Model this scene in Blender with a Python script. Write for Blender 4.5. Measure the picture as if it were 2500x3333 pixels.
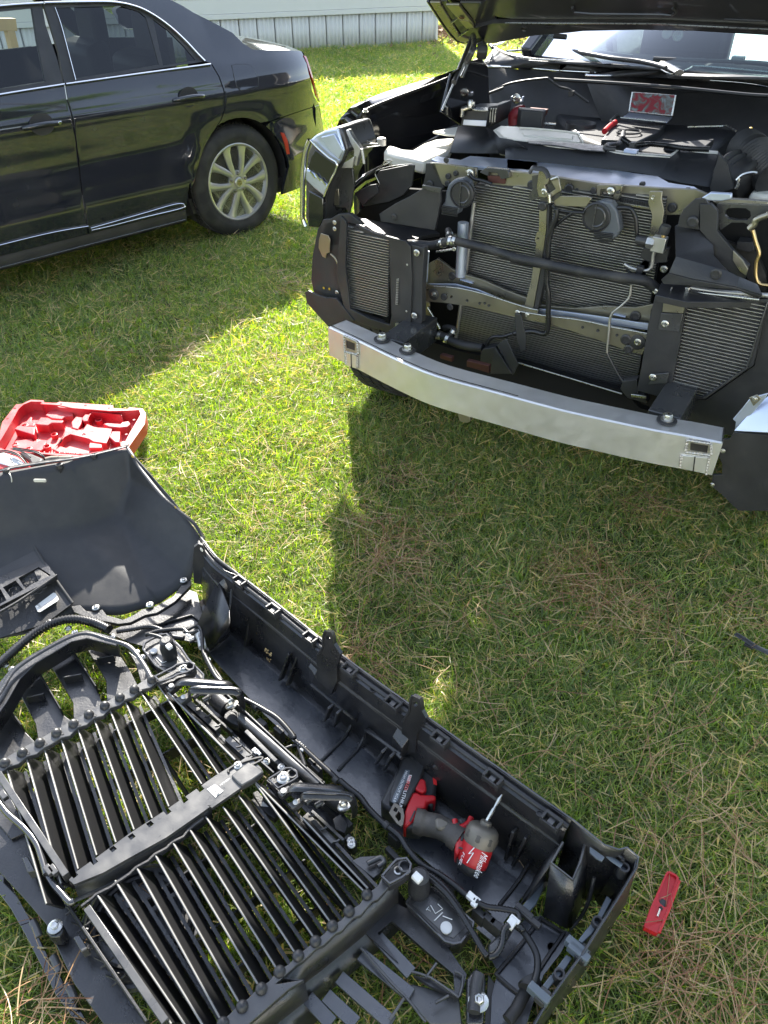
import bpy, bmesh, math, random
import numpy as np
from mathutils import Vector, Matrix
from mathutils.geometry import delaunay_2d_cdt
R = math.radians
scene = bpy.context.scene
for o in list(bpy.data.objects): bpy.data.objects.remove(o)
COL = scene.collection

# ------------------------------------------------------------------ camera, sky, sun, exposure
PITCH, FOC, HCAM = 38.5, 2425.0, 1.75
cam_d = bpy.data.cameras.new('camera'); cam = bpy.data.objects.new('camera', cam_d); COL.objects.link(cam)
cam.location = (0, 0, HCAM); cam.rotation_euler = (R(90 - PITCH), 0, 0)
cam_d.sensor_fit = 'VERTICAL'; cam_d.sensor_height = 24.0; cam_d.lens = 24.0 * FOC / 3333.0
cam_d.clip_start = 0.05; cam_d.clip_end = 600
scene.camera = cam
scene.render.resolution_x = 768; scene.render.resolution_y = 1024

SUN_D = Vector((0.17, -1.54, -1.0))            # where the light travels
elev = math.atan2(1.0, math.hypot(SUN_D.x, SUN_D.y))
azim = math.atan2(-SUN_D.x, -SUN_D.y)          # from +Y towards +X
world = bpy.data.worlds.new('World'); scene.world = world; world.use_nodes = True
wn = world.node_tree; bg = wn.nodes['Background']
sky = wn.nodes.new('ShaderNodeTexSky'); sky.sky_type = 'NISHITA'; sky.sun_disc = False
sky.sun_elevation = elev; sky.sun_rotation = azim; sky.air_density = 1.0; sky.dust_density = 0.8; sky.ozone_density = 1.2
hz = wn.nodes.new('ShaderNodeHueSaturation'); hz.inputs['Saturation'].default_value = .68
wn.links.new(sky.outputs[0], hz.inputs['Color']); wn.links.new(hz.outputs[0], bg.inputs[0]); bg.inputs[1].default_value = 0.15
sl = bpy.data.lights.new('sun', 'SUN'); sl.energy = 5.0; sl.angle = R(0.55); sl.color = (1.0, 0.95, 0.86)
sun = bpy.data.objects.new('sun', sl); COL.objects.link(sun)
sun.rotation_euler = SUN_D.to_track_quat('-Z', 'Y').to_euler(); sun.location = (0, 0, 20)
scene.view_settings.view_transform = 'Standard'; scene.view_settings.look = 'None'
scene.view_settings.gamma = 1.0; scene.view_settings.exposure = 1.72; scene.view_settings.use_curve_mapping = False
scene.render.engine = 'CYCLES'
scene.cycles.max_bounces = 8; scene.cycles.transparent_max_bounces = 12

# ------------------------------------------------------------------ measuring helpers (photo point -> place in the yard)
CROP = dict(Q=(0,0,1.508), D=(900,0,1.952), E=(1650,0,1.952), A=(950,600,2.074), B=(1700,500,2.074), F=(1500,1000,1.659),
            J=(0,1250,2.074), K=(0,1950,1.843), M=(0,2550,1.659), I=(600,1750,1.843), R=(1100,2300,2.074), U=(900,2700,1.276),
            A2=(1000,900,2.074), H=(1900,500,2.765), N=(450,2150,2.37), E2=(1350,0,2.765), W=(0,0,3.318), D2=(950,350,2.765),
            C=(0,1280,3.318), V=(1550,2750,2.552), P=(2000,2750,5.53), O=(0,600,1.508), S=(0,0,1.0))
def px(c, *pts):
    ox, oy, k = CROP[c]
    return [(ox + x / k, oy + y / k) for x, y in pts]
_p = R(PITCH)
_F = Vector((0, math.cos(_p), -math.sin(_p))); _U = Vector((0, math.sin(_p), math.cos(_p))); _X = Vector((1, 0, 0))
EYE = Vector((0, 0, HCAM))
def ray(p): return _F + _X * ((p[0] - 1250) / FOC) - _U * ((p[1] - 1666.5) / FOC)
def onplane(p, p0, n):
    d = ray(p); return EYE + d * ((p0 - EYE).dot(n) / d.dot(n))
LOWER = [1.0]                                  # the corner wing's heights are written for a taller wing
def G(p, z=0.0):
    if LOWER[0] != 1.0 and z > .08: z = .08 + (z - .08) * LOWER[0]
    return onplane(p, Vector((0, 0, z)), Vector((0, 0, 1)))
def GL(ps, z=0.0):
    if isinstance(z, (int, float)): z = [z] * len(ps)
    return [G(p, zz) for p, zz in zip(ps, z)]
# pickup frame: lat to the photo's right, lo backwards
TC = Vector((0.38, 2.10, 0)); TL = Vector((0.85, -0.527, 0)).normalized(); TN = Vector((0.527, 0.85, 0)).normalized()
def TW(lat, lo, z): return TC + TL * lat + TN * lo + Vector((0, 0, z))
def T(p, lo): return onplane(p, TC + TN * lo, TN)
def TPL(ps, lo): return [T(p, lo) for p in ps]
def TS(p, lat): return onplane(p, TC + TL * lat, TL)
# sedan frame: s backwards, o outwards (towards the viewer)
SA = Vector((math.cos(R(45)), math.sin(R(45)), 0)); SO = Vector((SA.y, -SA.x, 0)); SW0 = Vector((-0.98, 5.34, 0))
def SWd(s, o, z): return SW0 + SA * s + SO * o + Vector((0, 0, z))

# ------------------------------------------------------------------ object helpers
OFF = {}
def link(o): COL.objects.link(o); return o
def tag(o, label=None, cat=None, group=None, kind=None):
    if label: o['label'] = label
    if cat: o['category'] = cat
    if group: o['group'] = group
    if kind: o['kind'] = kind
    return o
def thing(name, label, cat, loc, group=None):
    o = bpy.data.objects.new(name, None); link(o); o.location = loc; o.empty_display_size = 0.1
    OFF[o.name] = Vector(loc); return tag(o, label, cat, group)
def finish(me, angle=35):
    me.shade_smooth()
    if angle is not None: me.set_sharp_from_angle(angle=R(angle))
def mkobj(name, me, mat, parent=None, label=None, bevel=0, bseg=2):
    if mat is not None and not len(me.materials): me.materials.append(mat)
    o = bpy.data.objects.new(name, me); link(o)
    if parent is not None:
        o.parent = parent; OFF[o.name] = OFF[parent.name]
    else: OFF[o.name] = Vector((0, 0, 0))
    if label: o['label'] = label
    if bevel:
        m = o.modifiers.new('bevel', 'BEVEL'); m.width = bevel; m.segments = bseg; m.limit_method = 'ANGLE'; m.angle_limit = R(40)
        m.harden_normals = False
    return o
def perp(a):
    a = a.normalized(); b = Vector((0, 0, 1)) if abs(a.z) < 0.9 else Vector((1, 0, 0))
    u = a.cross(b).normalized(); return u, a.cross(u).normalized()
def smooth(path, n=6):
    P = [Vector(p) for p in path]
    if len(P) < 3: return P
    out = []
    for i in range(len(P) - 1):
        p0 = P[max(i - 1, 0)]; p1 = P[i]; p2 = P[i + 1]; p3 = P[min(i + 2, len(P) - 1)]
        for k in range(n):
            t = k / n
            out.append(0.5 * ((2 * p1) + (p2 - p0) * t + (2 * p0 - 5 * p1 + 4 * p2 - p3) * t * t + (3 * p1 - p0 - 3 * p2 + p3) * t ** 3))
    return out + [P[-1]]
def resample(P, step):
    out = [P[0]]; acc = 0.0; prev = P[0]
    for q in P[1:]:
        d = (q - prev).length
        while acc + d >= step:
            t = (step - acc) / d; prev = prev.lerp(q, t); out.append(prev.copy()); d = (q - prev).length; acc = 0
        acc += d; prev = q
    return out
class MB:
    def __init__(s): s.v = []; s.f = []
    def add(s, vs, fs):
        b = len(s.v); s.v += [Vector(v) for v in vs]; s.f += [tuple(i + b for i in f) for f in fs]; return s
    def box(s, c, ax, h):
        c = Vector(c); a, b, d = [Vector(x).normalized() * k for x, k in zip(ax, h)]
        vs = [c + a * i + b * j + d * k for i in (-1, 1) for j in (-1, 1) for k in (-1, 1)]
        return s.add(vs, [(0,1,3,2),(4,6,7,5),(0,4,5,1),(2,3,7,6),(0,2,6,4),(1,5,7,3)])
    def bar(s, p, q, up, w, h):           # box from p to q, width w, height h (up)
        p, q = Vector(p), Vector(q); a = (q - p); up = Vector(up); sd = a.cross(up).normalized(); u = sd.cross(a).normalized()
        return s.box((p + q) / 2, (a, sd, u), (a.length / 2, w / 2, h / 2))
    def prism(s, pts, off):
        n = len(pts); off = Vector(off); vs = [Vector(p) for p in pts] + [Vector(p) + off for p in pts]
        return s.add(vs, [tuple(range(n)), tuple(range(2 * n - 1, n - 1, -1))] + [(i, i + n, (i + 1) % n + n, (i + 1) % n) for i in range(n)])
    def tube(s, path, r, n=8, cap=True, flat=1.0):
        P = [Vector(p) for p in path]; m = len(P); rr = r if isinstance(r, (list, tuple)) else [r] * m
        t0 = (P[1] - P[0]).normalized(); u, w = perp(t0); vs = []; 
        for i, p in enumerate(P):
            t = (P[min(i + 1, m - 1)] - P[max(i - 1, 0)]).normalized()
            if t.length < 0.5: t = t0
            u = (u - t * u.dot(t)).normalized(); w = t.cross(u)
            for k in range(n):
                a = 2 * math.pi * k / n; vs.append(p + u * math.cos(a) * rr[i] + w * math.sin(a) * rr[i] * flat)
        fs = [(i * n + k, i * n + (k + 1) % n, (i + 1) * n + (k + 1) % n, (i + 1) * n + k) for i in range(m - 1) for k in range(n)]
        if cap: fs += [tuple(range(n - 1, -1, -1)), tuple(range((m - 1) * n, m * n))]
        return s.add(vs, fs)
    def lathe(s, o, ax, prof, n=16, u=None, sx=1.0):
        o = Vector(o); ax = Vector(ax).normalized()
        if u is None: u, w = perp(ax)
        else: u = (Vector(u) - ax * Vector(u).dot(ax)).normalized(); w = ax.cross(u)
        m = len(prof); vs = []
        for r, t in prof:
            for k in range(n):
                a = 2 * math.pi * k / n; vs.append(o + ax * t + u * math.cos(a) * r * sx + w * math.sin(a) * r)
        fs = [(i * n + k, i * n + (k + 1) % n, (i + 1) * n + (k + 1) % n, (i + 1) * n + k) for i in range(m - 1) for k in range(n)]
        if prof[0][0] > 1e-6: fs.append(tuple(range(n - 1, -1, -1)))
        if prof[-1][0] > 1e-6: fs.append(tuple(range((m - 1) * n, m * n)))
        return s.add(vs, fs)
    def loft(s, rows, close=False):
        n = len(rows[0]); vs = [p for r in rows for p in r]
        fs = [(i * n + k, i * n + (k + 1) % n, (i + 1) * n + (k + 1) % n, (i + 1) * n + k) for i in range(len(rows) - 1) for k in range(n if close else n - 1)]
        return s.add(vs, fs)
    def mesh(s, name, off=None, angle=35):
        off = off or Vector((0, 0, 0)); me = bpy.data.meshes.new(name)
        me.from_pydata([tuple(v - off) for v in s.v], [], s.f); me.update()
        bm = bmesh.new(); bm.from_mesh(me); bmesh.ops.recalc_face_normals(bm, faces=bm.faces); bm.to_mesh(me); bm.free()
        finish(me, angle); return me
    def build(s, name, mat, parent=None, label=None, bevel=0, angle=35, thick=0, sub=0, bseg=2):
        me = s.mesh(name, OFF[parent.name] if parent is not None else None, angle)
        o = mkobj(name, me, mat, parent, label, 0)
        if sub:
            m = o.modifiers.new('sub', 'SUBSURF'); m.levels = sub; m.render_levels = sub
        if thick:
            m = o.modifiers.new('solid', 'SOLIDIFY'); m.thickness = thick; m.offset = 0
        if bevel:
            m = o.modifiers.new('bevel', 'BEVEL'); m.width = bevel; m.segments = bseg; m.limit_method = 'ANGLE'; m.angle_limit = R(40)
        return o
def frame_of(pts):
    n = Vector((0, 0, 0)); m = len(pts)
    for i in range(m): n += (pts[i] - pts[0]).cross(pts[(i + 1) % m] - pts[0])
    n.normalize(); u = (pts[1] - pts[0]).normalized(); return pts[0], u, n.cross(u), n
def cdt(outer, holes=(), grid=None):
    """triangles of a 2D polygon with holes; grid = spacing of inner points"""
    V2 = [Vector(p) for p in outer]; E = [(i, (i + 1) % len(outer)) for i in range(len(outer))]
    for h in holes:
        b = len(V2); V2 += [Vector(p) for p in h]; E += [(b + i, b + (i + 1) % len(h)) for i in range(len(h))]
    def inside(x, y, poly):
        c = False; n = len(poly)
        for i in range(n):
            x1, y1 = poly[i][0], poly[i][1]; x2, y2 = poly[(i + 1) % n][0], poly[(i + 1) % n][1]
            if (y1 > y) != (y2 > y) and x < (x2 - x1) * (y - y1) / (y2 - y1) + x1: c = not c
        return c
    ok = lambda x, y: inside(x, y, outer) and not any(inside(x, y, h) for h in holes)
    if grid:
        xs = [p[0] for p in outer]; ys = [p[1] for p in outer]
        x = min(xs) + grid * .37
        while x < max(xs):
            y = min(ys) + grid * .41
            while y < max(ys):
                if ok(x, y): V2.append(Vector((x, y)))
                y += grid
            x += grid
    r = delaunay_2d_cdt(V2, E, [], 0, 1e-6)
    vs, fs = r[0], r[2]
    out = []
    for f in fs:
        cx = sum(vs[i].x for i in f) / len(f); cy = sum(vs[i].y for i in f) / len(f)
        if ok(cx, cy): out.append(tuple(f))
    return vs, out
def plate(name, mat, parent, pts, off, holes=(), bevel=0.0015, label=None, angle=35):
    """flat plate of real thickness: outline pts (3D, coplanar), pushed by off; holes cut through"""
    off = Vector(off)
    if not holes: return MB().prism(pts, off).build(name, mat, parent, label, bevel, angle)
    o0, u, w, n = frame_of(pts)
    to2 = lambda p: ((p - o0).dot(u), (p - o0).dot(w))
    vs, fs = cdt([to2(p) for p in pts], [[to2(p) for p in h] for h in holes])
    P = [o0 + u * v.x + w * v.y for v in vs]; k = len(P); bm = MB(); bm.add(P + [p + off for p in P], fs + [tuple(i + k for i in reversed(f)) for f in fs])
    cnt = {}
    for f in fs:
        for i in range(len(f)):
            e = (f[i], f[(i + 1) % len(f)]); cnt[tuple(sorted(e))] = cnt.get(tuple(sorted(e)), 0) + 1
    for f in fs:
        for i in range(len(f)):
            a, b = f[i], f[(i + 1) % len(f)]
            if cnt[tuple(sorted((a, b)))] == 1: bm.f.append((b, a, a + k, b + k))
    return bm.build(name, mat, parent, label, 0, angle)
def ring2(c, r, n=14, sx=1.0): return [(c[0] + sx * r * math.cos(2 * math.pi * k / n), c[1] + r * math.sin(2 * math.pi * k / n)) for k in range(n)]
_shared = {}
def stamp(key, make, name, mat, parent, loc, z, x=None, sc=1.0):
    """a repeated small part: shared mesh, local +Z turned to z"""
    if key not in _shared:
        _shared[key] = make().mesh(key, None); _shared[key].materials.append(mat)
    o = bpy.data.objects.new(name, _shared[key]); link(o); o.parent = parent; OFF[o.name] = OFF[parent.name]
    z = Vector(z).normalized(); q = z.to_track_quat('Z', 'Y')
    o.rotation_euler = q.to_euler(); o.location = Vector(loc) - OFF[parent.name]; o.scale = (sc, sc, sc)
    return o
def m_bolt():
    b = MB(); b.lathe((0,0,0), (0,0,1), [(.016,-.002),(.016,.001),(.013,.003),(.009,.003)], 16)
    b.lathe((0,0,.003), (0,0,1), [(.0088,0),(.0088,.007),(.0072,.009),(.005,.0085),(.004,.006),(0.0001,.006)], 6); return b
def m_screw():
    b = MB(); b.lathe((0,0,0), (0,0,1), [(.011,0),(.011,.0015),(.009,.003),(.006,.003),(.006,.006),(.004,.0065),(.003,.004),(0.0001,.004)], 14); return b
def m_plug():
    b = MB(); b.lathe((0,0,0), (0,0,1), [(.017,-.001),(.017,.002),(.014,.004),(.010,.0042),(.009,.003),(0.0001,.003)], 16); return b

# ------------------------------------------------------------------ materials
def mat(name, col, rough=.5, metal=0., spec=.5, coat=0., var=0., vscale=8., dust=0., dustcol=(.35,.32,.27), bump=0., bscale=60., rvar=0., coord='Object', trans=None, aniso=None):
    m = bpy.data.materials.new(name); m.use_nodes = True; nt = m.node_tree; b = nt.nodes['Principled BSDF']; L = nt.links
    b.inputs['Base Color'].default_value = (*col, 1); b.inputs['Roughness'].default_value = rough; b.inputs['Metallic'].default_value = metal
    b.inputs['Specular IOR Level'].default_value = spec; b.inputs['Coat Weight'].default_value = coat; b.inputs['Coat Roughness'].default_value = .04
    tc = nt.nodes.new('ShaderNodeTexCoord')
    def noise(sc, det=4, vec=None):
        n = nt.nodes.new('ShaderNodeTexNoise'); n.inputs['Scale'].default_value = sc; n.inputs['Detail'].default_value = det
        L.new(vec or tc.outputs[coord], n.inputs['Vector']); return n
    vec = None
    if aniso:
        mp = nt.nodes.new('ShaderNodeMapping'); mp.inputs['Scale'].default_value = aniso; L.new(tc.outputs[coord], mp.inputs['Vector']); vec = mp.outputs[0]
    cs = None
    if var:
        n = noise(vscale, 6, vec); mx = nt.nodes.new('ShaderNodeMix'); mx.data_type = 'RGBA'
        mx.inputs[6].default_value = (*[c * (1 - var) for c in col], 1); mx.inputs[7].default_value = (*[min(1, c * (1 + var)) for c in col], 1)
        L.new(n.outputs[0], mx.inputs[0]); cs = mx.outputs[2]
    if dust:
        n = noise(vscale * .6 + 3, 8); r = nt.nodes.new('ShaderNodeMapRange'); r.inputs[1].default_value = .45; r.inputs[2].default_value = .75; r.inputs[4].default_value = dust
        L.new(n.outputs[0], r.inputs[0]); mx = nt.nodes.new('ShaderNodeMix'); mx.data_type = 'RGBA'
        if cs: L.new(cs, mx.inputs[6])
        else: mx.inputs[6].default_value = (*col, 1)
        mx.inputs[7].default_value = (*dustcol, 1); L.new(r.outputs[0], mx.inputs[0]); cs = mx.outputs[2]
    if cs: L.new(cs, b.inputs['Base Color'])
    if rvar:
        n = noise(vscale * 1.7, 7, vec); r = nt.nodes.new('ShaderNodeMapRange'); r.inputs[1].default_value = .3; r.inputs[2].default_value = .7
        r.inputs[3].default_value = max(.02, rough - rvar); r.inputs[4].default_value = rough + rvar; L.new(n.outputs[0], r.inputs[0]); L.new(r.outputs[0], b.inputs['Roughness'])
    if bump:
        n = noise(bscale, 5, vec); bp = nt.nodes.new('ShaderNodeBump'); bp.inputs['Strength'].default_value = bump; bp.inputs['Distance'].default_value = .003
        L.new(n.outputs[0], bp.inputs['Height']); L.new(bp.outputs[0], b.inputs['Normal'])
    return m
def glass(name, tint, fres=1.45, rough=.02):
    m = bpy.data.materials.new(name); m.use_nodes = True; nt = m.node_tree; nt.nodes.clear(); L = nt.links
    o = nt.nodes.new('ShaderNodeOutputMaterial'); mx = nt.nodes.new('ShaderNodeMixShader'); t = nt.nodes.new('ShaderNodeBsdfTransparent')
    g = nt.nodes.new('ShaderNodeBsdfGlossy'); f = nt.nodes.new('ShaderNodeFresnel'); f.inputs[0].default_value = fres
    t.inputs[0].default_value = (*tint, 1); g.inputs['Roughness'].default_value = rough; g.inputs[0].default_value = (1, 1, 1, 1)
    L.new(f.outputs[0], mx.inputs[0]); L.new(t.outputs[0], mx.inputs[1]); L.new(g.outputs[0], mx.inputs[2]); L.new(mx.outputs[0], o.inputs[0]); return m
MT = dict(
 paint=mat('black_car_paint', (.016,.018,.024), .10, coat=1., spec=.6, dust=.10, dustcol=(.2,.19,.17), vscale=2.),
 tpaint=mat('black_truck_paint', (.010,.010,.012), .10, coat=1., spec=.6, dust=.06, dustcol=(.2,.19,.17), vscale=3.),
 satin=mat('satin_black_plastic', (.028,.028,.030), .42, var=.3, rvar=.10, bump=.25, bscale=260, dust=.05),
 matte=mat('matte_black_plastic', (.030,.030,.031), .48, vscale=30, var=.10, rvar=.06, bump=.06, bscale=320, dust=.03),
 edge=mat('highlight_plastic_edge', (.17,.165,.15), .34, spec=1., coat=.5),  # pale base colour stands in for the sun highlight along each bar
 blade=mat('grille_blade_plastic', (.012,.012,.013), .45, spec=.35, var=.2),
 horn=mat('horn_plastic', (.10,.11,.125), .38, var=.2, dust=.1),
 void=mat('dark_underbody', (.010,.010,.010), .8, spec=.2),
 gloss=mat('glossy_black_plastic', (.03,.03,.032), .20, spec=.9, coat=.6),
 molded=mat('moulded_black_plastic', (.014,.014,.016), .32, spec=.8, var=.3, rvar=.10, bump=.2, bscale=180, dust=.06, vscale=11),
 floorp=mat('scuffed_sky_sheen_plastic', (.040,.043,.051), .30, spec=1., coat=.3, rvar=.09, bump=.15, bscale=90, dust=.10, vscale=16),  # bluish base carries part of the sky sheen; bump and specks are scuffs
 grey=mat('dusty_grey_plastic', (.040,.040,.041), .32, spec=.9, var=.3, rvar=.10, bump=.05, bscale=300, dust=.14, dustcol=(.4,.38,.33), vscale=18),
 steel=mat('grass_tinted_coated_steel', (.34,.315,.245), .32, metal=.85, var=.12, rvar=.08, dust=.04, vscale=9),  # olive base holds the lawn's reflection in black coated steel
 blackst=mat('black_coated_steel', (.09,.09,.09), .3, metal=.5, var=.2, rvar=.1, dust=.05),
 silver=mat('sky_tinted_steel', (.58,.64,.78), .36, metal=.8, var=.08, rvar=.06),  # blue in the base stands in for reflected sky
 zinc=mat('zinc_bolt_metal', (.62,.61,.57), .30, metal=1., var=.15, rvar=.1, vscale=40),
 alu=mat('milled_aluminium', (.80,.79,.77), .46, metal=.9, var=.06, rvar=.05, vscale=14, dust=.20, dustcol=(.50,.48,.40), bump=.06, bscale=60),
 weld=mat('weld_bead_metal', (.50,.48,.45), .42, metal=1., var=.3, rvar=.1, vscale=60, bump=.6, bscale=200),
 fin=mat('aluminium_core_tube', (.50,.49,.47), .45, metal=.9, var=.12, rvar=.1, vscale=30),
 finback=mat('radiator_fin_block', (.055,.052,.048), .55, metal=.5, var=.3, vscale=90, bump=.8, bscale=700),
 rubber=mat('black_rubber_hose', (.018,.018,.019), .58, var=.3, rvar=.1, dust=.12, vscale=14),
 tyre=mat('tyre_rubber', (.022,.022,.022), .75, var=.3, dust=.35, dustcol=(.16,.15,.12), vscale=6),
 chrome=mat('chrome_trim', (.86,.86,.86), .07, metal=1., rvar=.03),
 alloy=mat('painted_alloy_wheel', (.50,.50,.49), .30, metal=.7, var=.08, dust=.18, dustcol=(.34,.32,.28), vscale=9),
 loom=mat('ribbed_black_loom', (.016,.016,.017), .30, var=.2, rvar=.08),
 white=mat('white_clip_plastic', (.78,.78,.76), .45, var=.06),
 red=mat('red_tool_plastic', (.50,.012,.018), .38, var=.12, rvar=.08, dust=.06, vscale=9),
 casered=mat('red_case_plastic', (.56,.012,.022), .42, spec=.9, var=.06, rvar=.06, bump=.12, bscale=150, dust=.35, dustcol=(.62,.30,.27), vscale=7),  # pink dust colour stands in for low sun glare on the red
 greyrub=mat('dusty_grey_grip', (.075,.068,.060), .62, var=.25, dust=.35, dustcol=(.26,.22,.17), vscale=22, bump=.3, bscale=240),
 nose=mat('dusty_tool_nose', (.16,.145,.12), .48, metal=.35, var=.3, dust=.35, dustcol=(.3,.26,.2), vscale=26),
 label=mat('paper_label', (.72,.72,.70), .5), greylab=mat('grey_battery_label', (.10,.12,.14), .35), ink=mat('dark_print', (.03,.03,.035), .5),
 wht=mat('white_print', (.85,.85,.84), .45), redpr=mat('red_print', (.65,.02,.02), .45),
 cream=mat('translucent_tank_plastic', (.72,.69,.60), .35, var=.06), redcap=mat('dark_red_plastic', (.24,.02,.03), .4, var=.2),
 lumber=mat('yellow_pine_lumber', (.52,.36,.17), .65, var=.25, vscale=10, aniso=(1, 1, .15)),
 skirt=mat('off_white_skirting', (.62,.61,.58), .5, var=.08, vscale=3, dust=.15, dustcol=(.42,.40,.33)),
 siding=mat('white_vinyl_siding', (.66,.65,.61), .5, var=.03), roof=mat('grey_shingle_roof', (.16,.15,.14), .8, var=.3, vscale=12),
 interior=mat('black_seat_leather', (.04,.04,.042), .5, var=.2), amber=mat('red_side_marker', (.50,.05,.02), .15, coat=1.),
 tail=mat('red_tail_lamp', (.42,.008,.012), .08, coat=1.), brown=mat('dark_reddish_metal', (.12,.05,.04), .5, metal=.5, var=.3),
 brass=mat('brass_fitting', (.62,.45,.22), .3, metal=1.), engine=mat('engine_cover_plastic', (.020,.021,.024), .50, bump=.2, bscale=300, dust=.03, vscale=5),
 liner=mat('hood_liner_black', (.035,.034,.034), .30, var=.2, dust=.06, coat=.4), yellow=mat('yellow_dipstick', (.55,.35,.02), .5),
 cable=mat('thin_black_cable', (.012,.012,.013), .4), grime=mat('grimy_black_metal', (.03,.028,.026), .5, metal=.3, var=.5, vscale=20, dust=.15),
)
MT['glass'] = glass('tinted_window_glass', (.16,.19,.19), 1.55)
MT['fglass'] = glass('clear_window_glass', (.62,.68,.66), 1.5)
MT['wind'] = glass('windshield_glass', (.50,.62,.62), 1.27)
MT['lens'] = glass('headlamp_lens', (.75,.78,.80), 1.55)
def text(s, name, m, parent, o, xd, yd, size, shear=0., ext=.0003, space=1.0, wid=None):
    cu = bpy.data.curves.new(name, 'FONT'); cu.body = s; cu.size = 1.0; cu.shear = shear; cu.extrude = 0; cu.space_character = space; cu.resolution_u = 2
    t = bpy.data.objects.new('tmp_text', cu); link(t); bpy.context.view_layer.update()
    me = bpy.data.meshes.new_from_object(t.evaluated_get(bpy.context.evaluated_depsgraph_get())); bpy.data.objects.remove(t); bpy.data.curves.remove(cu)
    xd = Vector(xd).normalized(); yd = Vector(yd); yd = (yd - xd * yd.dot(xd)).normalized(); n = xd.cross(yd)
    w = max(v.co.x for v in me.vertices); kx = (wid / w) if wid else size
    off = OFF[parent.name]
    for v in me.vertices: v.co = Vector(o) + xd * v.co.x * kx + yd * v.co.y * size + n * ext - off
    me.materials.clear()
    return mkobj(name, me, m, parent)
# ------------------------------------------------------------------ ground and lawn
def ground_mat():
    m = bpy.data.materials.new('thatch_and_soil'); m.use_nodes = True; nt = m.node_tree; L = nt.links; b = nt.nodes['Principled BSDF']; b.inputs['Roughness'].default_value = .95; b.inputs['Specular IOR Level'].default_value = .1
    tc = nt.nodes.new('ShaderNodeTexCoord')
    n1 = nt.nodes.new('ShaderNodeTexNoise'); n1.inputs['Scale'].default_value = 14; n1.inputs['Detail'].default_value = 10; L.new(tc.outputs['Object'], n1.inputs['Vector'])
    n2 = nt.nodes.new('ShaderNodeTexNoise'); n2.inputs['Scale'].default_value = .8; n2.inputs['Detail'].default_value = 5; L.new(tc.outputs['Object'], n2.inputs['Vector'])
    r = nt.nodes.new('ShaderNodeValToRGB'); r.color_ramp.elements[0].position = .3; r.color_ramp.elements[0].color = (.028,.030,.012,1); r.color_ramp.elements[1].position = .7; r.color_ramp.elements[1].color = (.10,.085,.045,1)
    e = r.color_ramp.elements.new(.5); e.color = (.045,.060,.018,1)
    mx = nt.nodes.new('ShaderNodeMix'); mx.data_type = 'RGBA'; mx.inputs[7].default_value = (.07,.085,.025,1); L.new(n1.outputs[0], r.inputs[0]); L.new(n2.outputs[0], mx.inputs[0]); L.new(r.outputs[0], mx.inputs[6]); L.new(mx.outputs[2], b.inputs['Base Color'])
    bp = nt.nodes.new('ShaderNodeBump'); bp.inputs['Distance'].default_value = .02; L.new(n1.outputs[0], bp.inputs['Height']); L.new(bp.outputs[0], b.inputs['Normal']); return m
b = MB(); b.add([(-150,-120,0),(150,-120,0),(150,200,0),(-150,200,0)], [(0,1,2,3)])
tag(b.build('lawn_ground', ground_mat()), kind='structure')

def grass_mat(name, cols, transl):
    m = bpy.data.materials.new(name); m.use_nodes = True; nt = m.node_tree; nt.nodes.clear(); L = nt.links
    o = nt.nodes.new('ShaderNodeOutputMaterial'); at = nt.nodes.new('ShaderNodeAttribute'); at.attribute_name = 'tone'
    oi = nt.nodes.new('ShaderNodeObjectInfo'); ad = nt.nodes.new('ShaderNodeMath'); ad.operation = 'MULTIPLY_ADD'; ad.inputs[1].default_value = .14; L.new(oi.outputs['Random'], ad.inputs[0]); L.new(at.outputs['Fac'], ad.inputs[2])
    r = nt.nodes.new('ShaderNodeValToRGB'); r.color_ramp.interpolation = 'LINEAR'
    els = r.color_ramp.elements
    while len(els) < len(cols): els.new(.5)
    for e, (p, c) in zip(els, cols): e.position = p; e.color = (*c, 1)
    L.new(ad.outputs[0], r.inputs[0])
    d = nt.nodes.new('ShaderNodeBsdfPrincipled'); d.inputs['Roughness'].default_value = .48; d.inputs['Specular IOR Level'].default_value = .5; L.new(r.outputs[0], d.inputs['Base Color'])
    t = nt.nodes.new('ShaderNodeBsdfTranslucent'); hs = nt.nodes.new('ShaderNodeHueSaturation'); hs.inputs['Hue'].default_value = .522; hs.inputs['Saturation'].default_value = 1.75; hs.inputs['Value'].default_value = transl; L.new(r.outputs[0], hs.inputs['Color']); L.new(hs.outputs[0], t.inputs[0])
    a = nt.nodes.new('ShaderNodeAddShader'); L.new(d.outputs[0], a.inputs[0]); L.new(t.outputs[0], a.inputs[1]); L.new(a.outputs[0], o.inputs[0]); return m
GR = grass_mat('grass_blade', [(0,(.040,.048,.024)),(.30,(.070,.085,.034)),(.58,(.106,.126,.050)),(.76,(.145,.165,.050)),(.86,(.20,.165,.095)),(1,(.26,.205,.13))], 3.1)
NE = grass_mat('fallen_pine_needle', [(0,(.13,.055,.022)),(.4,(.22,.10,.045)),(.75,(.32,.19,.09)),(1,(.42,.29,.16))], .35)
rng = np.random.default_rng(11)
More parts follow.
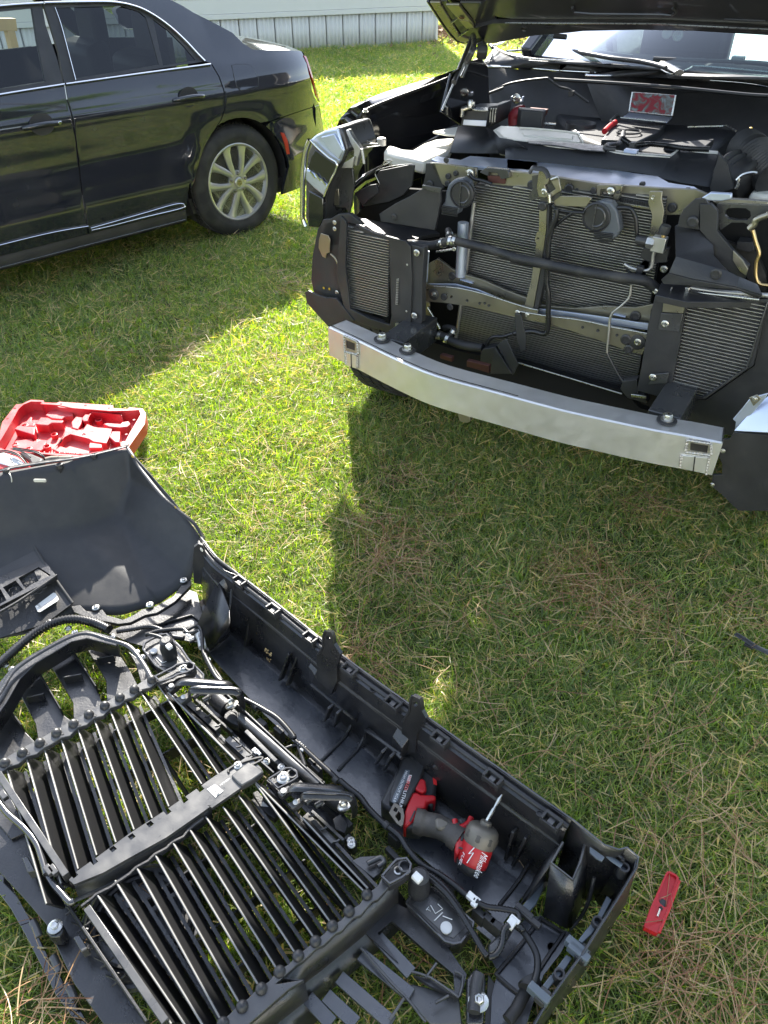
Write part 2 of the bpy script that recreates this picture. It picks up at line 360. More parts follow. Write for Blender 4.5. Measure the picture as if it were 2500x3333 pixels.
def blade_patch(name, n, rad, hmin, hmax, wid, seed, segs=4):
    g = np.random.default_rng(seed); V = []; Fc = []; tone = []
    for k in range(n):
        a = g.uniform(0, 2 * math.pi); rr = rad * math.sqrt(g.uniform()); x, y = rr * math.cos(a), rr * math.sin(a)
        L = g.uniform(hmin, hmax) * (1.25 if g.uniform() < .15 else 1); w = wid * g.uniform(.45, 1.35); th = g.uniform(0, 2 * math.pi)
        dead = g.uniform() < .10
        lean = g.uniform(.15, 1.15) if not dead else g.uniform(1.0, 1.5); bend = g.uniform(.2, 1.3) if not dead else g.uniform(-.1, .25)
        z = 0.0 if not dead else g.uniform(.004, .028); d = np.array([math.cos(th), math.sin(th)]); s = np.array([-d[1], d[0]]); tw = g.uniform(-.9, .9)
        px_, py_, pz_ = x, y, z; b0 = len(V); t0 = g.uniform(.80, 1.0) if dead else g.uniform(0, .72) ** 1.0
        for i in range(segs + 1):
            u = i / segs; ww = w * (1 - u ** 1.7) * (.75 + .5 * u * (1 - u) * 2); an = lean + bend * u; c = math.cos(tw * u + tw * .5); sn = math.sin(tw * u + tw * .5)
            if i < segs:
                V.append((px_ - s[0] * ww * c, py_ - s[1] * ww * c, pz_ - ww * sn)); V.append((px_ + s[0] * ww * c, py_ + s[1] * ww * c, pz_ + ww * sn)); tone += [t0 + .05 * u, t0 + .05 * u]
            else: V.append((px_, py_, pz_)); tone.append(t0 + .08)
            st = L / segs; px_ += d[0] * math.sin(an) * st; py_ += d[1] * math.sin(an) * st; pz_ = max(pz_ + math.cos(an) * st, .003)
        for i in range(segs - 1): Fc.append((b0 + 2 * i, b0 + 2 * i + 1, b0 + 2 * i + 3, b0 + 2 * i + 2))
        Fc.append((b0 + 2 * segs - 2, b0 + 2 * segs - 1, b0 + 2 * segs))
    me = bpy.data.meshes.new(name); me.from_pydata(V, [], Fc); me.update(); me.shade_smooth()
    at = me.attributes.new('tone', 'FLOAT', 'POINT'); at.data.foreach_set('value', np.array(tone, dtype=np.float32)); me.materials.append(GR)
    return bpy.data.objects.new(name, me)
def inpoly(x, y, poly):
    c = False; n = len(poly)
    for i in range(n):
        x1, y1 = poly[i][0], poly[i][1]; x2, y2 = poly[(i + 1) % n][0], poly[(i + 1) % n][1]
        if (y1 > y) != (y2 > y) and x < (x2 - x1) * (y - y1) / (y2 - y1) + x1: c = not c
    return c
EXCL = []      # ground outlines that things press flat (filled below, before the lawn is grown)
def grow_lawn():
    variants = bpy.data.collections.new('grass_tufts')
    for k in range(7): variants.objects.link(blade_patch('grass_tuft', 470, .17, .020, .054, .0016, 20 + k))
    pts = []; rot = []; sc = []
    def band(y0, y1, step, kx, scl):
        y = y0
        while y < y1:
            hw = min(1.3 + y * .62, 16) * kx; x = -hw
            while x < hw:
                X = x + rng.uniform(-.5, .5) * step; Y = y + rng.uniform(-.5, .5) * step
                if not any(inpoly(X, Y, e) for e in EXCL):
                    nz = math.sin(X * 5.1 + 1.7 * math.sin(Y * 3.3)) * math.sin(Y * 4.3 + 1.3 * math.sin(X * 2.9 + 1)) + .6 * math.sin(X * 13 + Y * 9) * math.sin(Y * 15 - X * 7)
                    if nz < -.75 and rng.uniform() < .55: x += step; continue
                    scl_ = scl * (1 + .28 * nz)
                    pts.append((X, Y, rng.uniform(-.006, 0))); rot.append((rng.uniform(-.06, .06), rng.uniform(-.06, .06), rng.uniform(0, 6.28))); sc.append(max(.5 * scl, scl_ * rng.uniform(.75, 1.25)))
                x += step
            y += step
    band(-.2, 3.6, .095, 1, 1.0); band(3.6, 7.5, .13, 1.1, 1.15); band(7.5, 24, .24, 1.2, 1.7); band(24, 60, .8, 2.2, 3.2)
    me = bpy.data.meshes.new('grass'); me.from_pydata(pts, [], []); me.update()
    a = me.attributes.new('rot', 'FLOAT_VECTOR', 'POINT'); a.data.foreach_set('vector', np.array(rot, dtype=np.float32).ravel())
    a = me.attributes.new('scl', 'FLOAT', 'POINT'); a.data.foreach_set('value', np.array(sc, dtype=np.float32))
    me.materials.append(GR); o = link(bpy.data.objects.new('grass', me)); o['kind'] = 'stuff'
    ng = bpy.data.node_groups.new('grow_grass', 'GeometryNodeTree'); ng.interface.new_socket('Geometry', in_out='INPUT', socket_type='NodeSocketGeometry'); ng.interface.new_socket('Geometry', in_out='OUTPUT', socket_type='NodeSocketGeometry')
    N = ng.nodes; gi = N.new('NodeGroupInput'); go = N.new('NodeGroupOutput'); ci = N.new('GeometryNodeCollectionInfo'); ci.inputs[0].default_value = variants; ci.inputs[1].default_value = True; ci.inputs[2].default_value = True
    ip = N.new('GeometryNodeInstanceOnPoints'); ip.inputs['Pick Instance'].default_value = True
    ri = N.new('FunctionNodeRandomValue'); ri.data_type = 'INT'; ri.inputs['Min'].default_value = 0; ri.inputs['Max'].default_value = 6
    for i_ in ri.inputs:
        if i_.type == 'INT' and i_.name == 'Max': i_.default_value = 6
    ar = N.new('GeometryNodeInputNamedAttribute'); ar.data_type = 'FLOAT_VECTOR'; ar.inputs[0].default_value = 'rot'
    asn = N.new('GeometryNodeInputNamedAttribute'); asn.data_type = 'FLOAT'; asn.inputs[0].default_value = 'scl'
    K = ng.links; K.new(gi.outputs[0], ip.inputs['Points']); K.new(ci.outputs[0], ip.inputs['Instance'])
    ro = [x for x in ri.outputs if x.type == 'INT'][0]; K.new(ro, ip.inputs['Instance Index'])
    e2r = N.new('FunctionNodeEulerToRotation'); K.new(ar.outputs[0], e2r.inputs[0]); K.new(e2r.outputs[0], ip.inputs['Rotation']); K.new(asn.outputs[0], ip.inputs['Scale']); K.new(ip.outputs[0], go.inputs[0])
    md = o.modifiers.new('grow', 'NODES'); md.node_group = ng
def needle(V, Fc, tone, x, y, z, th, L, w, curl, g, rise=0.0):
    d = np.array([math.cos(th), math.sin(th)]); b0 = len(V); n = 6; t = g.uniform(0, 1); cx, cy, cz = x, y, z
    for i in range(n + 1):
        a = th + curl * (i / n); s = (-math.sin(a), math.cos(a)); ww = w * (1 if i < n else .3)
        V.append((cx - s[0] * ww, cy - s[1] * ww, cz)); V.append((cx + s[0] * ww, cy + s[1] * ww, cz + ww * .8)); tone += [t, t]
        cx += math.cos(a) * L / n; cy += math.sin(a) * L / n; cz = max(.012, cz + rise * L / n * math.sin(math.pi * (i + .5) / n * 1.3))
    for i in range(n): Fc.append((b0 + 2 * i, b0 + 2 * i + 1, b0 + 2 * i + 3, b0 + 2 * i + 2))
def scatter_needles():
    g = np.random.default_rng(5); V = []; Fc = []; tone = []
    def bunch(c, n, sp, z0=.03, z1=.06, th=None, Lr=(.08, .17), spread=6.28, w=.0008):
        for k in range(n):
            x, y = c[0] + g.normal() * sp, c[1] + g.normal() * sp
            if any(inpoly(x, y, e) for e in EXCL): continue
            t = (g.uniform(0, 6.28) if th is None else th + g.normal() * spread)
            needle(V, Fc, tone, x, y, g.uniform(z0, z1), t, g.uniform(*Lr), w * g.uniform(.7, 1.3), g.normal() * .35, g, g.uniform(-.2, .25))
    for k in range(1050):
        y = g.uniform(.3, 5.2) ** 1.0; x = g.uniform(-1, 1) * (1.0 + y * .6); bunch((x, y), g.integers(1, 6), .03)
    for k in range(260):
        y = g.uniform(5, 16); x = g.uniform(-1, 1) * (1.0 + y * .6); bunch((x, y), g.integers(3, 9), .09, w=.0014)
    for (p, n, sp) in (((1240,1845),46,.05),((1900,1900),60,.09),((2030,1980),50,.08),((1870,1830),40,.07),((1310,1760),30,.07),((2080,1650),26,.06),((2230,3120),60,.09),((2330,3240),46,.09),((1500,1990),26,.06),((1180,2120),30,.06),((590,1140),36,.07),((930,930),40,.06),((1250,1760),24,.05),((1280,1550),26,.05),((1150,1700),24,.06),((900,1180),28,.07),((2350,2700),40,.08),((2420,2000),26,.06)):
        c = G(p, .03); bunch((c.x, c.y), int(n * 1.7), sp)
    for (p, n) in (((170,3240),16),((95,3290),12),((240,3290),10)):
        c = G(p, .07); bunch((c.x, c.y), n, .03, .05, .11, None, (.07, .15), w=.0009)
    me = bpy.data.meshes.new('pine_needles'); me.from_pydata(V, [], Fc); me.update(); me.shade_smooth()
    at = me.attributes.new('tone', 'FLOAT', 'POINT'); at.data.foreach_set('value', np.array(tone, dtype=np.float32)); me.materials.append(NE)
    o = link(bpy.data.objects.new('pine_needles', me)); o['kind'] = 'stuff'

# ------------------------------------------------------------------ mobile home beyond the lawn
def mobile_home():
    c1 = G((1422, 141)); c0 = G((987, 166)); d = (c0 - c1); d.z = 0; d.normalize(); n = Vector((-d.y, d.x, 0)); 
    if n.y < 0: n = -n
    t = thing('mobile_home', 'long off-white mobile home with ribbed skirting behind the two vehicles', 'mobile home', c1)
    Z = Vector((0, 0, 1)); LEN = 17.0; H1 = .50
    pw = .30; k = 0; x = 0.0
    while x < LEN:                                     # skirting panels, each with raised ribs
        b = MB(); w = pw - .006; p = c1 + d * (x + .003)
        prof = []; m = 4; q = 0
        for i in range(m):
            a = i * w / m; prof += [(a, 0), (a + .012, -.014), (a + .034, -.014), (a + .046, 0), (a + w / m - .01, 0)]
        rows = [[p + d * a + n * (o + .02) + Z * z for a, o in prof] for z in (0, H1)]
        b.loft(rows); b.build('skirting_panel', MT['skirt'], t, angle=20, thick=.004); x += pw; k += 1
        if x > 10: pw = .9
    mid = c1 + d * LEN / 2
    b = MB(); b.box(mid + Z * .012 + n * .01, (d, n, Z), (LEN / 2, .03, .012)); b.build('bottom_track', MT['skirt'], t, bevel=.003)
    b = MB(); b.box(mid + Z * (H1 + .03) + n * .0, (d, n, Z), (LEN / 2, .035, .035)); b.build('top_trim', MT['siding'], t, bevel=.006)
    b = MB(); b.box(c1 + d * .02 + Z * .27 - n * .004, (d, n, Z), (.022, .02, .24)); b.build('corner_trim', MT['siding'], t, bevel=.004)
    for zz in (H1 + .067 + .10, H1 + .067 + .235):      # smooth fascia trim bands
        MB().box(mid + Z * zz + n * .0, (d, n, Z), (LEN / 2, .03 if zz > .7 else .022, .10 if zz < .7 else .033)).build('trim_band', MT['siding'], t, bevel=.006)
    z = H1 + .067 + .27; i = 0
    while z < 2.05:                                    # lap siding boards
        b = MB(); b.prism([mid - d * LEN / 2 - n * .03 + Z * z, mid - d * LEN / 2 - n * .012 + Z * (z + .125), mid - d * LEN / 2 + n * .03 + Z * (z + .125), mid - d * LEN / 2 + n * .03 + Z * z], d * LEN)
        b.build('siding_board', MT['siding'], t, bevel=.002); z += .127
    b = MB(); b.box(mid + n * 2.1 + Z * 1.05, (d, n, Z), (LEN / 2 - .03, 2.03, .98)); b.build('body_wall', MT['siding'], t)
    b = MB(); e = c1 - d * .2
    b.prism([e - n * .12 + Z * 2.12, e + n * 2.1 + Z * 2.75, e + n * 4.3 + Z * 2.12, e + n * 4.3 + Z * 2.05, e - n * .12 + Z * 2.05], d * (LEN + .4)); b.build('roof', MT['roof'], t, bevel=.01)
    for s in (3., 7.2, 11.5):
        f = MB().box(c1 + d * s - n * .04 + Z * 1.45, (d, n, Z), (.48, .02, .42)).build('window', MT['siding'], t, bevel=.006)
        MB().box(c1 + d * s - n * .065 + Z * 1.45, (d, n, Z), (.42, .006, .36)).build('pane', MT['glass'], f)
mobile_home()
def behind_things():
    """the yard on the near side: seen only as reflections in the paint"""
    Z = Vector((0, 0, 1)); t = thing('white_house', 'long white house behind the photographer, mirrored in the sedan paint', 'house', (4.5, -9, 0))
    MB().box((4.5, -9, 1.4), ((1, -.25, 0), (.25, 1, 0), Z), (7.5, 2.2, 1.4)).build('wall', MT['siding'], t)
    b = MB(); b.prism([Vector((-3.1,-9.7,3.1)), Vector((-3.1,-7.2,3.9)), Vector((-3.1,-4.6,3.1))], Vector((15, -3.6, 0))); b.build('roof', MT['roof'], t)
def leaf_clump_mesh(seed, n, r):
    g = np.random.default_rng(seed); V = []; Fc = []; tone = []
    for k in range(n):
        v = g.normal(size=3); v /= np.linalg.norm(v); v *= r * g.uniform(.25, 1) ; v[2] *= .6; L = g.uniform(.15, .32); a = g.normal(size=3); a /= np.linalg.norm(a); s = np.cross(a, g.normal(size=3)); s /= np.linalg.norm(s); b0 = len(V); t = g.uniform(0, .7)
        V += [tuple(v - s * .03), tuple(v + a * L * .5 + s * .05), tuple(v + a * L), tuple(v + a * L * .5 - s * .05)]; Fc.append((b0, b0 + 1, b0 + 2, b0 + 3)); tone += [t] * 4
    me = bpy.data.meshes.new('needle_clump'); me.from_pydata(V, [], Fc); me.update()
    at = me.attributes.new('tone', 'FLOAT', 'POINT'); at.data.foreach_set('value', np.array(tone, dtype=np.float32)); me.materials.append(GR); return me
def pines():
    bark = mat('pine_bark', (.13,.085,.06), .9, var=.4, vscale=6, bump=.8, bscale=14)
    g = np.random.default_rng(3); cl = [leaf_clump_mesh(i, 260, 1.0) for i in range(3)]
    spots = [(4.5,-6,11,'tall leaning pine left of the house behind the photographer'),(9.0,-3.0,13,'tall pine at the right edge of the near yard'),(1.0,-12,14,'tall pine furthest behind the photographer'),(-6.0,-7.0,12,'pine on the left of the near yard'),(7.5,-10.5,14,'pine behind the right end of the house'),(12.5,.5,12,'pine furthest right of the pickup')]
    for i, (x, y, h, lab) in enumerate(spots):
        t = thing('pine_tree', lab, 'tree', (x, y, 0), 'pines around the near yard')
        lx, ly = g.normal() * .08, g.normal() * .08
        P = [Vector((x + lx * z, y + ly * z, z)) for z in np.linspace(0, h, 9)]
        MB().tube(P, [.24 * (1 - .85 * k / 8) for k in range(9)], 10).build('trunk', bark, t, angle=60)
        b = MB(); tips = []
        for k in range(15):
            z = g.uniform(.28, .98) * h; a = g.uniform(0, 6.28); L = g.uniform(1.0, 2.6) * (1.25 - z / h * .6); p = Vector((x + lx * z, y + ly * z, z)); q = p + Vector((math.cos(a), math.sin(a), g.uniform(.0, .45))) * L
            b.tube([p, p.lerp(q, .5) + Vector((0, 0, -.12)), q], [.055, .035, .012], 6); tips += [q, p.lerp(q, .7)]
        b.build('limbs', bark, t, angle=60)
        V = []; cr = MB(); tone = []
        for q in tips:
            me = cl[g.integers(0, 3)]; a = g.uniform(0, 6.28); rot = Matrix.Rotation(a, 3, 'Z'); s = g.uniform(.55, .95); b0 = len(cr.v)
            cr.v += [q + rot @ v.co * s for v in me.vertices]; cr.f += [tuple(j + b0 for j in p.vertices) for p in me.polygons]; tone += [0.1 + .5 * ((j // 4) * 37 % 11) / 11 for j in range(len(me.vertices))]
        me = bpy.data.meshes.new('crown'); me.from_pydata([tuple(v - OFF[t.name]) for v in cr.v], [], cr.f); me.update()
        at = me.attributes.new('tone', 'FLOAT', 'POINT'); at.data.foreach_set('value', np.array(tone, dtype=np.float32)); me.materials.append(GR)
        mkobj('crown', me, GR, t)
pines()
behind_things()
def leaf_pile():
    g = np.random.default_rng(8); c = G((1500, 118)); V = []; Fc = []; m = mat('dry_leaf_litter', (.30,.20,.12), .8, var=.5, vscale=30)
    for k in range(2600):
        x = c.x + g.normal() * .8 + .4; y = c.y + g.normal() * .8; r = math.hypot(x - c.x - .4, y - c.y); z = max(.02, .32 * math.exp(-(r / .75) ** 2)) * g.uniform(.6, 1.1) + .02
        a = g.normal(size=3); a /= np.linalg.norm(a); s = np.cross(a, g.normal(size=3)); s /= np.linalg.norm(s); L = g.uniform(.04, .08); p = np.array([x, y, z]); b0 = len(V)
        V += [tuple(p - a * L), tuple(p + s * L * .5), tuple(p + a * L), tuple(p - s * L * .5)]; Fc.append((b0, b0 + 1, b0 + 2, b0 + 3))
    me = bpy.data.meshes.new('leaf_litter'); me.from_pydata(V, [], Fc); me.update(); me.materials.append(m)
    o = link(bpy.data.objects.new('leaf_litter', me)); o['kind'] = 'stuff'
leaf_pile()
def deck():
    # lumber frame seen through the sedan's front window
    def D(c, *p): 
        return [onplane(q, SWd(0, -3.1, 0), SO) for q in px(c, *p)]
    pts = D('W', (-60,200), (175,200), (-60,335), (190,335), (85,335), (165,335), (170,800), (240,770), (-60,945),(105,925))
    t = thing('deck_frame', 'yellow lumber post and rail frame seen through the sedan front window', 'deck frame', (pts[6].x, pts[6].y, 0))
    n = -SO * .09
    MB().prism([pts[0], pts[1], pts[3], pts[2]], n).build('rail_board', MT['lumber'], t, bevel=.004)
    lo = pts[7].copy(); base = [pts[4], pts[5], Vector((pts[7].x, pts[7].y, 0)), Vector((pts[6].x, pts[6].y, 0))]
    MB().prism(base, n).build('post', MT['lumber'], t, bevel=.004)
    for k in (1.3, 2.6):
        MB().prism([p - SA * k for p in base], n).build('post', MT['lumber'], t, bevel=.004)
deck()

# ------------------------------------------------------------------ sedan
def so(s, z):
    o = 0.0
    if z < .35: o -= (.35 - z) * .22
    if z > .84: o -= 1.5 * (min(z, 1.05) - .84) ** 2
    if z > 1.05: o -= (z - 1.05) * (.47 + .25 * max(0, min(1, (s + .6) / .6))) 
    o += .012 * math.exp(-((z - .88) / .03) ** 2) - .022 * math.exp(-((z - .66) / .11) ** 2) + .010 * math.exp(-((z - .42) / .05) ** 2)
    r = math.hypot(s - .02, z - .33)
    o += .020 * math.exp(-((r - .44) / .08) ** 2) * (.25 if s < -.36 else 1) * (1 if s < .6 else max(0, 1 - (s - .6) * 3))
    if s > .35: o -= (s - .35) ** 2 * .55
    o += .02 * math.exp(-((z - .96) / .10) ** 2) * max(0, min(1, (s + .5) / .5))
    return o
def s_pt(s, z, e=0.0): return SWd(s, so(s, z) + e, z)
def s_n(s, z):
    h = .004; a = s_pt(s + h, z) - s_pt(s - h, z); b = s_pt(s, z + h) - s_pt(s, z - h); n = a.cross(b).normalized()
    return n if n.dot(SO) > 0 else -n
def SP(p):
    o = 0.0
    for k in range(14):
        w = onplane(p, SWd(0, o, 0), SO); s = (w - SW0).dot(SA); z = w.z; o = so(s, z)
    return (s, z)
def SPL(c, *pts): return [SP(q) for q in px(c, *pts)]
def panel(name, m, parent, outer, holes=(), grid=.03, e=0.0, label=None, depth=.02):
    vs, fs = cdt(outer, holes, grid); off = OFF[parent.name]
    P = [s_pt(v.x, v.y, e) for v in vs]; Nn = [s_n(v.x, v.y) for v in vs]
    me = bpy.data.meshes.new(name); k = len(P); cnt = {}
    F2 = []
    for f in fs:
        a, b_, c = P[f[0]], P[f[1]], P[f[2]]
        if (b_ - a).cross(c - a).dot(SO) < 0: f = tuple(reversed(f))
        F2.append(f)
    for f in F2:
        for i in range(len(f)):
            key = tuple(sorted((f[i], f[(i + 1) % len(f)]))); cnt[key] = cnt.get(key, 0) + 1
    # returned edge (gives the panel its thickness)
    E = []; V3 = list(P); vm = {}
    for f in F2:
        for i in range(len(f)):
            a, b_ = f[i], f[(i + 1) % len(f)]
            if cnt[tuple(sorted((a, b_)))] == 1: E.append((a, b_))
    Fx = []
    for a, b_ in E:
        i0 = len(V3); V3 += [P[a], P[b_], P[b_] - SO * depth, P[a] - SO * depth]; Fx.append((i0 + 1, i0, i0 + 3, i0 + 2))
    me.from_pydata([tuple(v - off) for v in V3], [], F2 + Fx); me.update(); me.shade_smooth()
    Nall = [tuple(x) for x in Nn]
    loops = []
    for pi, poly in enumerate(me.polygons):
        for vi in poly.vertices: loops.append(Nall[vi] if vi < k else tuple(poly.normal))
    me.normals_split_custom_set(loops)
    return mkobj(name, me, m, parent, label)
def ribbon(name, m, parent, sz, w, e=.006, n=6, label=None, flat=.55):
    P = smooth([s_pt(s, z, e) for s, z in sz], n); return MB().tube(P, w / 2, 8, flat=flat).build(name, m, parent, label, angle=60)
def sedan():
    t = thing('sedan', 'black four-door sedan with bright window trim and ten-spoke alloy wheel', 'car', SW0)
    Z = Vector((0, 0, 1))
    wc = (.02, .345)
    arch = [(wc[0] + .405 * math.cos(a), wc[1] + .40 * math.sin(a)) for a in np.linspace(math.pi * 1.13, -.28, 30)]
    belt = SPL('Q', (0,462), (312,412), (320,409), (700,352), (1038,308))
    sill = SPL('Q', (0,1195), (430,1100), (440,1095), (960,975))
    # door cuts
    cut = SPL('Q', (317,408), (330,490), (352,560), (372,680), (390,830), (405,960), (432,1130))
    rcut = SPL('Q', (1037,312), (1075,375), (1098,440), (1105,530), (1085,590), (1040,650), (1000,720), (975,800), (952,890))
    FX = -2.35; zs = .235
    front = [(FX, 1.03), (cut[0][0] - .2, 1.045), (cut[0][0] - .003, cut[0][1])] + [(s - .004, z) for s, z in cut[1:]] + [(cut[-1][0] - .004, zs + .03), (FX, zs + .03)]
    door = [(s + .004, z) for s, z in reversed(cut)]
    b0 = SPL('Q', (700,352))[0]
    rear = [(cut[-1][0] + .004, zs + .03)] + door + [b0] + [(s - .004, z) for s, z in rcut] + [(-.398, .42), (-.43, zs + .03)]
    h1 = SPL('Q', (835,480), (860,455), (920,440), (985,445), (1005,470), (1000,500), (930,512), (860,505))
    h0 = SPL('Q', (88,625), (130,580), (190,570), (290,575), (310,600), (290,625), (200,650), (110,645))
    panel('front_door', MT['paint'], t, front)
    panel('rear_door', MT['paint'], t, rear)
    # quarter panel with sail pillar
    top = SPL('Q', (700,-40), (840,0), (890,25), (950,62), (1050,112), (1140,160), (1190,210), (1240,243))
    win_r = SPL('Q', (1035,305), (1005,300), (960,250), (900,185), (820,115), (740,58), (660,20), (560,0), (420,-12))
    deck_top = SPL('Q', (1330,247), (1420,247), (1480,252))
    tl = SPL('Q', (1496,285), (1515,360), (1530,440), (1545,480), (1568,512))
    lowcut = SPL('Q', (1568,514), (1500,535), (1420,562), (1330,592))
    quarter = [(s + .004, z) for s, z in rcut[1:]] + [(a, b_) for a, b_ in arch if a < .40 and b_ > lowcut[-1][1] - .01 or a < 0 and b_ > .40]
    arch2 = [p for p in arch if p[1] > .36]
    li = max(range(len(arch2)), key=lambda i: (arch2[i][0] > .2) * (10 - abs(arch2[i][1] - lowcut[-1][1])))
    quarter = [(rcut[0][0] + .004, rcut[0][1])] + [(s + .004, z) for s, z in rcut[1:]] + arch2[:li + 1] + list(reversed(lowcut)) + list(reversed(tl)) + list(reversed(deck_top)) + list(reversed(top)) + list(reversed(win_r))[0:] 
    # remove duplicate start
    panel('quarter_panel', MT['paint'], t, quarter[:-1], grid=.025)
    bump = [(p[0], p[1] - .005) for p in reversed(lowcut)] + SPL('Q', (1590,640), (1588,760), (1572,885)) 
    tailp = SPL('Q', (1480,918), (1385,955))
    bc = [(p[0], p[1] - .005) for p in lowcut] + list(reversed([p for p in arch2[li + 1:]]))[::-1] + list(reversed(tailp)) + list(reversed(SPL('Q', (1590,640), (1588,760), (1572,885))))
    panel('rear_bumper', MT['paint'], t, bc, grid=.03)
    # lamp, marker, fuel flap, seams
    tlo = SPL('Q', (1488,272), (1500,275), (1535,380), (1560,470), (1568,500), (1552,470), (1528,380))
    panel('tail_lamp', MT['tail'], t, tlo, grid=.02, e=.006)
    panel('side_marker', MT['amber'], t, SPL('Q', (1376,650), (1392,652), (1410,690), (1420,755), (1408,757), (1394,700)), grid=.02, e=.006)
    ff = SPL('Q', (1137,322), (1160,316), (1225,316), (1250,350), (1268,385), (1265,425), (1240,437), (1180,443), (1162,425), (1148,375))
    panel('fuel_flap', MT['paint'], t, ff, grid=.03, e=.0035, depth=.004)
    P = [s_pt(s, z, .001) for s, z in ff]; MB().tube(P + [P[0]], .0028, 5).build('flap_seam', MT['matte'], t)
    # greenhouse side: frame, glass, pillars
    def wp(*p): return SPL('Q', *p)
    glass_r = wp((268,35), (600,25), (690,55), (725,85), (790,322), (372,394), (340,270), (300,120))
    glass_q = wp((748,88), (830,150), (905,225), (968,300), (800,330))
    panel('rear_door_glass', MT['glass'], t, glass_r, grid=.08, e=-.008, depth=.003)
    panel('quarter_glass', MT['glass'], t, glass_q, grid=.08, e=-.008, depth=.003)
    fr = wp((216,20), (560,12), (690,45), (760,85), (850,150), (930,225), (1000,303), (318,408), (290,260))
    ins = lambda pl, k: [(sum(q[0] for q in pl) / len(pl) + (p[0] - sum(q[0] for q in pl) / len(pl)) * k, sum(q[1] for q in pl) / len(pl) + (p[1] - sum(q[1] for q in pl) / len(pl)) * k) for p in pl]
    panel('rear_window_frame', MT['satin'], t, fr, [ins(glass_r, .97), ins(glass_q, .95)], grid=.06, e=-.004)
    ff2 = wp((-900,120), (-500,50), (0,30), (208,20), (225,120), (285,300), (312,408), (0,462), (-900,600))
    gf = wp((-800,150), (-400,95), (0,55), (165,38), (190,200), (232,405), (0,442), (-800,580))
    panel('front_window_frame', MT['satin'], t, ff2, [ins(gf, .98)], grid=.08, e=-.004)
    panel('front_door_glass', MT['fglass'], t, gf, grid=.1, e=-.008, depth=.003)
    # bright trims
    ribbon('belt_trim', MT['chrome'], t, wp((-800,600), (0,462), (312,412)), .022)
    ribbon('belt_trim', MT['chrome'], t, wp((320,411), (700,358), (1030,314)), .022)
    ribbon('window_trim', MT['chrome'], t, wp((-800,140), (-400,75), (0,28), (206,14)), .026)
    ribbon('window_trim', MT['chrome'], t, wp((215,12), (420,8), (560,10), (665,32), (745,70), (830,130), (905,198), (965,262), (1003,300)), .026)
    ribbon('window_trim', MT['chrome'], t, wp((268,35), (298,120), (338,270), (370,392)), .007)
    ribbon('sill_trim', MT['chrome'], t, wp((442,1118), (560,1085), (700,1045), (860,1000), (905,1005), (880,1022), (700,1065), (560,1102), (446,1128)), .013)
    ribbon('sill_trim', MT['chrome'], t, wp((-500,1330), (0,1200), (250,1140), (430,1108)), .014)
    # rocker below the doors
    b = MB(); rows = []
    for o_, z in ((-.028, zs + .026), (-.02, .225), (-.03, .19), (-.10, .16), (-.5, .16)): rows.append([SWd(s, o_, z) for s in (FX, -1.6, -1.0, -.43)])
    b.loft(rows).build('rocker', MT['satin'], t, angle=50)
    ribbon('rocker_line', MT['chrome'], t, [(FX, .205), (-1.2, .205), (-.45, .205)], .003, e=.012)
    # handles
    for hp, q in ((h1, 0), (h0, 1)):
        c = Vector((sum(p[0] for p in hp) / len(hp), sum(p[1] for p in hp) / len(hp)))
        cup = MB(); cup.lathe(s_pt(c.x, c.y, .002), SO, [(.055, 0), (.046, -.012), (.02, -.02), (0.0001, -.022)], 20, u=SA, sx=1.25)
        cup.build('handle_cup', MT['matte'], t, angle=60)
        hs = [(c.x - .105, c.y - .006), (c.x - .075, c.y), (c.x, c.y + .004), (c.x + .075, c.y), (c.x + .108, c.y - .004)]
        P = [s_pt(a, b_, e) for (a, b_), e in zip(hs, (.002, .028, .036, .028, .002))]
        hd = MB().tube(smooth(P, 5), [.011 + .004 * math.sin(math.pi * i / 20) for i in range(21)], 10, flat=1.0).build('door_handle', MT['paint'], t, angle=60)
        if q: MB().lathe(s_pt(c.x + .085, c.y, .040), SO, [(.010, -.01), (.010, 0), (.008, .002), (0.0001, .002)], 14).build('key_lock', MT['chrome'], hd, angle=40)
    # roof, rear glass, trunk lid and the far side
    W_ = 1.80
    edge = list(top) + [(s, z) for s, z in deck_top]
    es = [(-2.3, 1.46), (-1.6, 1.475), (top[0][0] - .25, top[0][1] + .004)] + edge
    rows = []
    for s, z in es:
        o0 = so(s, z); far = -W_ - o0; row = []
        for k in range(13):
            u = k / 12; cr = (.050 if s < -.3 else .040) * math.sin(math.pi * min(1, u)) ** .55
            row.append(SWd(s, o0 + (far - o0) * u, z + cr))
        rows.append(row)
    i_roof = max(i for i, (s, z) in enumerate(es) if z > 1.36) + 1
    i_deck = min(i for i, (s, z) in enumerate(es) if i > 3 and z < top[-2][1] + .002)
    MB().loft(rows[:i_roof]).build('roof', MT['paint'], t, angle=50)
    MB().loft(rows[i_roof - 1:i_deck + 1]).build('rear_window', MT['glass'], t, angle=50)
    lid = MB(); last = rows[-1]; drop = [[p + SA * a - Z * b_ for p in last] for a, b_ in ((.02, .012), (.05, .10), (.07, .30), (.10, .36), (.09, .62), (-.1, .80))]
    lid.loft(rows[i_deck:] + drop).build('trunk_lid', MT['paint'], t, angle=40)
    far = [(-2.35, .2), (.75, .2), (.75, 1.0), (.2, 1.04), (-2.35, 1.0)]
    plate('far_side', MT['paint'], t, [SWd(s, -W_, z) for s, z in far], -SO * .03, bevel=0)
    for s0, s1, w in ((-1.25, -1.1, .10), (.1, -.45, .12)):
        MB().bar(SWd(s0, -W_ + .03, 1.0), SWd(s1, -W_ + .2, 1.43), SO, w, .04).build('far_pillar', MT['satin'], t)
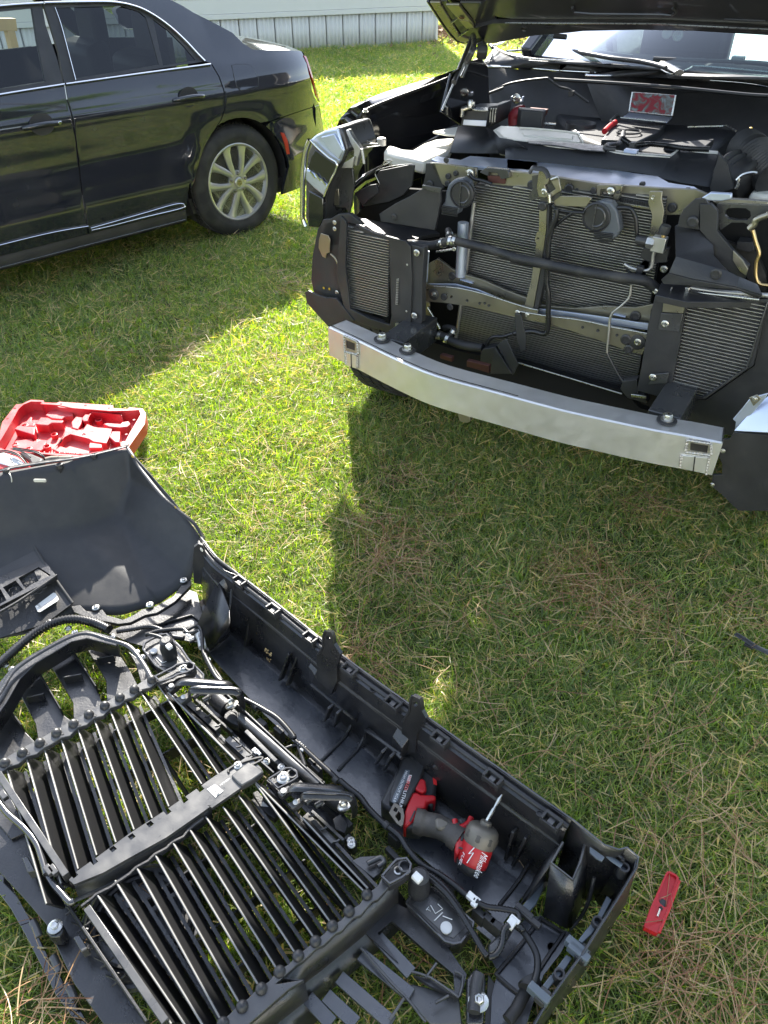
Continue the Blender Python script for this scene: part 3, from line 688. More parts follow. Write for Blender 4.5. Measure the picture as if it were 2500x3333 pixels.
    MB().bar(SWd(-2.35, -W_ + .22, 1.43), SWd(-.4, -W_ + .22, 1.40), SO, .05, .05).build('far_roof_rail', MT['satin'], t)
    MB().box(SWd(-.9, -W_ / 2, .25), (SA, SO, Z), (1.5, W_ / 2 - .08, .05)).build('floor_pan', MT['matte'], t)
    # wheel housing
    b = MB(); rows = []
    for o_ in (-.03, -.30):
        rows.append([SWd(wc[0] + .41 * math.cos(a), o_, wc[1] + .405 * math.sin(a)) for a in np.linspace(math.pi * 1.15, -.3, 24)])
    b.loft(rows); b.add([SWd(wc[0] + .41 * math.cos(a), -.30, wc[1] + .405 * math.sin(a)) for a in np.linspace(math.pi * 1.15, -.3, 24)], [tuple(range(24))]); b.build('wheel_housing', MT['matte'], t)
    # seats
    def seat(s, o, hz=1.30):
        q = MB().box(SWd(s, o, .75), (SA + Z * .25, SO, Z), (.09, .24, .35)).build('seat_back', MT['interior'], t, bevel=.05, bseg=3)
        MB().box(SWd(s + .10, o, 1.18), (SA + Z * .15, SO, Z), (.055, .14, .13)).build('headrest', MT['interior'], q, bevel=.045, bseg=4)
    seat(-1.42, -.42); seat(-1.42, -1.30); seat(-.30, -.5); seat(-.30, -1.25)
    MB().box(SWd(-.45, -W_ / 2, .55), (SA, SO, Z), (.28, .75, .12)).build('rear_bench', MT['interior'], t, bevel=.05)
    MB().tube(smooth([SWd(-2.0, -.42 + .17 * math.cos(a), 1.0 + .17 * math.sin(a)) for a in np.linspace(0, 6.28, 13)], 3), .016, 8).build('steering_wheel', MT['interior'], t)
    # wheel
    wheel(t, SWd(wc[0], -.035, wc[1]), SO, .355, .245, .215, 'alloy')
    w2 = MB(); w2.lathe(SWd(wc[0], -W_ + .2, wc[1]), SO, [(.2, -.2), (.34, -.18), (.355, -.1), (.355, 0), (.34, .02), (.2, .03)], 32); w2.build('far_wheel', MT['tyre'], t)
    c1 = SWd(-3.2, 0, 0)
def wheel(parent, c, ax, R0, rr, wdt, key):
    """tyre + ten-spoke rim; ax points outwards"""
    ax = Vector(ax).normalized(); u, w = perp(ax)
    prof = [(rr - .012, -.02), (rr + .004, .006), (rr + .03, .014), (R0 - .06, .018), (R0 - .022, .006), (R0 - .006, -.010), (R0, -.03)]
    ty = MB(); full = prof + [(R0, -wdt + .03), (R0 - .01, -wdt + .005), (R0 - .06, -wdt), (rr, -wdt)]
    ty.lathe(c, ax, full, 64); tyre = ty.build('tyre', MT['tyre'], parent, angle=40)
    tr = MB()
    for k in range(72):
        a = 2 * math.pi * k / 72; d = u * math.cos(a) + w * math.sin(a); tdir = ax.cross(d)
        for o_ in (-.045, -.09, -.13, -.17): tr.box(c + d * (R0 + .002) + ax * o_, (d, tdir + ax * .4, ax), (.004, .011, .014))
    tr.build('tread_block', MT['tyre'], tyre).__setitem__('kind', 'stuff')
    rim = MB(); rim.lathe(c, ax, [(rr - .01, -wdt + .02), (rr - .03, -wdt + .04), (rr - .034, -.06), (rr - .022, -.02), (rr - .014, .002), (rr - .004, .006), (rr + .004, .002), (rr + .002, -.02)], 64)
    ro = rim.build('rim', MT[key], parent, angle=40)
    sp = MB()
    for k in range(5):
        a0 = 2 * math.pi * k / 5 + .31
        for sgn in (-1, 1):
            a1 = a0 + sgn * .20; a2 = a0 + sgn * .36; rowsL = []
            for f, r_, hw, dz in ((0, .045, .022, -.012), (.3, .085, .020, -.008), (.6, .14, .023, -.012), (.85, .195, .029, -.016), (1, rr - .016, .038, -.010)):
                a = a1 * (1 - f) + a2 * f - sgn * .10 * (1 - f); d = u * math.cos(a) + w * math.sin(a); q = ax.cross(d); m0 = c + d * r_ + ax * (dz + .004)
                rowsL.append([m0 - q * hw + ax * -.03, m0 - q * hw * .9, m0 - q * hw * .4 + ax * .006, m0 + q * hw * .4 + ax * .006, m0 + q * hw * .9, m0 + q * hw + ax * -.03])
            sp.loft(rowsL)
    sp.build('spokes', MT[key], ro, angle=50)
    hub = MB(); hub.lathe(c, ax, [(.078, -.03), (.076, -.008), (.060, -.001), (.040, 0), (.034, -.004), (.033, .004), (.028, .008), (.0001, .009)], 30); hub.build('hub', MT[key], ro, angle=35)
    e = MB(); e.lathe(c + ax * .009, ax, [(.020, 0), (.020, .0015), (.015, .0015), (.015, 0)], 24); e.bar(c + ax * .0098 - u * .014, c + ax * .0098 + u * .014, ax, .005, .002); e.build('centre_badge', MT['steel'], ro)
    for k in range(5):
        a = 2 * math.pi * k / 5 + .31 + math.pi / 5; d = u * math.cos(a) + w * math.sin(a)
        l = MB(); l.lathe(c + d * .057 - ax * .004, ax, [(.014, -.008), (.014, 0), (.010, .001), (.0095, .012), (.006, .018), (.0001, .019)], 10); l.build('lug_nut', MT['steel'], ro, angle=40)
    br = MB(); br.lathe(c - ax * .11, ax, [(.0001, 0), (.17, 0), (.17, -.02), (.0001, -.02)], 40); br.build('brake_disc', MT['grime'], parent, angle=30)
sedan()
# ------------------------------------------------------------------ pickup with its front stripped
Z = Vector((0, 0, 1))
PK = thing('pickup', 'black pickup with hood open and front bumper cover and grille removed', 'pickup truck', TC)
def tp(name, m, c, pts, lo, th=.02, holes=(), bevel=.0015, label=None, parent=None):
    """plate across the pickup: photo outline on the cross plane lo, thickness th backwards"""
    return plate(name, MT[m], parent or PK, TPL(px(c, *pts), lo), TN * th, [TPL(px(c, *h), lo) for h in holes], bevel, label)
def zp(name, m, c, pts, z, th=.01, bevel=.0015, holes=(), parent=None):
    return plate(name, MT[m], parent or PK, GL(px(c, *pts), z), Z * -th, [GL(px(c, *h), z) for h in holes], bevel)
def tt(name, m, c, pts, lo, r, n=8, sm=5, parent=None, lab=None, flat=1.0):
    los = lo if isinstance(lo, (list, tuple)) else [lo] * len(pts)
    P = [T(p, l) for p, l in zip(px(c, *pts), los)]
    return MB().tube(smooth(P, sm) if sm else P, r, n, flat=flat).build(name, MT[m], parent or PK, lab, angle=60)
def corr(name, m, P, r, pitch=.006, amp=.12, parent=None, n=10):
    Q = resample(smooth(P, 10), pitch / 2); rr = [r * (1 + amp * (1 if i % 2 else -1)) for i in range(len(Q))]
    return MB().tube(Q, rr, n).build(name, MT[m], parent or PK, angle=70)
def tbolt(c, p, lo, sc=1.0, kind='bolt', ax=None):
    f, m = {'bolt': (m_bolt, 'zinc'), 'plug': (m_plug, 'satin'), 'screw': (m_screw, 'zinc')}[kind]
    return stamp(kind, f, {'bolt': 'bolt', 'plug': 'rubber_plug', 'screw': 'screw'}[kind], MT[m], PK, T(px(c, p)[0], lo - .001), ax or -TN, sc=sc * .68)
# --- bumper beam
def beam():
    bot = px('A2', (150,530), (340,625), (620,770), (860,875), (1250,990), (1640,1102)) + px('F', (650,757), (970,830), (1180,870), (1357,907))
    P = [G(p, .45) for p in bot]
    back = px('A2', (262,297), (430,372), (640,470), (760,520), (1230,660), (1655,765)) + px('F', (600,440), (800,525), (1080,590), (1280,628), (1480,660))
    Bk = [G(p, .565) for p in back]
    h = .115; n = len(P); rows = []
    top = [p + Z * h for p in P]
    Bk2 = []
    for i in range(n):                                # keep the rear edge parallel and about 9 cm behind
        d = (P[min(i + 1, n - 1)] - P[max(i - 1, 0)]).normalized(); nn = Z.cross(d).normalized()
        if nn.dot(TN) < 0: nn = -nn
        Bk2.append(top[i] + nn * .088)
    up = lambda L_, dz: [p + Z * dz for p in L_]
    ins = [a.lerp(b, .06) for a, b in zip(top, Bk2)]
    rows = [P, up(P, .004), up(P, .055), up(top, -.004), ins, Bk2, up(Bk2, -h), [a.lerp(b, .06) - Z * h for a, b in zip(top, Bk2)]]
    def fine(r): return smooth(r, 3)
    o = MB().loft([fine(r) for r in rows] + [fine(rows[0])]).build('bumper_beam', MT['alu'], PK, angle=30)
    # end faces: the hollow two-cell box shows as closing walls set in from the tips
    for i in (0, n - 1):
        MB().prism([P[i], top[i], Bk2[i], Bk2[i] - Z * h], (TL * .004 if i == 0 else TL * -.004)).build('beam_end', MT['alu'], o)
    # upper lip line pressed along the beam top
    lp = fine([a.lerp(b, .16) + Z * .0012 for a, b in zip(top, Bk2)])[:14]
    MB().tube(lp, .0016, 5).build('beam_groove', MT['grime'], o)
    # tow brackets with welded windows
    def bracket(c, a, b_, w, hgt, tone):
        q0 = onplane(px(c, a)[0], P[0] if c == 'A2' else P[-1], nrm := (Z.cross((P[1] - P[0]) if c == 'A2' else (P[-1] - P[-2])).normalized()))
        return q0, nrm
    for c, out, hole, low, pl in (('A2', [(250,400),(338,440),(342,530),(252,505)], [(262,428),(322,452),(322,502),(265,482)], [(256,512),(338,540),(338,625),(262,600)], 0),
                                  ('F', [(1222,718),(1352,738),(1350,800),(1212,782)], [(1240,732),(1336,748),(1330,788),(1238,772)], [(1190,800),(1340,815),(1325,902),(1185,868)], 1)):
        d = (P[1] - P[0]) if pl == 0 else (P[-1] - P[-2]); d.z = 0; d.normalize(); nr = Z.cross(d).normalized()
        if nr.dot(TN) > 0: nr = -nr
        p0 = (P[0] if pl == 0 else P[-1]) + nr * .005
        pr = lambda L_: [onplane(q, p0, nr) for q in px(c, *L_)]
        plate('tow_eye_frame', MT['weld'], o, pr(out), nr * -.006, [pr(hole)], bevel=0)
        hp = pr(hole); MB().prism([q - nr * .004 for q in hp], nr * .002).build('tow_eye_socket', MT['grime'], o)
        lp_ = pr(low); plate('tow_eye_tab', MT['alu'], o, lp_, nr * -.006)
        m0 = (lp_[0] + lp_[1]) / 2; m1 = (lp_[2] + lp_[3]) / 2; MB().tube([m0 + nr * .001, m1 + nr * .001], .0018, 6).build('tab_slot', MT['grime'], o)
        for q0, q1 in ((pr(out)[0], pr(out)[3]), (pr(out)[1], pr(out)[2]), (pr(out)[0], pr(out)[1]), (pr(out)[3], pr(out)[2]), (lp_[0], lp_[3]), (lp_[1], lp_[2])):
            W_ = resample([q0, q1], .0035); rr = [.0042 + .0012 * math.sin(i * 2.1) for i in range(len(W_))]
            if len(W_) > 2: MB().tube(W_, rr, 7).build('weld_bead', MT['weld'], o)
    for c, p in (('A2', (505,425)), ('A2', (677,500)), ('F', (1112,612))):
        q = G(px(c, p)[0], .568); stamp('washer', lambda: MB().lathe((0,0,0), (0,0,1), [(.030,0),(.030,.003),(.026,.004),(.0001,.004)], 24), 'washer', MT['matte'], PK, q, Z)
        stamp('bigbolt', lambda: MB().lathe((0,0,.004), (0,0,1), [(.019,0),(.019,.003),(.0165,.004)], 20).lathe((0,0,.007), (0,0,1), [(.014,0),(.014,.014),(.012,.017),(.007,.0165),(.0001,.015)], 6), 'beam_bolt', MT['zinc'], PK, q, Z)
    # crash can ends under the beam
    for lat in (-.52, .47):
        MB().box(TW(lat, .30, .50), (TN, TL, Z), (.13, .05, .05)).build('crash_can', MT['blackst'], PK, bevel=.004)
beam()
# --- cores
def core(name, c, outline, lo, step, slope=0.0, bt=.0022, parent=None):
    """finned core: block plus every flat tube as a thin bar clipped to the outline"""
    pts = TPL(px(c, *outline), lo); o = plate(name, MT['finback'], PK, [p + TN * .006 for p in pts], TN * .03, bevel=0)
    uv = [((p - TC).dot(TL), p.z) for p in pts]; z0 = min(v for u, v in uv); z1 = max(v for u, v in uv); b = MB(); z = z0 + step * .5; k = 0
    while z < z1 + .1:
        xs = []
        m = len(uv)
        for i in range(m):
            (u1, v1), (u2, v2) = uv[i], uv[(i + 1) % m]; a1 = v1 - slope * u1; a2 = v2 - slope * u2
            if (a1 > z) != (a2 > z): xs.append(u1 + (z - a1) / (a2 - a1) * (u2 - u1))
        xs.sort()
        for a, d in zip(xs[::2], xs[1::2]):
            if d - a > .01: b.bar(TW(a, lo, z + slope * a), TW(d, lo, z + slope * d), -TN, bt, .012)
        z += step; k += 1
    r = b.build('core_tube', MT['fin'], o); r['kind'] = 'stuff'; return o
core('condenser', 'S', [(1548,600),(2170,640),(2163,700),(2078,1214),(2030,1290),(1483,1115)], .55, .0088)
core('side_cooler', 'B', [(1118,1000),(1648,1005),(1515,1450),(1225,1648),(1003,1600)], .40, .0112)
core('side_cooler', 'A', [(368,268),(470,320),(660,375),(648,890),(395,832),(365,560)], .365, .0098)
for a, b_ in (((1225,135),(1110,1060)),): tt('condenser_tank', 'fin', 'A', [(1232,120),(1172,620),(1108,1050)], .545, .008, sm=0)
tt('receiver_drier', 'silver', 'A', [(1158,258),(1140,620)], .50, .020, n=18, sm=0)
# dark depth behind and between the coolers
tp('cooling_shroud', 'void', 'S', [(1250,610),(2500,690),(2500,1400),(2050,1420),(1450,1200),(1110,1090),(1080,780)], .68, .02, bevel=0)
# --- left side shroud, brackets
tp('side_shroud', 'satin', 'A', [(330,215),(360,245),(368,270),(360,560),(392,840),(520,905),(660,950),(672,890),(655,380),(470,318),(430,270),(560,330),(770,385),(800,420),(810,640),(800,1000),(640,1000),(420,920),(350,830),(300,600)], .335, .012)
tp('shroud_post', 'satin', 'A', [(780,400),(895,430),(880,650),(880,930),(800,1010),(720,960),(740,640),(790,600)], .345, .03)
tp('sight_strip', 'fin', 'A', [(706,640),(722,636),(716,812),(700,812)], .333, .006, bevel=0)
for k in range(15):
    y = 645 + k * 11.3; tp('strip_tooth', 'matte', 'A', [(703,y),(719,y),(719,y+4),(703,y+4)], .329, .003, bevel=0)
tp('lower_strip', 'fin', 'A', [(697,940),(718,936),(716,990),(700,990)], .32, .006, bevel=0)
zp('side_duct_top', 'satin', 'A', [(335,240),(400,210),(560,245),(970,310),(1000,330),(880,350),(790,395),(640,350),(480,285)], .80, .012)
tp('side_deflector', 'satin', 'A', [(590,200),(700,130),(790,85),(880,30),(1000,35),(1005,110),(965,310),(840,290),(600,250)], .44, .012)
tp('deflector_lip', 'grey', 'A', [(880,5),(1010,25),(1000,60),(878,30)], .435, .006)
tp('inner_deflector', 'matte', 'D2', [(790,570),(1060,515),(1100,520),(1080,700),(1000,790),(870,850),(700,880),(640,890),(760,760),(790,690),(755,620)], .66, .01)
tp('deflector_rib', 'satin', 'D2', [(640,890),(560,770),(700,700),(760,690),(780,770),(690,830)], .60, .01)
tp('core_support_side', 'satin', 'D2', [(1205,500),(1290,505),(1330,620),(1370,720),(1340,750),(1170,730),(1198,620)], .56, .012)
tbolt('D2', (1243,690), .558, 1.2, 'plug'); tbolt('D2', (920,985), .438, 1.0, 'plug')
tt('duct_edge', 'zinc', 'D2', [(752,738),(788,690),(755,615),(752,585),(780,560),(900,528),(1060,508),(1100,512)], .64, .0015, sm=3)
tp('corner_bracket', 'blackst', 'D2', [(445,560),(470,545),(545,545),(560,700),(520,960),(480,900),(430,900),(300,870),(290,850),(400,620)], .52, .008)
tp('corner_plate', 'steel', 'D2', [(340,735),(420,730),(425,880),(338,878)], .515, .006)
tp('liner_bracket', 'matte', 'D2', [(240,1100),(280,1010),(340,1005),(420,960),(520,955),(590,1010),(640,1060),(480,1030),(485,1244),(235,1244)], .375, .02)
tp('inner_liner', 'satin', 'A', [(175,300),(200,270),(330,240),(350,250),(360,560),(345,830),(300,840),(240,950),(150,740),(130,640),(140,480)], .375, .015)
tp('liner_wing', 'satin', 'A', [(88,730),(110,718),(165,745),(230,765),(300,770),(420,920),(250,965),(180,890),(100,800)], .33, .01)
tp('liner_panel', 'matte', 'A', [(235,765),(350,830),(470,880),(620,930),(560,985),(380,925),(260,940)], .35, .02)
tp('adjuster_plate', 'steel', 'A', [(195,330),(245,345),(258,375),(255,460),(232,470),(228,500),(205,488),(180,430),(182,370)], .36, .004)
for p in ((288,258),(288,301),(303,730)): tbolt('A', p, .36, .75)
tt('liner_lever', 'steel', 'A', [(262,470),(285,490),(302,515),(308,538)], .355, .004)
for p in ((215,700),(253,706)): stamp('slot', lambda: MB().lathe((0,0,0), (0,0,1), [(.005,0),(.004,.001),(.0001,.001)], 10), 'slot', MT['yellow'], PK, T(px('A', p)[0], .37), -TN)
for p in ((842,463),(826,888)): tbolt('A', p, .335, 1.15, 'bolt'); 
for p in ((778,543),(773,857)): tbolt('A', p, .335, .35, 'bolt')
# --- lower crossmember (two pressed steel blades and the channel between)
tp('crossmember_upper', 'steel', 'A', [(905,545),(985,500),(1080,570),(1140,600),(1300,650),(1430,710),(1590,770),(1659,790),(1659,830),(1500,820),(1250,720),(1100,680),(900,680)], .50, .012)
tp('crossmember_lower', 'steel', 'A', [(878,655),(930,685),(1120,700),(1300,745),(1570,830),(1659,850),(1659,925),(1440,880),(1200,825),(1040,800),(900,790),(872,760)], .44, .012, holes=[[(1068,750),(1084,750),(1084,768),(1068,768)]])
tp('crossmember_channel', 'silver', 'A', [(900,672),(1100,672),(1250,710),(1500,812),(1659,830),(1659,856),(1480,815),(1250,745),(1050,705),(910,695)], .47, .008)
tp('crossmember_upper', 'steel', 'B', [(-40,1010),(190,1030),(350,1045),(560,1030),(760,1040),(890,1015),(870,1060),(860,1160),(650,1120),(400,1090),(180,1055),(-40,1050)], .50, .012)
tp('crossmember_channel', 'silver', 'B', [(-40,1045),(180,1052),(420,1085),(860,1150),(855,1195),(600,1160),(300,1115),(-40,1075)], .47, .008)
tp('crossmember_lower', 'steel', 'B', [(-40,1062),(180,1095),(350,1110),(600,1170),(720,1190),(850,1225),(850,1260),(760,1245),(735,1300),(830,1310),(810,1360),(700,1330),(500,1255),(200,1155),(-40,1110)], .44, .012)
tt('channel_edge', 'zinc', 'A', [(960,688),(1120,700),(1300,742),(1570,828),(1659,848)], .436, .0022, sm=3)
tt('channel_edge', 'zinc', 'B', [(-40,1062),(180,1098),(400,1125),(610,1172),(850,1215)], .436, .0022, sm=3)
for c, p, lo, s in (('A',(1083,618),.498,1.3),('A',(1027,760),.438,1.2),('A',(1068,828),.438,1.1),('B',(764,1098),.498,1.6),('B',(700,1255),.438,1.6),('B',(718,1320),.438,1.4)): tbolt(c, p, lo, s, 'plug')
for c, p, s in (('A',(960,742),1.15),('B',(780,1272),1.25),('A',(1523,867),.9),('A',(1588,882),.75)): tbolt(c, p, .436, s)
MB().lathe(T(px('B', (780,1272))[0], .439), -TN, [(.026,0),(.026,.004),(.020,.006)], 24).build('bushing', MT['satin'], PK)
MB().lathe(T(px('A', (960,742))[0], .439), -TN, [(.022,0),(.022,.004),(.018,.006)], 24).build('bushing', MT['satin'], PK)
tt('slot_emboss', 'silver', 'A', [(1140,640),(1225,665)], .495, .008, n=10, sm=0, flat=.5); tt('slot_emboss', 'silver', 'B', [(610,1080),(700,1100)], .495, .008, n=10, sm=0, flat=.5)
for c, L_ in (('A', ((1183,785),(1268,803),(1303,802),(1330,818),(992,598))), ('B', ((408,1172),(510,1195),(640,1225)))):
    for p in L_: stamp('pin', lambda: MB().lathe((0,0,0), (0,0,1), [(.005,0),(.005,.002),(.002,.001),(.0001,.0005)], 12), 'pin_hole', MT['matte'], PK, T(px(c, p)[0], .437 if p[1] > 700 else .497), -TN)
tp('side_stay', 'steel', 'A', [(875,780),(930,800),(930,930),(880,910)], .50, .008)
tt('stay_rod', 'zinc', 'A', [(915,830),(1000,975)], .47, .006); tt('stay_rod', 'zinc', 'A', [(908,440),(893,560),(900,660),(930,690)], .49, .004)
tt('stay_rod', 'silver', 'A', [(925,450),(915,600),(912,660)], .49, .003)
# --- upright latch support and wiring
tp('latch_support', 'steel', 'B', [(115,340),(165,345),(160,520),(125,760),(100,900),(78,1020),(58,1125),(10,1110),(15,1030),(60,860),(75,760),(95,610),(85,590),(95,540),(112,520)], .45, .012, holes=[[(98,565),(114,567),(114,579),(98,577)]])
tp('latch_support_flange', 'matte', 'B', [(165,345),(182,350),(170,760),(110,1030),(70,1125),(62,1120),(82,1020),(128,760),(162,520)], .452, .03)
corr('latch_loom', 'loom', TPL(px('B', (230,370),(228,430),(195,520),(175,620),(170,740),(165,860),(178,960),(175,1080),(172,1180),(150,1215),(60,1200),(-60,1215)), .43), .009)
corr('latch_loom', 'loom', TPL(px('B', (-60,1215),(-130,1235),(-200,1240),(-240,1290),(-235,1350)), .43), .007)
tt('latch_cable', 'cable', 'B', [(200,350),(240,380),(330,395),(420,400)], .44, .005); tt('latch_cable', 'cable', 'B', [(345,395),(280,440),(205,505)], .44, .0055)
tp('latch_plate', 'blackst', 'B', [(65,150),(110,140),(180,180),(250,175),(262,250),(255,290),(215,320),(140,330),(110,300),(50,320),(45,280),(70,240)], .45, .006, holes=[[(100,180),(112,180),(114,250),(102,250)]])
tp('hood_latch', 'steel', 'B', [(110,120),(140,105),(185,150),(175,200),(150,215),(165,260),(190,280),(150,300),(110,290),(95,230)], .435, .012)
tt('latch_hook', 'satin', 'B', [(50,130),(72,95),(95,100),(140,105),(165,130),(178,165)], .43, .010, flat=.5)
tt('latch_spring', 'zinc', 'B', [(180,275),(184,330)], .43, .006, n=8, sm=0); tbolt('B', (146,258), .433, .9)
tt('latch_tab', 'zinc', 'B', [(195,175),(240,158)], .428, .005, sm=0); tbolt('B', (136,355), .448, 1.3, 'plug')
tp('horn_stay', 'steel', 'B', [(215,285),(440,290),(470,300),(430,360),(215,355)], .45, .01)
tp('catch_lever', 'steel', 'B', [(190,180),(245,165),(262,250),(200,290),(175,270),(225,240)], .44, .006)
# --- upper tie bar: face, top, brackets
tp('tie_bar', 'steel', 'D2', [(1240,498),(1300,500),(1659,545),(1659,700),(1500,690),(1385,712),(1350,690)], .56, .015)
tp('tie_bar', 'steel', 'E', [(-105,1070),(0,1085),(230,1110),(560,1165),(980,1195),(1200,1205),(1290,1240),(1280,1320),(1160,1366),(960,1366),(900,1320),(880,1290),(600,1270),(420,1240),(200,1230),(-105,1190)], .56, .015)
zp('tie_bar_top', 'silver', 'D', [(985,1010),(1020,990),(1130,1010),(1170,1015),(1230,990),(1500,1010),(1659,1025),(1659,1085),(1480,1070),(1150,1050),(1030,1030)], 1.035, .012)
zp('tie_bar_top', 'silver', 'E', [(0,1010),(300,1040),(680,1080),(960,1120),(1030,1160),(1190,1185),(1240,1215),(1180,1215),(950,1190),(560,1165),(200,1115),(0,1090)], 1.035, .012)
for p in ((1390,474),(1472,593),(1405,620),(1400,685)): tbolt('D2', p, .556, .9 if p[0] < 1450 else .8, 'plug')
tbolt('D2', (1602,590), .54, 1.2)
tp('horn_bracket', 'steel', 'D', [(1200,1085),(1250,1085),(1255,1160),(1220,1190),(1195,1160)], .545, .01)
tp('cable_hanger', 'blackst', 'D', [(1290,1095),(1330,1065),(1470,1080),(1480,1130),(1430,1140),(1400,1100),(1350,1095),(1345,1120)], .54, .02)
tp('tie_bar_window', 'brown', 'D', [(1340,1115),(1455,1120),(1450,1170),(1345,1160)], .552, .01)
for c, p, lo, s, k in (('B',(315,240),.556,1.4,'plug'),('B',(60,210),.556,1.2,'plug'),('B',(368,245),.556,.5,'plug'),('B',(1012,365),.556,1.3,'plug'),('B',(885,292),.505,1.1,'bolt'),('B',(595,255),.51,1.2,'bolt'),('B',(646,262),.51,.5,'plug'),('B',(480,250),.53,.9,'plug')): tbolt(c, p, lo, s, k)
tp('horn_bracket', 'steel', 'B', [(505,215),(520,210),(670,215),(675,225),(650,310),(615,315),(610,240),(530,240),(525,290),(500,280)], .52, .02)
zp('horn_bracket_top', 'zinc', 'B', [(480,210),(560,205),(672,215),(655,232),(500,225)], 1.04, .006)
tp('tie_bar_comb', 'matte', 'B', [(650,290),(860,330),(860,360),(650,318)], .54, .008)
for k in range(17): tp('comb_tooth', 'satin', 'B', [(662 + k*11.5,298 + k*2.1),(668 + k*11.5,299 + k*2.1),(668 + k*11.5,326 + k*2.1),(662 + k*11.5,325 + k*2.1)], .536, .004, bevel=0)
tp('tie_bar_lip', 'steel', 'B', [(640,325),(860,362),(860,380),(640,345)], .535, .008)
tp('drop_bracket', 'steel', 'B', [(860,255),(945,255),(940,310),(958,385),(945,470),(950,560),(855,570),(875,420),(848,330)], .50, .008)
for p in ((805,205),(1110,245)): tp('clip_peg', 'satin', 'B', [(p[0]-14,p[1]-8),(p[0]+14,p[1]-8),(p[0]+18,p[1]+14),(p[0]-18,p[1]+14)], .60, .02)
# --- horns
def horn(c, ctr, rad, mouth, lo):
    q = T(px(c, ctr)[0], lo); o = MB(); o.lathe(q + TN * .03, -TN, [(rad*.9, .02),(rad, .030),(rad, .040),(rad*.9, .043),(rad*.86,.038),(0.0001,.038)], 28)
    h = o.build('horn', MT['satin'], PK, angle=40)
    m = TPL(px(c, *mouth), lo - .006)
    MB().prism(m, TN * .040).build('horn_trumpet', MT['horn'], h, bevel=.006, bseg=3)
    MB().tube(smooth([q - TN * .009 + (TL * math.cos(a) + Z * math.sin(a)) * (rad * .62) for a in np.linspace(-1.9, 1.9, 9)], 3), .0035, 6).build('horn_scroll', MT['grey'], h)
    MB().bar(q - TN * .010 - Z * rad * .85 - TL * rad * .1, q - TN * .010 + Z * rad * .85 - TL * rad * .1, -TN, .003, .008).build('horn_rib', MT['grey'], h)
    a, b_, cc, d = m[-4], m[-3], m[-2], m[-1]
    return h, m
h1, m1 = horn('D2', (1540,775), .046, [(1375,850),(1385,760),(1410,690),(1460,650),(1530,640),(1590,680),(1607,760),(1585,850),(1515,895),(1490,965),(1345,940),(1348,880)], .47)
h2, m2 = horn('B', (505,425), .046, [(430,440),(440,380),(480,335),(540,318),(600,332),(638,385),(652,450),(662,520),(640,560),(605,585),(480,568),(478,520),(445,490)], .46)
for hh, c, x0, x1, y0, dy, sl, lo in ((h1,'D2',1350,1490,885,14,22,.458),(h2,'B',482,610,530,11,12,.448)):
    for k in range(6): MB().bar(T(px(c, (x0, y0 + k*dy))[0], lo), T(px(c, (x1, y0 + k*dy + sl))[0], lo), -TN, .0022, .006).build('horn_grille_bar', MT['satin'], hh)
tt('horn_wire', 'loom', 'D2', [(1600,600),(1640,640),(1720,660),(1800,690)], .52, .006)
tt('horn_wire', 'loom', 'B', [(640,365),(720,368),(750,395),(768,450),(775,560),(785,580)], .47, .007)
tt('horn_wire', 'cable', 'B', [(410,380),(430,440),(440,480)], .46, .007)
# --- coolant and refrigerant pipes
def clampring(P, r, parent=None):
    a = (P[1] - P[0]).normalized(); c = P[0]
    b = MB(); b.lathe(c, a, [(r + .0004, -.006), (r + .0022, -.006), (r + .0022, .006), (r + .0004, .006)], 22); u, w = perp(a)
    b.box(c + u * (r + .006), (u, w, a), (.007, .004, .004)); b.build('spring_clamp', MT['zinc'], parent or PK)
def hose(name, c, pts, los, r, clamps=()):
    P = smooth([T(p, l) for p, l in zip(px(c, *pts), los)], 8); h = MB().tube(P, r, 18).build(name, MT['rubber'], PK, angle=70)
    for f in clamps:
        i = min(int(f * (len(P) - 2)), len(P) - 2); clampring(P[i:i + 2], r, h)
hose('coolant_hose', 'A', [(790,400),(860,405),(940,412),(1020,395),(1060,385),(1100,380)], [.44,.43,.43,.42,.41,.41], .0155, (.62,.92))
hose('coolant_pipe', 'A', [(1100,380),(1220,410),(1360,448),(1500,492),(1590,515)], [.41]*5, .0150, (.03,))
hose('coolant_pipe', 'B', [(-70,700),(100,735),(400,795),(600,828),(780,850),(850,870),(900,910),(930,930)], [.41,.41,.40,.40,.40,.41,.42,.44], .0165, ())
hose('coolant_elbow', 'A', [(1060,385),(1065,350),(1055,310)], [.41,.43,.46], .012, (.6,))
hose('lower_hose', 'A', [(775,975),(850,985),(930,1010),(1000,1020),(1050,1035)], [.42]*5, .0150, (.12,.78))
hose('lower_hose', 'A', [(1045,1040),(1120,1075),(1200,1095),(1290,1105)], [.42]*4, .0165, (.06,))
hose('lower_elbow', 'A', [(1040,1030),(1075,1010),(1095,980),(1060,965),(1030,968)], [.42,.43,.44,.45,.46], .011, (.4,))
tt('hose_stay', 'zinc', 'A', [(975,455),(1020,450),(1095,437)], .43, .004); tbolt('A', (1095,437), .425, .7)
tbolt('A', (823,398), .42, .8); tbolt('B', (898,930), .405, .8)
tt('ac_line', 'fin', 'B', [(690,745),(720,765),(760,780),(800,785),(845,788),(870,770),(880,730),(885,690),(898,640),(915,620)], .45, .0058, n=10)
tt('ac_line', 'satin', 'B', [(690,745),(715,790),(735,820),(738,870)], .46, .0045)
tt('ac_line', 'fin', 'B', [(735,885),(722,970),(665,1030),(600,1090),(585,1200),(572,1345)], .43, .0042, n=10, sm=4)
tt('ac_line', 'blackst', 'B', [(572,1345),(620,1440),(670,1525),(700,1540)], .44, .0042)
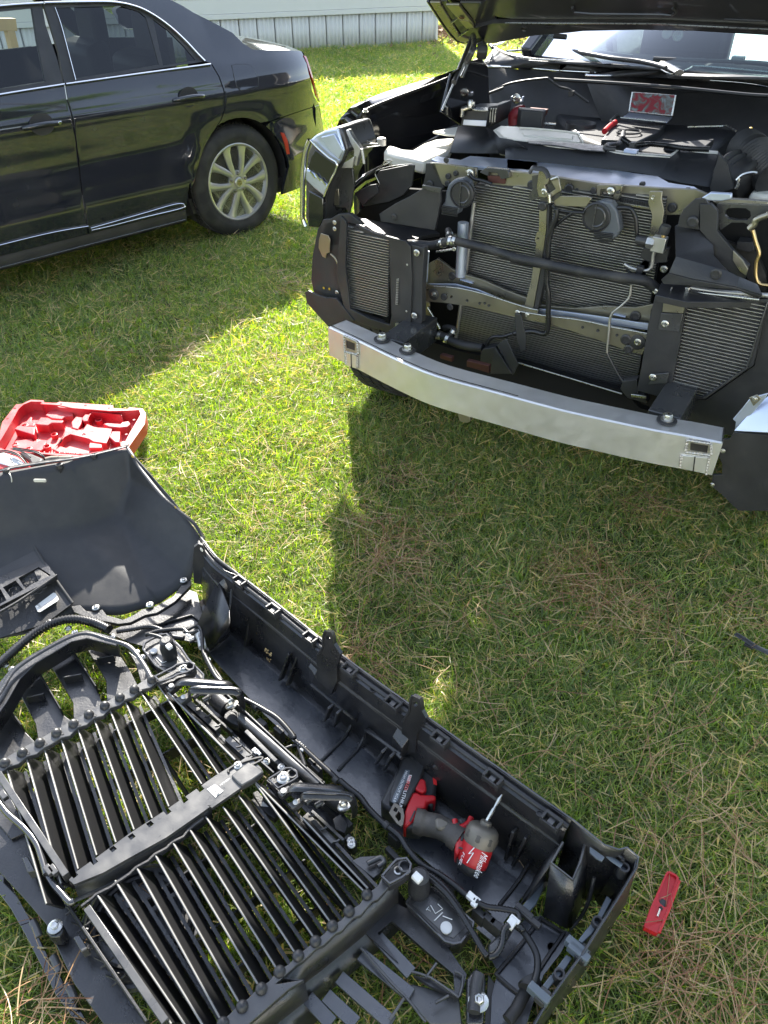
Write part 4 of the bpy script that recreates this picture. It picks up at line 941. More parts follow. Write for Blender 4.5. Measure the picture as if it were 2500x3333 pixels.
v = MB(); q = T(px('B', (925,610))[0], .44); v.box(q, (TL, Z, TN), (.021, .023, .014)); vb = v.build('service_valve', MT['fin'], PK, bevel=.002)
MB().lathe(T(px('B', (868,600))[0], .437), TL, [(.017,-.012),(.019,-.008),(.019,.008),(.017,.012)], 6).build('valve_nut', MT['fin'], vb)
MB().lathe(T(px('B', (950,575))[0], .436), Z, [(.009,-.012),(.009,.0),(.007,.002),(.008,.012),(.007,.016)], 14).build('valve_stem', MT['brass'], vb)
MB().lathe(T(px('B', (960,515))[0], .436), Z + TL * .15, [(.015,-.012),(.017,.0),(.015,.014),(.0001,.015)], 18).build('valve_cap', MT['matte'], vb)
MB().lathe(T(px('B', (815,590))[0], .44), TL, [(.012,-.022),(.014,-.015),(.014,.015),(.011,.022)], 14).build('pressure_switch', MT['satin'], vb)
tp('valve_bracket', 'satin', 'B', [(815,640),(990,640),(975,735),(880,740),(830,720),(800,750),(770,770),(765,810),(830,815),(850,740),(795,700)], .47, .02)
MB().box(T(px('B', (797,783))[0], .445), (TL, Z, TN), (.010, .012, .012)).build('line_clip', MT['satin'], PK, bevel=.002)
tbolt('B', (957,780), .53, 1.1)
# bumper sensor, tow stay and skid pieces under the cooler
tp('low_bracket', 'matte', 'F', [(290,35),(325,40),(352,160),(350,230),(322,240),(300,160)], .42, .006)
tp('shutter_motor', 'satin', 'F', [(120,225),(185,215),(180,300),(160,310),(105,290),(108,245)], .40, .05)
tp('air_guide', 'matte', 'F', [(185,218),(275,360),(160,360),(165,300)], .38, .006); tp('air_guide', 'matte', 'F', [(195,205),(245,170),(310,310),(280,370)], .39, .006)
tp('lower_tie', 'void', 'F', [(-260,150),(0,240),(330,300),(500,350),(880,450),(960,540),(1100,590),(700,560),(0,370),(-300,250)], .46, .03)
tt('lower_tie_edge', 'zinc', 'F', [(310,300),(870,468)], .45, .003, sm=0)
tp('cooler_foot', 'satin', 'F', [(875,400),(950,390),(960,470),(990,470),(1005,520),(900,490),(860,440)], .42, .04)
tp('foot_clip', 'zinc', 'F', [(918,470),(1000,480),(1002,495),(920,486)], .40, .006); tp('foot_clip', 'white', 'F', [(1072,485),(1090,485),(1090,512),(1072,512)], .38, .01)
tp('guide_step', 'brown', 'A', [(1000,1150),(1080,1170),(1080,1200),(1000,1175)], .30, .02); tp('guide_step', 'brown', 'A', [(1180,1190),(1330,1225),(1330,1275),(1180,1230)], .30, .02)
tp('tow_hook', 'steel', 'A', [(1118,1545),(1125,1535),(1200,1570),(1205,1600),(1185,1612),(1130,1600)], .20, .02)
# --- right side: shroud, deflector, bracket, lamp opening
tp('right_shroud', 'satin', 'B', [(895,965),(945,960),(1110,990),(1110,1010),(1060,1300),(1000,1600),(990,1660),(775,1600),(810,1400),(850,1150)], .38, .02)
tp('shroud_bracket', 'steel', 'B', [(955,975),(1110,1000),(1085,1080),(945,1070)], .372, .006)
tp('shroud_bracket', 'blackst', 'B', [(935,1078),(1085,1082),(1060,1205),(915,1190)], .370, .006); tbolt('B', (963,1150), .366, 1.1)
tp('shroud_bracket', 'blackst', 'B', [(850,1560),(880,1490),(990,1480),(975,1550)], .370, .005); tbolt('B', (880,1510), .364, 1.1)
tp('cooler_frame', 'satin', 'B', [(1110,985),(1659,985),(1659,1010),(1560,1430),(1235,1659),(990,1650),(995,1590),(1220,1640),(1508,1445),(1645,1008),(1120,1003)], .39, .02)
tp('cooler_frame_lip', 'grey', 'B', [(1650,1005),(1659,1005),(1520,1452),(1228,1659),(1218,1652),(1512,1448)], .384, .005)
tp('outer_shroud', 'matte', 'B', [(1655,1000),(1850,1000),(1850,1800),(1560,1900),(1180,1900),(1010,1800),(1010,1655),(1240,1662),(1565,1432)], .42, .02)
zp('cooler_top', 'satin', 'B', [(940,870),(1120,880),(1500,905),(1620,955),(1800,985),(1800,1010),(1500,1000),(1110,1000),(900,955)], .86, .02)
tt('cooler_pipe', 'fin', 'B', [(1140,905),(1300,930),(1500,945),(1700,960)], .40, .008); tt('cooler_pipe', 'zinc', 'B', [(1120,930),(1300,950),(1600,985)], .39, .006)
tp('pipe_clip', 'zinc', 'B', [(1098,905),(1130,905),(1122,945),(1098,945)], .37, .02); tt('pipe_clip', 'zinc', 'B', [(1010,900),(1003,930)], .37, .003, sm=0)
# big deflector as a folded sheet
def sheet(name, m, c, pts, faces, los, th=.006, parent=None):
    P = [T(p, l) for p, l in zip(px(c, *pts), los)]; return MB().add(P, faces).build(name, MT[m], parent or PK, thick=th, bevel=.0015, angle=20)
sheet('big_deflector', 'satin', 'H', [(820,655),(1045,700),(1165,830),(1170,920),(1300,1060),(830,930),(765,1075),(985,1130),(1370,1200),(1400,1110),(1560,1180),(1605,1280),(1000,1190),(700,1130)],
      [(0,1,2,3,5),(3,4,5),(5,4,9,8,7,6),(9,10,11,8)], [.50,.47,.44,.43,.36,.34,.33,.33,.33,.36,.40,.38,.33,.35])
sheet('deflector_face', 'satin', 'H', [(700,1130),(765,1075),(985,1130),(1370,1200),(1605,1280),(1560,1300),(1380,1225),(990,1190),(720,1170)], [(0,1,2,7,8),(2,3,6,7),(3,4,5,6)], [.36,.33,.33,.33,.38,.38,.33,.33,.34])
tbolt('H', (1190,1083), .325, 1.4, 'plug'); tbolt('H', (982,617), .45, 1.5, 'plug')
tp('deflector_upper', 'satin', 'H', [(860,570),(900,500),(1000,410),(1090,400),(1120,450),(1050,455),(1030,620),(1050,690),(820,655),(850,640)], .46, .012)
tp('deflector_post', 'satin', 'H', [(1045,455),(1140,455),(1205,520),(1200,700),(1350,880),(1490,1010),(1450,1130),(1400,1110),(1290,1050),(1165,900),(1165,830),(1045,690)], .45, .02)
tp('deflector_wing', 'steel', 'H', [(1345,870),(1430,960),(1480,1040),(1460,1100),(1400,1060),(1340,960)], .44, .01)
tp('lamp_bracket', 'blackst', 'H', [(1200,455),(1659,470),(1659,560),(1550,630),(1520,660),(1440,620),(1330,620),(1230,690),(1205,600)], .50, .02, holes=[[(1270,520),(1300,492),(1370,487),(1460,492),(1500,520),(1505,570),(1470,600),(1380,602),(1300,590),(1270,560)]])
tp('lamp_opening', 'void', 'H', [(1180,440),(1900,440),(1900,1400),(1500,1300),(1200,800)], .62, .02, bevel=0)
tp('wiring_box', 'satin', 'H', [(1380,790),(1520,800),(1535,870),(1480,890),(1370,860)], .56, .05)
tp('ledge', 'silver', 'H', [(1060,400),(1140,350),(1330,360),(1330,410),(1240,430),(1120,425)], .44, .015, bevel=.003)
tp('lamp_crossrail', 'steel', 'H', [(1330,410),(1659,430),(1659,475),(1200,455),(1160,430)], .52, .02)
tt('lamp_wire', 'brass', 'H', [(1520,690),(1550,800),(1580,900),(1555,980),(1550,1100),(1580,1170),(1660,1185)], .44, .006)
tt('lamp_wire', 'steel', 'H', [(1490,680),(1530,640),(1560,590),(1659,550)], .46, .010)
tp('grip_duct', 'grime', 'H', [(1280,790),(1360,820),(1500,820),(1560,900),(1640,1100),(1640,1250),(1500,1200),(1400,900)], .58, .02, bevel=0)
# --- right end of the bumper: chrome corner and painted end cap
tp('end_cap', 'satin', 'F', [(1475,675),(1659,690),(1800,700),(1800,1100),(1500,1100),(1405,1010),(1352,965),(1360,905),(1410,905),(1410,845),(1385,790),(1410,712),(1450,712)], .16, .01)
sheet('chrome_corner', 'silver', 'F', [(1475,668),(1600,530),(1690,455),(1800,380),(1800,690),(1659,678)], [(0,1,2,3,4,5)], [.15,.18,.20,.22,.12,.13], th=.005)
tp('corner_bracket', 'silver', 'F', [(1478,672),(1485,620),(1468,605),(1520,545),(1555,500),(1600,480),(1659,465),(1640,500),(1560,590),(1500,650)], .165, .006)
tbolt('F', (1588,495), .16, 1.0, 'screw'); tbolt('F', (1415,776), .15, 1.0, 'screw'); tbolt('F', (1358,958), .15, .9, 'screw')
tp('bracket_pad', 'steel', 'F', [(1555,490),(1600,472),(1625,495),(1580,535)], .162, .004)
# --- fenders (outer skin, top flange, inner wall)
def fender(side):
    prof = [(-.02, .42), (-.0, .55), (.0, .75), (.012, .92), (.04, 1.0)]
    if side < 0:
        edge = px('D', (390,800),(400,760),(440,715),(490,670),(700,580),(1000,490),(1150,445))
        zs = [1.02,1.06,1.085,1.11,1.135,1.17,1.19]; E_ = [G(p, z) for p, z in zip(edge, zs)]
        inn = px('D', (440,850),(480,790),(520,740),(570,700),(740,630),(1000,535),(1150,470)); I_ = [G(p, z - .015) for p, z in zip(inn, zs)]
    else:
        E_ = [TW(1.02, lo, z) for lo, z in ((.42,1.02),(.5,1.06),(.6,1.09),(.8,1.11),(1.1,1.14),(1.7,1.17),(2.1,1.19))]; I_ = [p - TL * .10 - Z * .015 for p in E_]
    sd = -TL if side < 0 else TL
    E_ = smooth(E_, 4); I_ = smooth(I_, 4)
    rows = [I_, [a.lerp(b, .5) + Z * .014 for a, b in zip(I_, E_)], [a + Z * .0 for a in E_], [a + sd * .018 - Z * .03 for a in E_], [a + sd * .028 - Z * .10 for a in E_], [a + sd * .03 - Z * .2 for a in E_]]
    MB().loft(rows).build('fender', MT['tpaint'], PK, angle=40)
    # lower skin with the wheel opening
    W0 = TW(side * 1.0, .95, .42); low = []
    lat0 = 1.03
    out = [(.52,.86),(.48,.66),(.47,.60)] + [(.84 - .44 * math.cos(a), .42 + .46 * math.sin(a)) for a in np.linspace(.15, math.pi - .2, 16)] + [(1.5,.40),(2.2,.40),(2.2,.98),(1.5,.96),(.8,.92)]
    vs, fs = cdt(out, (), .12); P = [TW(side * (lat0 + .0), v.x, v.y) for v in vs]; MB().add(P, fs).build('fender_skin', MT['tpaint'], PK, thick=.004, angle=40)
    # inner wall
    flo = [p - Z * .42 - sd * .04 for p in I_]
    MB().loft([I_, [p - Z * .03 for p in I_], [p - Z * .05 - sd * .02 for p in I_], flo]).build('inner_fender', MT['tpaint'], PK, angle=30)
    MB().tube([p + Z * .006 - sd * .01 for p in I_[6:]], .006, 8).build('fender_seal', MT['satin'], PK, angle=60)
    return E_, I_
EL, IL = fender(-1); fender(1)
MB().prism([TS(p, -.90) for p in px('E2', (330,665),(400,625),(480,560),(600,520),(660,600),(680,1000),(420,1130),(240,1010))], -TL * .01).build('inner_fender_rear', MT['tpaint'], PK, bevel=.002)
for p in ((685,628),(565,712)): stamp('bigbolt2', lambda: MB().lathe((0,0,0), (0,0,1), [(.014,0),(.014,.003),(.009,.004),(.009,.012),(.0001,.013)], 6), 'fender_bolt', MT['zinc'], PK, G(px('D', p)[0], 1.10), Z)
# --- headlamp on the photo's left
def lamp():
    c = 'D2'
    shell = [((160,290),.40,0),((215,245),.5,0),((300,205),.62,0),((410,185),.75,0)]
    rows = [[(410,185,.62),(300,208,.56),(215,248,.50),(160,290,.44)],
            [(430,260,.56),(330,270,.50),(240,300,.44),(150,330,.40)],
            [(480,380,.48),(400,360,.42),(270,330,.38),(130,420,.36)],
            [(430,490,.44),(350,440,.40),(210,370,.36),(110,540,.36)],
            [(410,520,.43),(330,690,.38),(200,600,.35),(100,700,.36)],
            [(290,810,.42),(220,760,.38),(150,700,.35),(93,860,.38)],
            [(285,870,.44),(210,830,.40),(145,740,.36),(92,1000,.40)]]
    body = [[T(px(c, (x, y))[0], lo) for x, y, lo in r] for r in rows]
    # housing: a closed lump behind the lens
    out = px(c, (410,185),(300,205),(215,245),(160,290),(115,420),(95,640),(92,1000),(110,1060),(140,1080),(235,1090),(250,1080),(280,1000),(285,830),(330,690),(410,520),(440,490),(480,390),(440,250))
    P = TPL(out, .44); hb = MB().prism([p + TN * .02 for p in P], TN * .20).build('headlamp', MT['blackst'], PK, bevel=.01, bseg=3)
    top = TPL(px(c, (412,188),(300,208),(215,248),(165,292),(210,350),(300,430),(415,515),(440,480),(472,390),(450,320)), .425)
    lens = MB().prism(top, TN * .012).build('lamp_lens', MT['silver'], hb, bevel=.006, bseg=3)
    inner = TPL(px(c, (260,265),(380,235),(460,380),(420,470),(330,380)), .418); MB().prism(inner, TN * .006).build('lamp_reflector', MT['silver'], hb, bevel=.003)
    mid = TPL(px(c, (210,378),(412,520),(325,695),(250,640),(140,560),(175,440)), .42); MB().prism(mid, TN * .006).build('lamp_eye', MT['tpaint'], hb, bevel=.004)
    bar = TPL(px(c, (130,545),(220,610),(325,700),(290,800),(200,730),(120,650)), .415); MB().prism(bar, TN * .012).build('lamp_chrome_bar', MT['silver'], hb, bevel=.008, bseg=3)
    for k, (x, y) in enumerate(((165,575),(215,600),(262,640))): MB().bar(T(px(c, (x, y))[0], .413), T(px(c, (x + 45, y + 60))[0], .413), -TN, .006, .004).build('lamp_strip', MT['chrome'], hb)
    low = TPL(px(c, (150,745),(280,815),(288,1000),(240,1085),(145,1075)), .42); MB().prism(low, TN * .008).build('lamp_lower', MT['tpaint'], hb, bevel=.004)
    MB().tube(smooth(TPL(px(c, (160,292),(118,420),(100,640),(97,860),(98,1000),(125,1070)), .42), 4), .010, 10).build('lamp_edge', MT['chrome'], hb, angle=60)
    MB().tube(smooth(TPL(px(c, (165,292),(240,370),(330,450),(410,520),(330,695),(290,800)), .412), 3), .004, 8).build('lamp_seam', MT['chrome'], hb, angle=60)
    tt('lamp_rail', 'tpaint', c, [(410,520),(350,640),(310,740),(288,830),(290,860)], .44, .014, flat=.6)
    tp('lamp_mount', 'fin', c, [(485,205),(510,200),(545,270),(620,370),(600,440),(580,530),(545,500),(555,440),(560,380),(520,300)], .46, .02)
    tp('lamp_ear', 'fin', c, [(445,545),(470,500),(560,440),(545,545)], .45, .01)
    for k in range(4): tp('lamp_rib', 'fin', c, [(570 + k*10,268 + k*32),(640 + k*22,262 + k*30),(690 + k*40,298 + k*14),(600 + k*14,300 + k*26)], .62 - k * .03, .008)
    tt('lamp_leg', 'fin', c, [(630,370),(640,430),(650,505)], .44, .005, sm=0)
    MB().lathe(G(px(c, (807,292))[0], 1.02), Z, [(.020,-.02),(.020,.004),(.016,.008),(.0001,.008)], 18).build('lamp_cap', MT['fin'], PK)
    tt('lamp_vent', 'zinc', c, [(822,515),(830,490),(860,472),(895,468),(897,485),(860,505),(830,518)], .52, .0025, sm=2)
lamp()
# --- wheel in the left opening, plus tyre detail
def pk_wheel(side):
    c = TW(side * .93, .80, .385); ax = TL * side
    b = MB(); b.lathe(c, ax, [(.24,0),(.30,.02),(.36,.012),(.38,-.015),(.385,-.04),(.385,-.20),(.375,-.235),(.33,-.25),(.24,-.24)], 60); ty = b.build('tyre', MT['tyre'], PK, angle=40)
    tr = MB(); u, w = perp(ax)
    for k in range(60):
        a = 2 * math.pi * k / 60; d = u * math.cos(a) + w * math.sin(a); td = ax.cross(d)
        for j, o_ in enumerate((-.055,-.10,-.145,-.19)): tr.box(c + d * .387 + ax * o_ + td * .01 * (j % 2), (d, td + ax * .3, ax), (.007, .016, .018))
    tb = tr.build('tread_block', MT['tyre'], ty); tb['kind'] = 'stuff'
    MB().lathe(c, ax, [(.25,-.20),(.22,-.05),(.245,.0),(.20,-.03),(.08,-.02),(.0001,-.015)], 40).build('rim', MT['alloy'], PK, angle=40)
pk_wheel(-1); pk_wheel(1)
for lo in (3.9,):
    for sd in (-1, 1):
        MB().lathe(TW(sd * .97, lo + .5, .41), TL * sd, [(.0001,0),(.24,0),(.30,.02),(.38,.012),(.41,-.04),(.41,-.22),(.3,-.25)], 48).build('rear_tyre', MT['tyre'], PK)
# --- cab, bed and the rest of the body behind the bay
def cab():
    sec = lambda lo, pts: [TW(x, lo, z) for x, z in pts]
    MB().box(TW(0, 3.4, .80), (TL, TN, Z), (.98, 1.1, .36)).build('cab_body', MT['tpaint'], PK, bevel=.05, bseg=3)
    MB().box(TW(0, 5.3, .82), (TL, TN, Z), (.99, .82, .30)).build('cargo_bed', MT['tpaint'], PK, bevel=.04, bseg=3)
    rows = [[TW(x * w, lo, z) for x, z in ((-1,z0),(-.98,z0+.02),(0,z0+.04),(.98,z0+.02),(1,z0))] for lo, w, z0 in ((2.95,.70,1.86),(3.3,.72,1.90),(4.0,.72,1.90),(4.4,.70,1.84))]
    MB().loft(rows).build('cab_roof', MT['tpaint'], PK, thick=.03, angle=50)
    for sd in (-1, 1):
        MB().bar(TW(sd*.90, 2.08, 1.22), TW(sd*.69, 2.95, 1.86), TL, .07, .06).build('windshield_pillar', MT['tpaint'], PK, bevel=.01)
        MB().bar(TW(sd*.93, 3.5, 1.16), TW(sd*.71, 3.5, 1.88), TN, .05, .10).build('door_pillar', MT['satin'], PK, bevel=.01)
        MB().bar(TW(sd*.93, 4.45, 1.16), TW(sd*.70, 4.35, 1.86), TN, .06, .14).build('rear_pillar', MT['tpaint'], PK, bevel=.01)
        plate('side_glass', MT['glass'], PK, [TW(sd*.93, 2.5, 1.16), TW(sd*.93, 4.4, 1.16), TW(sd*.71, 4.3, 1.86), TW(sd*.71, 3.0, 1.86)], TL * sd * -.005, bevel=0)
    nx = 12
    rows = [[TW(-.88 + 1.76 * k / nx * 1.0 if j == 0 else (-.68 + 1.36 * k / nx), (2.10 if j == 0 else 2.95) - .10 * (1 - (2 * k / nx - 1) ** 2) , 1.215 if j == 0 else 1.86) for k in range(nx + 1)] for j in (0, 1)]
    MB().loft(rows).build('windshield', MT['wind'], PK, angle=60)
    d0 = MB().loft([[TW(-.85 + 1.7 * k / 10, lo, z) for k in range(11)] for lo, z in ((2.12,1.19),(2.5,1.20),(2.7,1.16),(2.72,.9))]).build('dashboard', MT['interior'], PK, thick=.02)
    MB().tube(smooth([TW(.42 + .18 * math.cos(a), 2.78 - .06 * math.sin(a), 1.18 + .17 * math.sin(a)) for a in np.linspace(0, 6.283, 13)], 3), .015, 8).build('steering_wheel', MT['interior'], PK)
    for x in (-.4, .42):
        q = MB().box(TW(x, 3.25, 1.0), (TL, TN, Z), (.25, .08, .36)).build('seat_back', MT['interior'], PK, bevel=.05, bseg=3)
        MB().box(TW(x, 3.28, 1.46), (TL, TN, Z), (.13, .05, .10)).build('headrest', MT['interior'], q, bevel=.04, bseg=3)
    a = G(px('E', (1020,215))[0], 1.42)
    for k, p in enumerate(((1020,212),(1088,228))):
        q = T(px('E', p)[0], 2.35); MB().lathe(q, -TN + Z * .3, [(.0001,0),(.020,0),(.026,.006),(.024,.010),(.016,.010),(.0001,.006)], 20).build('dash_gauge', MT['steel'], PK)
cab()
# --- cowl, wipers, firewall
def cowl():
    # full-width body flange before the cowl; chrome stands in for its sunlit line
    edgeA = px('E2', (600,590),(640,597),(860,602),(1000,610),(1300,635),(1659,655)) + px('E', (500,480),(820,480),(1000,488),(1300,510),(1500,525),(1659,548),(1900,600))
    A_ = [G(p, 1.17) for p in edgeA]
    edgeB = px('E2', (715,425),(760,450),(850,490),(960,515),(1130,535),(1400,545)) + px('E', (350,382),(600,390),(900,402),(960,430),(1020,462),(1060,467),(1100,462)) 
    B_ = [G(p, 1.215) for p in edgeB] + [G(p, 1.215) for p in px('E', (1160,435),(1200,420),(1400,435),(1659,458),(1900,490))]
    MB().tube(smooth(A_, 4), .006, 8).build('bulkhead_flange', MT['chrome'], PK, angle=60)
    MB().tube(smooth(B_, 4), .0045, 8).build('cowl_seal', MT['zinc'], PK, angle=60)
    def strip(name, m, X, Y, k=12, th=.01):
        rx = smooth(X, 4); ry = smooth(Y, 4); f = lambda L_: [L_[int(round(i * (len(L_) - 1) / k))] for i in range(k + 1)]
        MB().loft([f(rx), f(ry)]).build(name, MT[m], PK, thick=th)
    strip('bulkhead_top', 'satin', [p - Z * .006 for p in A_], [p - Z * .008 for p in B_], 24)
    strip('firewall', 'matte', [p - Z * .008 for p in A_], [TW(-.93 + 1.95 * i / 9, 1.92, .55) for i in range(10)], 12)
    C_ = [TW(-.90 + 1.85 * i / 12, 2.10 - .10 * (1 - (2 * i / 12 - 1) ** 2), 1.215) for i in range(13)]
    strip('cowl_panel', 'matte', [p - Z * .015 for p in B_], C_, 24)
    def w(name, m, c, pts, z, r, flat=1.0, n=8): return MB().tube(smooth([G(p, zz) for p, zz in zip(px(c, *pts), z if isinstance(z, list) else [z] * len(pts))], 4), r, n, flat=flat).build(name, MT[m], PK, angle=60)
    w('wiper_arm', 'satin', 'E', [(410,325),(530,345),(680,372),(840,390),(950,412),(1010,430)], 1.245, .010)
    w('wiper_blade', 'satin', 'E', [(430,318),(600,332),(800,355)], 1.25, .006)
    w('wiper_pivot', 'grey', 'E', [(985,400),(1030,425),(1095,462)], 1.235, .020, .6)
    w('wiper_blade', 'satin', 'E', [(930,372),(1200,385),(1500,395),(1900,440)], 1.25, .008); w('wiper_arm', 'satin', 'E', [(1450,395),(1600,400),(1900,430)], 1.245, .009)
    w('glass_edge', 'zinc', 'E2', [(825,460),(1000,448),(1180,440),(1300,442)], 1.235, .005)
    for p in ((362,305), (1470,372)):
        q = G(px('E', p)[0], 1.25); MB().box(q, (TL, TN, Z), (.028, .022, .010)).build('washer_nozzle', MT['fin'], PK, bevel=.004)
    q = G(px('E', (322,388))[0], 1.20); MB().box(q, (TL, TN, Z), (.022, .022, .006)).build('seal_clip', MT['silver'], PK, bevel=.003)
    w('apron_edge', 'zinc', 'E2', [(600,590),(625,565),(665,545),(690,500),(710,440)], [1.17,1.18,1.19,1.2,1.21], .004)
    w('hinge_cover', 'zinc', 'E2', [(670,410),(760,395),(820,350)], 1.24, .010, .5); w('hinge_link', 'satin', 'E2', [(665,350),(680,400),(700,430)], 1.25, .008); w('hinge_link', 'zinc', 'E2', [(660,348),(740,350)], 1.28, .004)
cowl()
# --- hood raised on its hinges: outer skin, inner frame, strut
def hood():
    # plane rising forwards from the hinge edge
    n = Vector((0, 0, 0)); a = R(33); hz, hl = 1.335, 1.86
    HP = TW(0, hl, hz); hn = (TN * math.sin(a) + Z * math.cos(a)); fw = (-TN * math.cos(a) + Z * math.sin(a))
    def H(c, *pts): return [onplane(p, HP, hn) for p in px(c, *pts)]
    k = lambda x, y, dz=0.0: HP + TL * x + fw * y + hn * dz
    lefte = H('E2', (120,0),(200,125),(260,220),(330,310),(390,362),(450,375),(520,358))
    q = lefte[0]; y0 = (q - HP).dot(fw); x0 = (q - HP).dot(TL)
    re = H('E2', (660,345),(760,330),(900,300),(1100,262),(1400,235)) + H('E', (500,155),(860,145),(1200,150),(1659,175),(2000,215))
    FY = 1.6
    rim = [k(x0 - .42, FY)] + lefte + re[1:] + [k(1.0, .15), k(1.02, FY * .55), k(.98, FY)]  # unseen front corner drawn out leftwards so its shadow covers more lawn
    o = MB().prism(rim, hn * .012).build('hood', MT['tpaint'], PK, bevel=.004)
    off = Vector((0, 0, 0))
    # outer skin crown a little above the inner frame
    c = sum(rim, Vector()) / len(rim); sk = MB(); n_ = len(rim); sk.v = [p + hn * .014 for p in rim] + [c + (p - c) * .82 + hn * .05 for p in rim]
    sk.f = [(i, (i + 1) % n_, (i + 1) % n_ + n_, i + n_) for i in range(n_)] + [tuple(range(n_, 2 * n_))]; sk.build('hood_skin', MT['tpaint'], o, angle=40)
    lip = MB().tube([p - hn * .004 for p in lefte], .007, 8).build('hood_edge', MT['tpaint'], o, angle=60)
    lip = MB().tube([p + (c - p).normalized() * .022 - hn * .006 for p in lefte], .004, 8).build('hood_hem', MT['chrome'], o, angle=60)
    # inner frame: pressed ribs standing below the skin, pockets between
    dn = -hn
    def rib(name, m, pts, d, th=.012): return plate(name, MT[m], o, [p + dn * d for p in pts], dn * -th, bevel=.003)
    rib('inner_frame', 'steel', H('E2', (140,0),(232,0),(300,120),(345,190),(410,300),(520,345),(440,360),(385,340),(300,240)), .012)
    rib('inner_frame', 'steel', H('E2', (290,0),(410,0),(470,80),(520,140),(560,200),(500,215),(400,130),(350,70)), .022)
    rib('inner_frame', 'steel', H('E2', (405,130),(500,140),(560,205),(475,210)), .024)
    rib('inner_pocket', 'liner', H('E2', (232,0),(290,0),(400,130),(345,190),(300,120)), .004); rib('inner_pocket', 'liner', H('E2', (345,190),(400,135),(480,215),(530,250),(515,340),(420,300)), .004)
    for p, q_ in (((340,165),(390,125)), ((405,290),(490,230))):
        MB().tube([x + dn * .02 for x in H('E2', p, q_)], .005, 6).build('pocket_rib', MT['zinc'], o)
    rib('frame_web', 'liner', H('E2', (410,0),(640,0),(700,60),(740,150),(720,230),(640,330),(520,350),(520,240),(560,190),(480,80)), .012)
    back = H('E2', (560,190),(720,150),(900,145),(1300,150),(1659,145)) + H('E', (500,105),(900,105),(1300,120),(1659,150),(2000,185)) + H('E', (2000,205),(1659,172),(1200,147),(860,142),(500,152)) + H('E2', (1400,232),(1100,258),(900,295),(800,318),(700,335),(640,330))
    rib('rear_rail', 'liner', back, .030, .02)
    rib('hood_liner', 'liner', H('E2', (600,0),(640,60),(760,110),(880,125),(1300,148),(1659,143)) + H('E', (500,100),(1000,100),(1500,118),(2000,160),(2000,-60),(700,-120),(0,-120)), .020, .012)
    MB().tube([x + dn * .03 for x in H('E', (0,103),(300,104),(600,103),(1000,105),(1200,115),(1659,135),(2000,170))], .0035, 6).build('liner_edge', MT['zinc'], o)
    MB().tube([x + dn * .03 for x in H('E', (430,0),(440,30),(560,40),(1000,42),(1060,48),(1090,30),(1070,0))], .006, 8).build('liner_bead', MT['liner'], o)
    MB().tube([x + dn * .03 for x in H('E', (1400,70),(1659,82))], .004, 8).build('liner_bead', MT['liner'], o)
    for p in ((1003,195),): 
        x = H('E2', p)[0] + dn * .034; MB().lathe(x, dn, [(.020,-.004),(.020,.001),(.014,.002),(.011,-.004),(.0001,-.004)], 20).build('drain_plug', MT['matte'], o)
        x = H('E2', (1235,175))[0] + dn * .034; MB().lathe(x, dn, [(.012,0),(.012,.002),(.009,.002),(.009,.0)], 20, u=TL, sx=2.4).build('hood_tag', MT['matte'], o)
        x = H('E2', (438,108))[0] + dn * .026; MB().lathe(x, dn, [(.010,0),(.008,.002),(.0001,.001)], 14, u=TL, sx=1.4).build('drain_plug', MT['brown'], o)
    x = H('E', (355,180))[0] + dn * .035; MB().box(x, (TL, fw, hn), (.03, .008, .008)).build('rear_bumper_stop', MT['satin'], o)
    # gas strut and support arm
    P0 = H('E2', (545,255))[0] + dn * .03; P1 = TS(px('E2', (345,760))[0], -.86); P2 = TS(px('E2', (245,990))[0], -.86)
    MB().tube([P0, P0.lerp(P1, .97)], .011, 12).build('gas_strut', MT['satin'], PK); MB().tube([P1, P2], .004, 8).build('strut_rod', MT['zinc'], PK)
    MB().tube(smooth([H('E2', (545,235))[0] + dn * .035, TS(px('E2', (530,420))[0], -.82), TS(px('E2', (470,560))[0], -.84), TS(px('E2', (420,690))[0], -.86)], 5), .012, 8, flat=.4).build('hinge_arm', MT['blackst'], PK, angle=60)
    MB().tube(smooth([H('E2', (600,300))[0] + dn * .03, TS(px('E2', (610,420))[0], -.80), TS(px('E2', (600,520))[0], -.80)], 5), .022, 8, flat=.4).build('hinge', MT['blackst'], PK, angle=60)
    MB().tube(smooth([TS(px('E2', x)[0], -.84) for x in ((570,430),(520,470),(480,560),(420,690))], 4), .006, 8).build('hinge_arm', MT['zinc'], PK, angle=60)
hood()
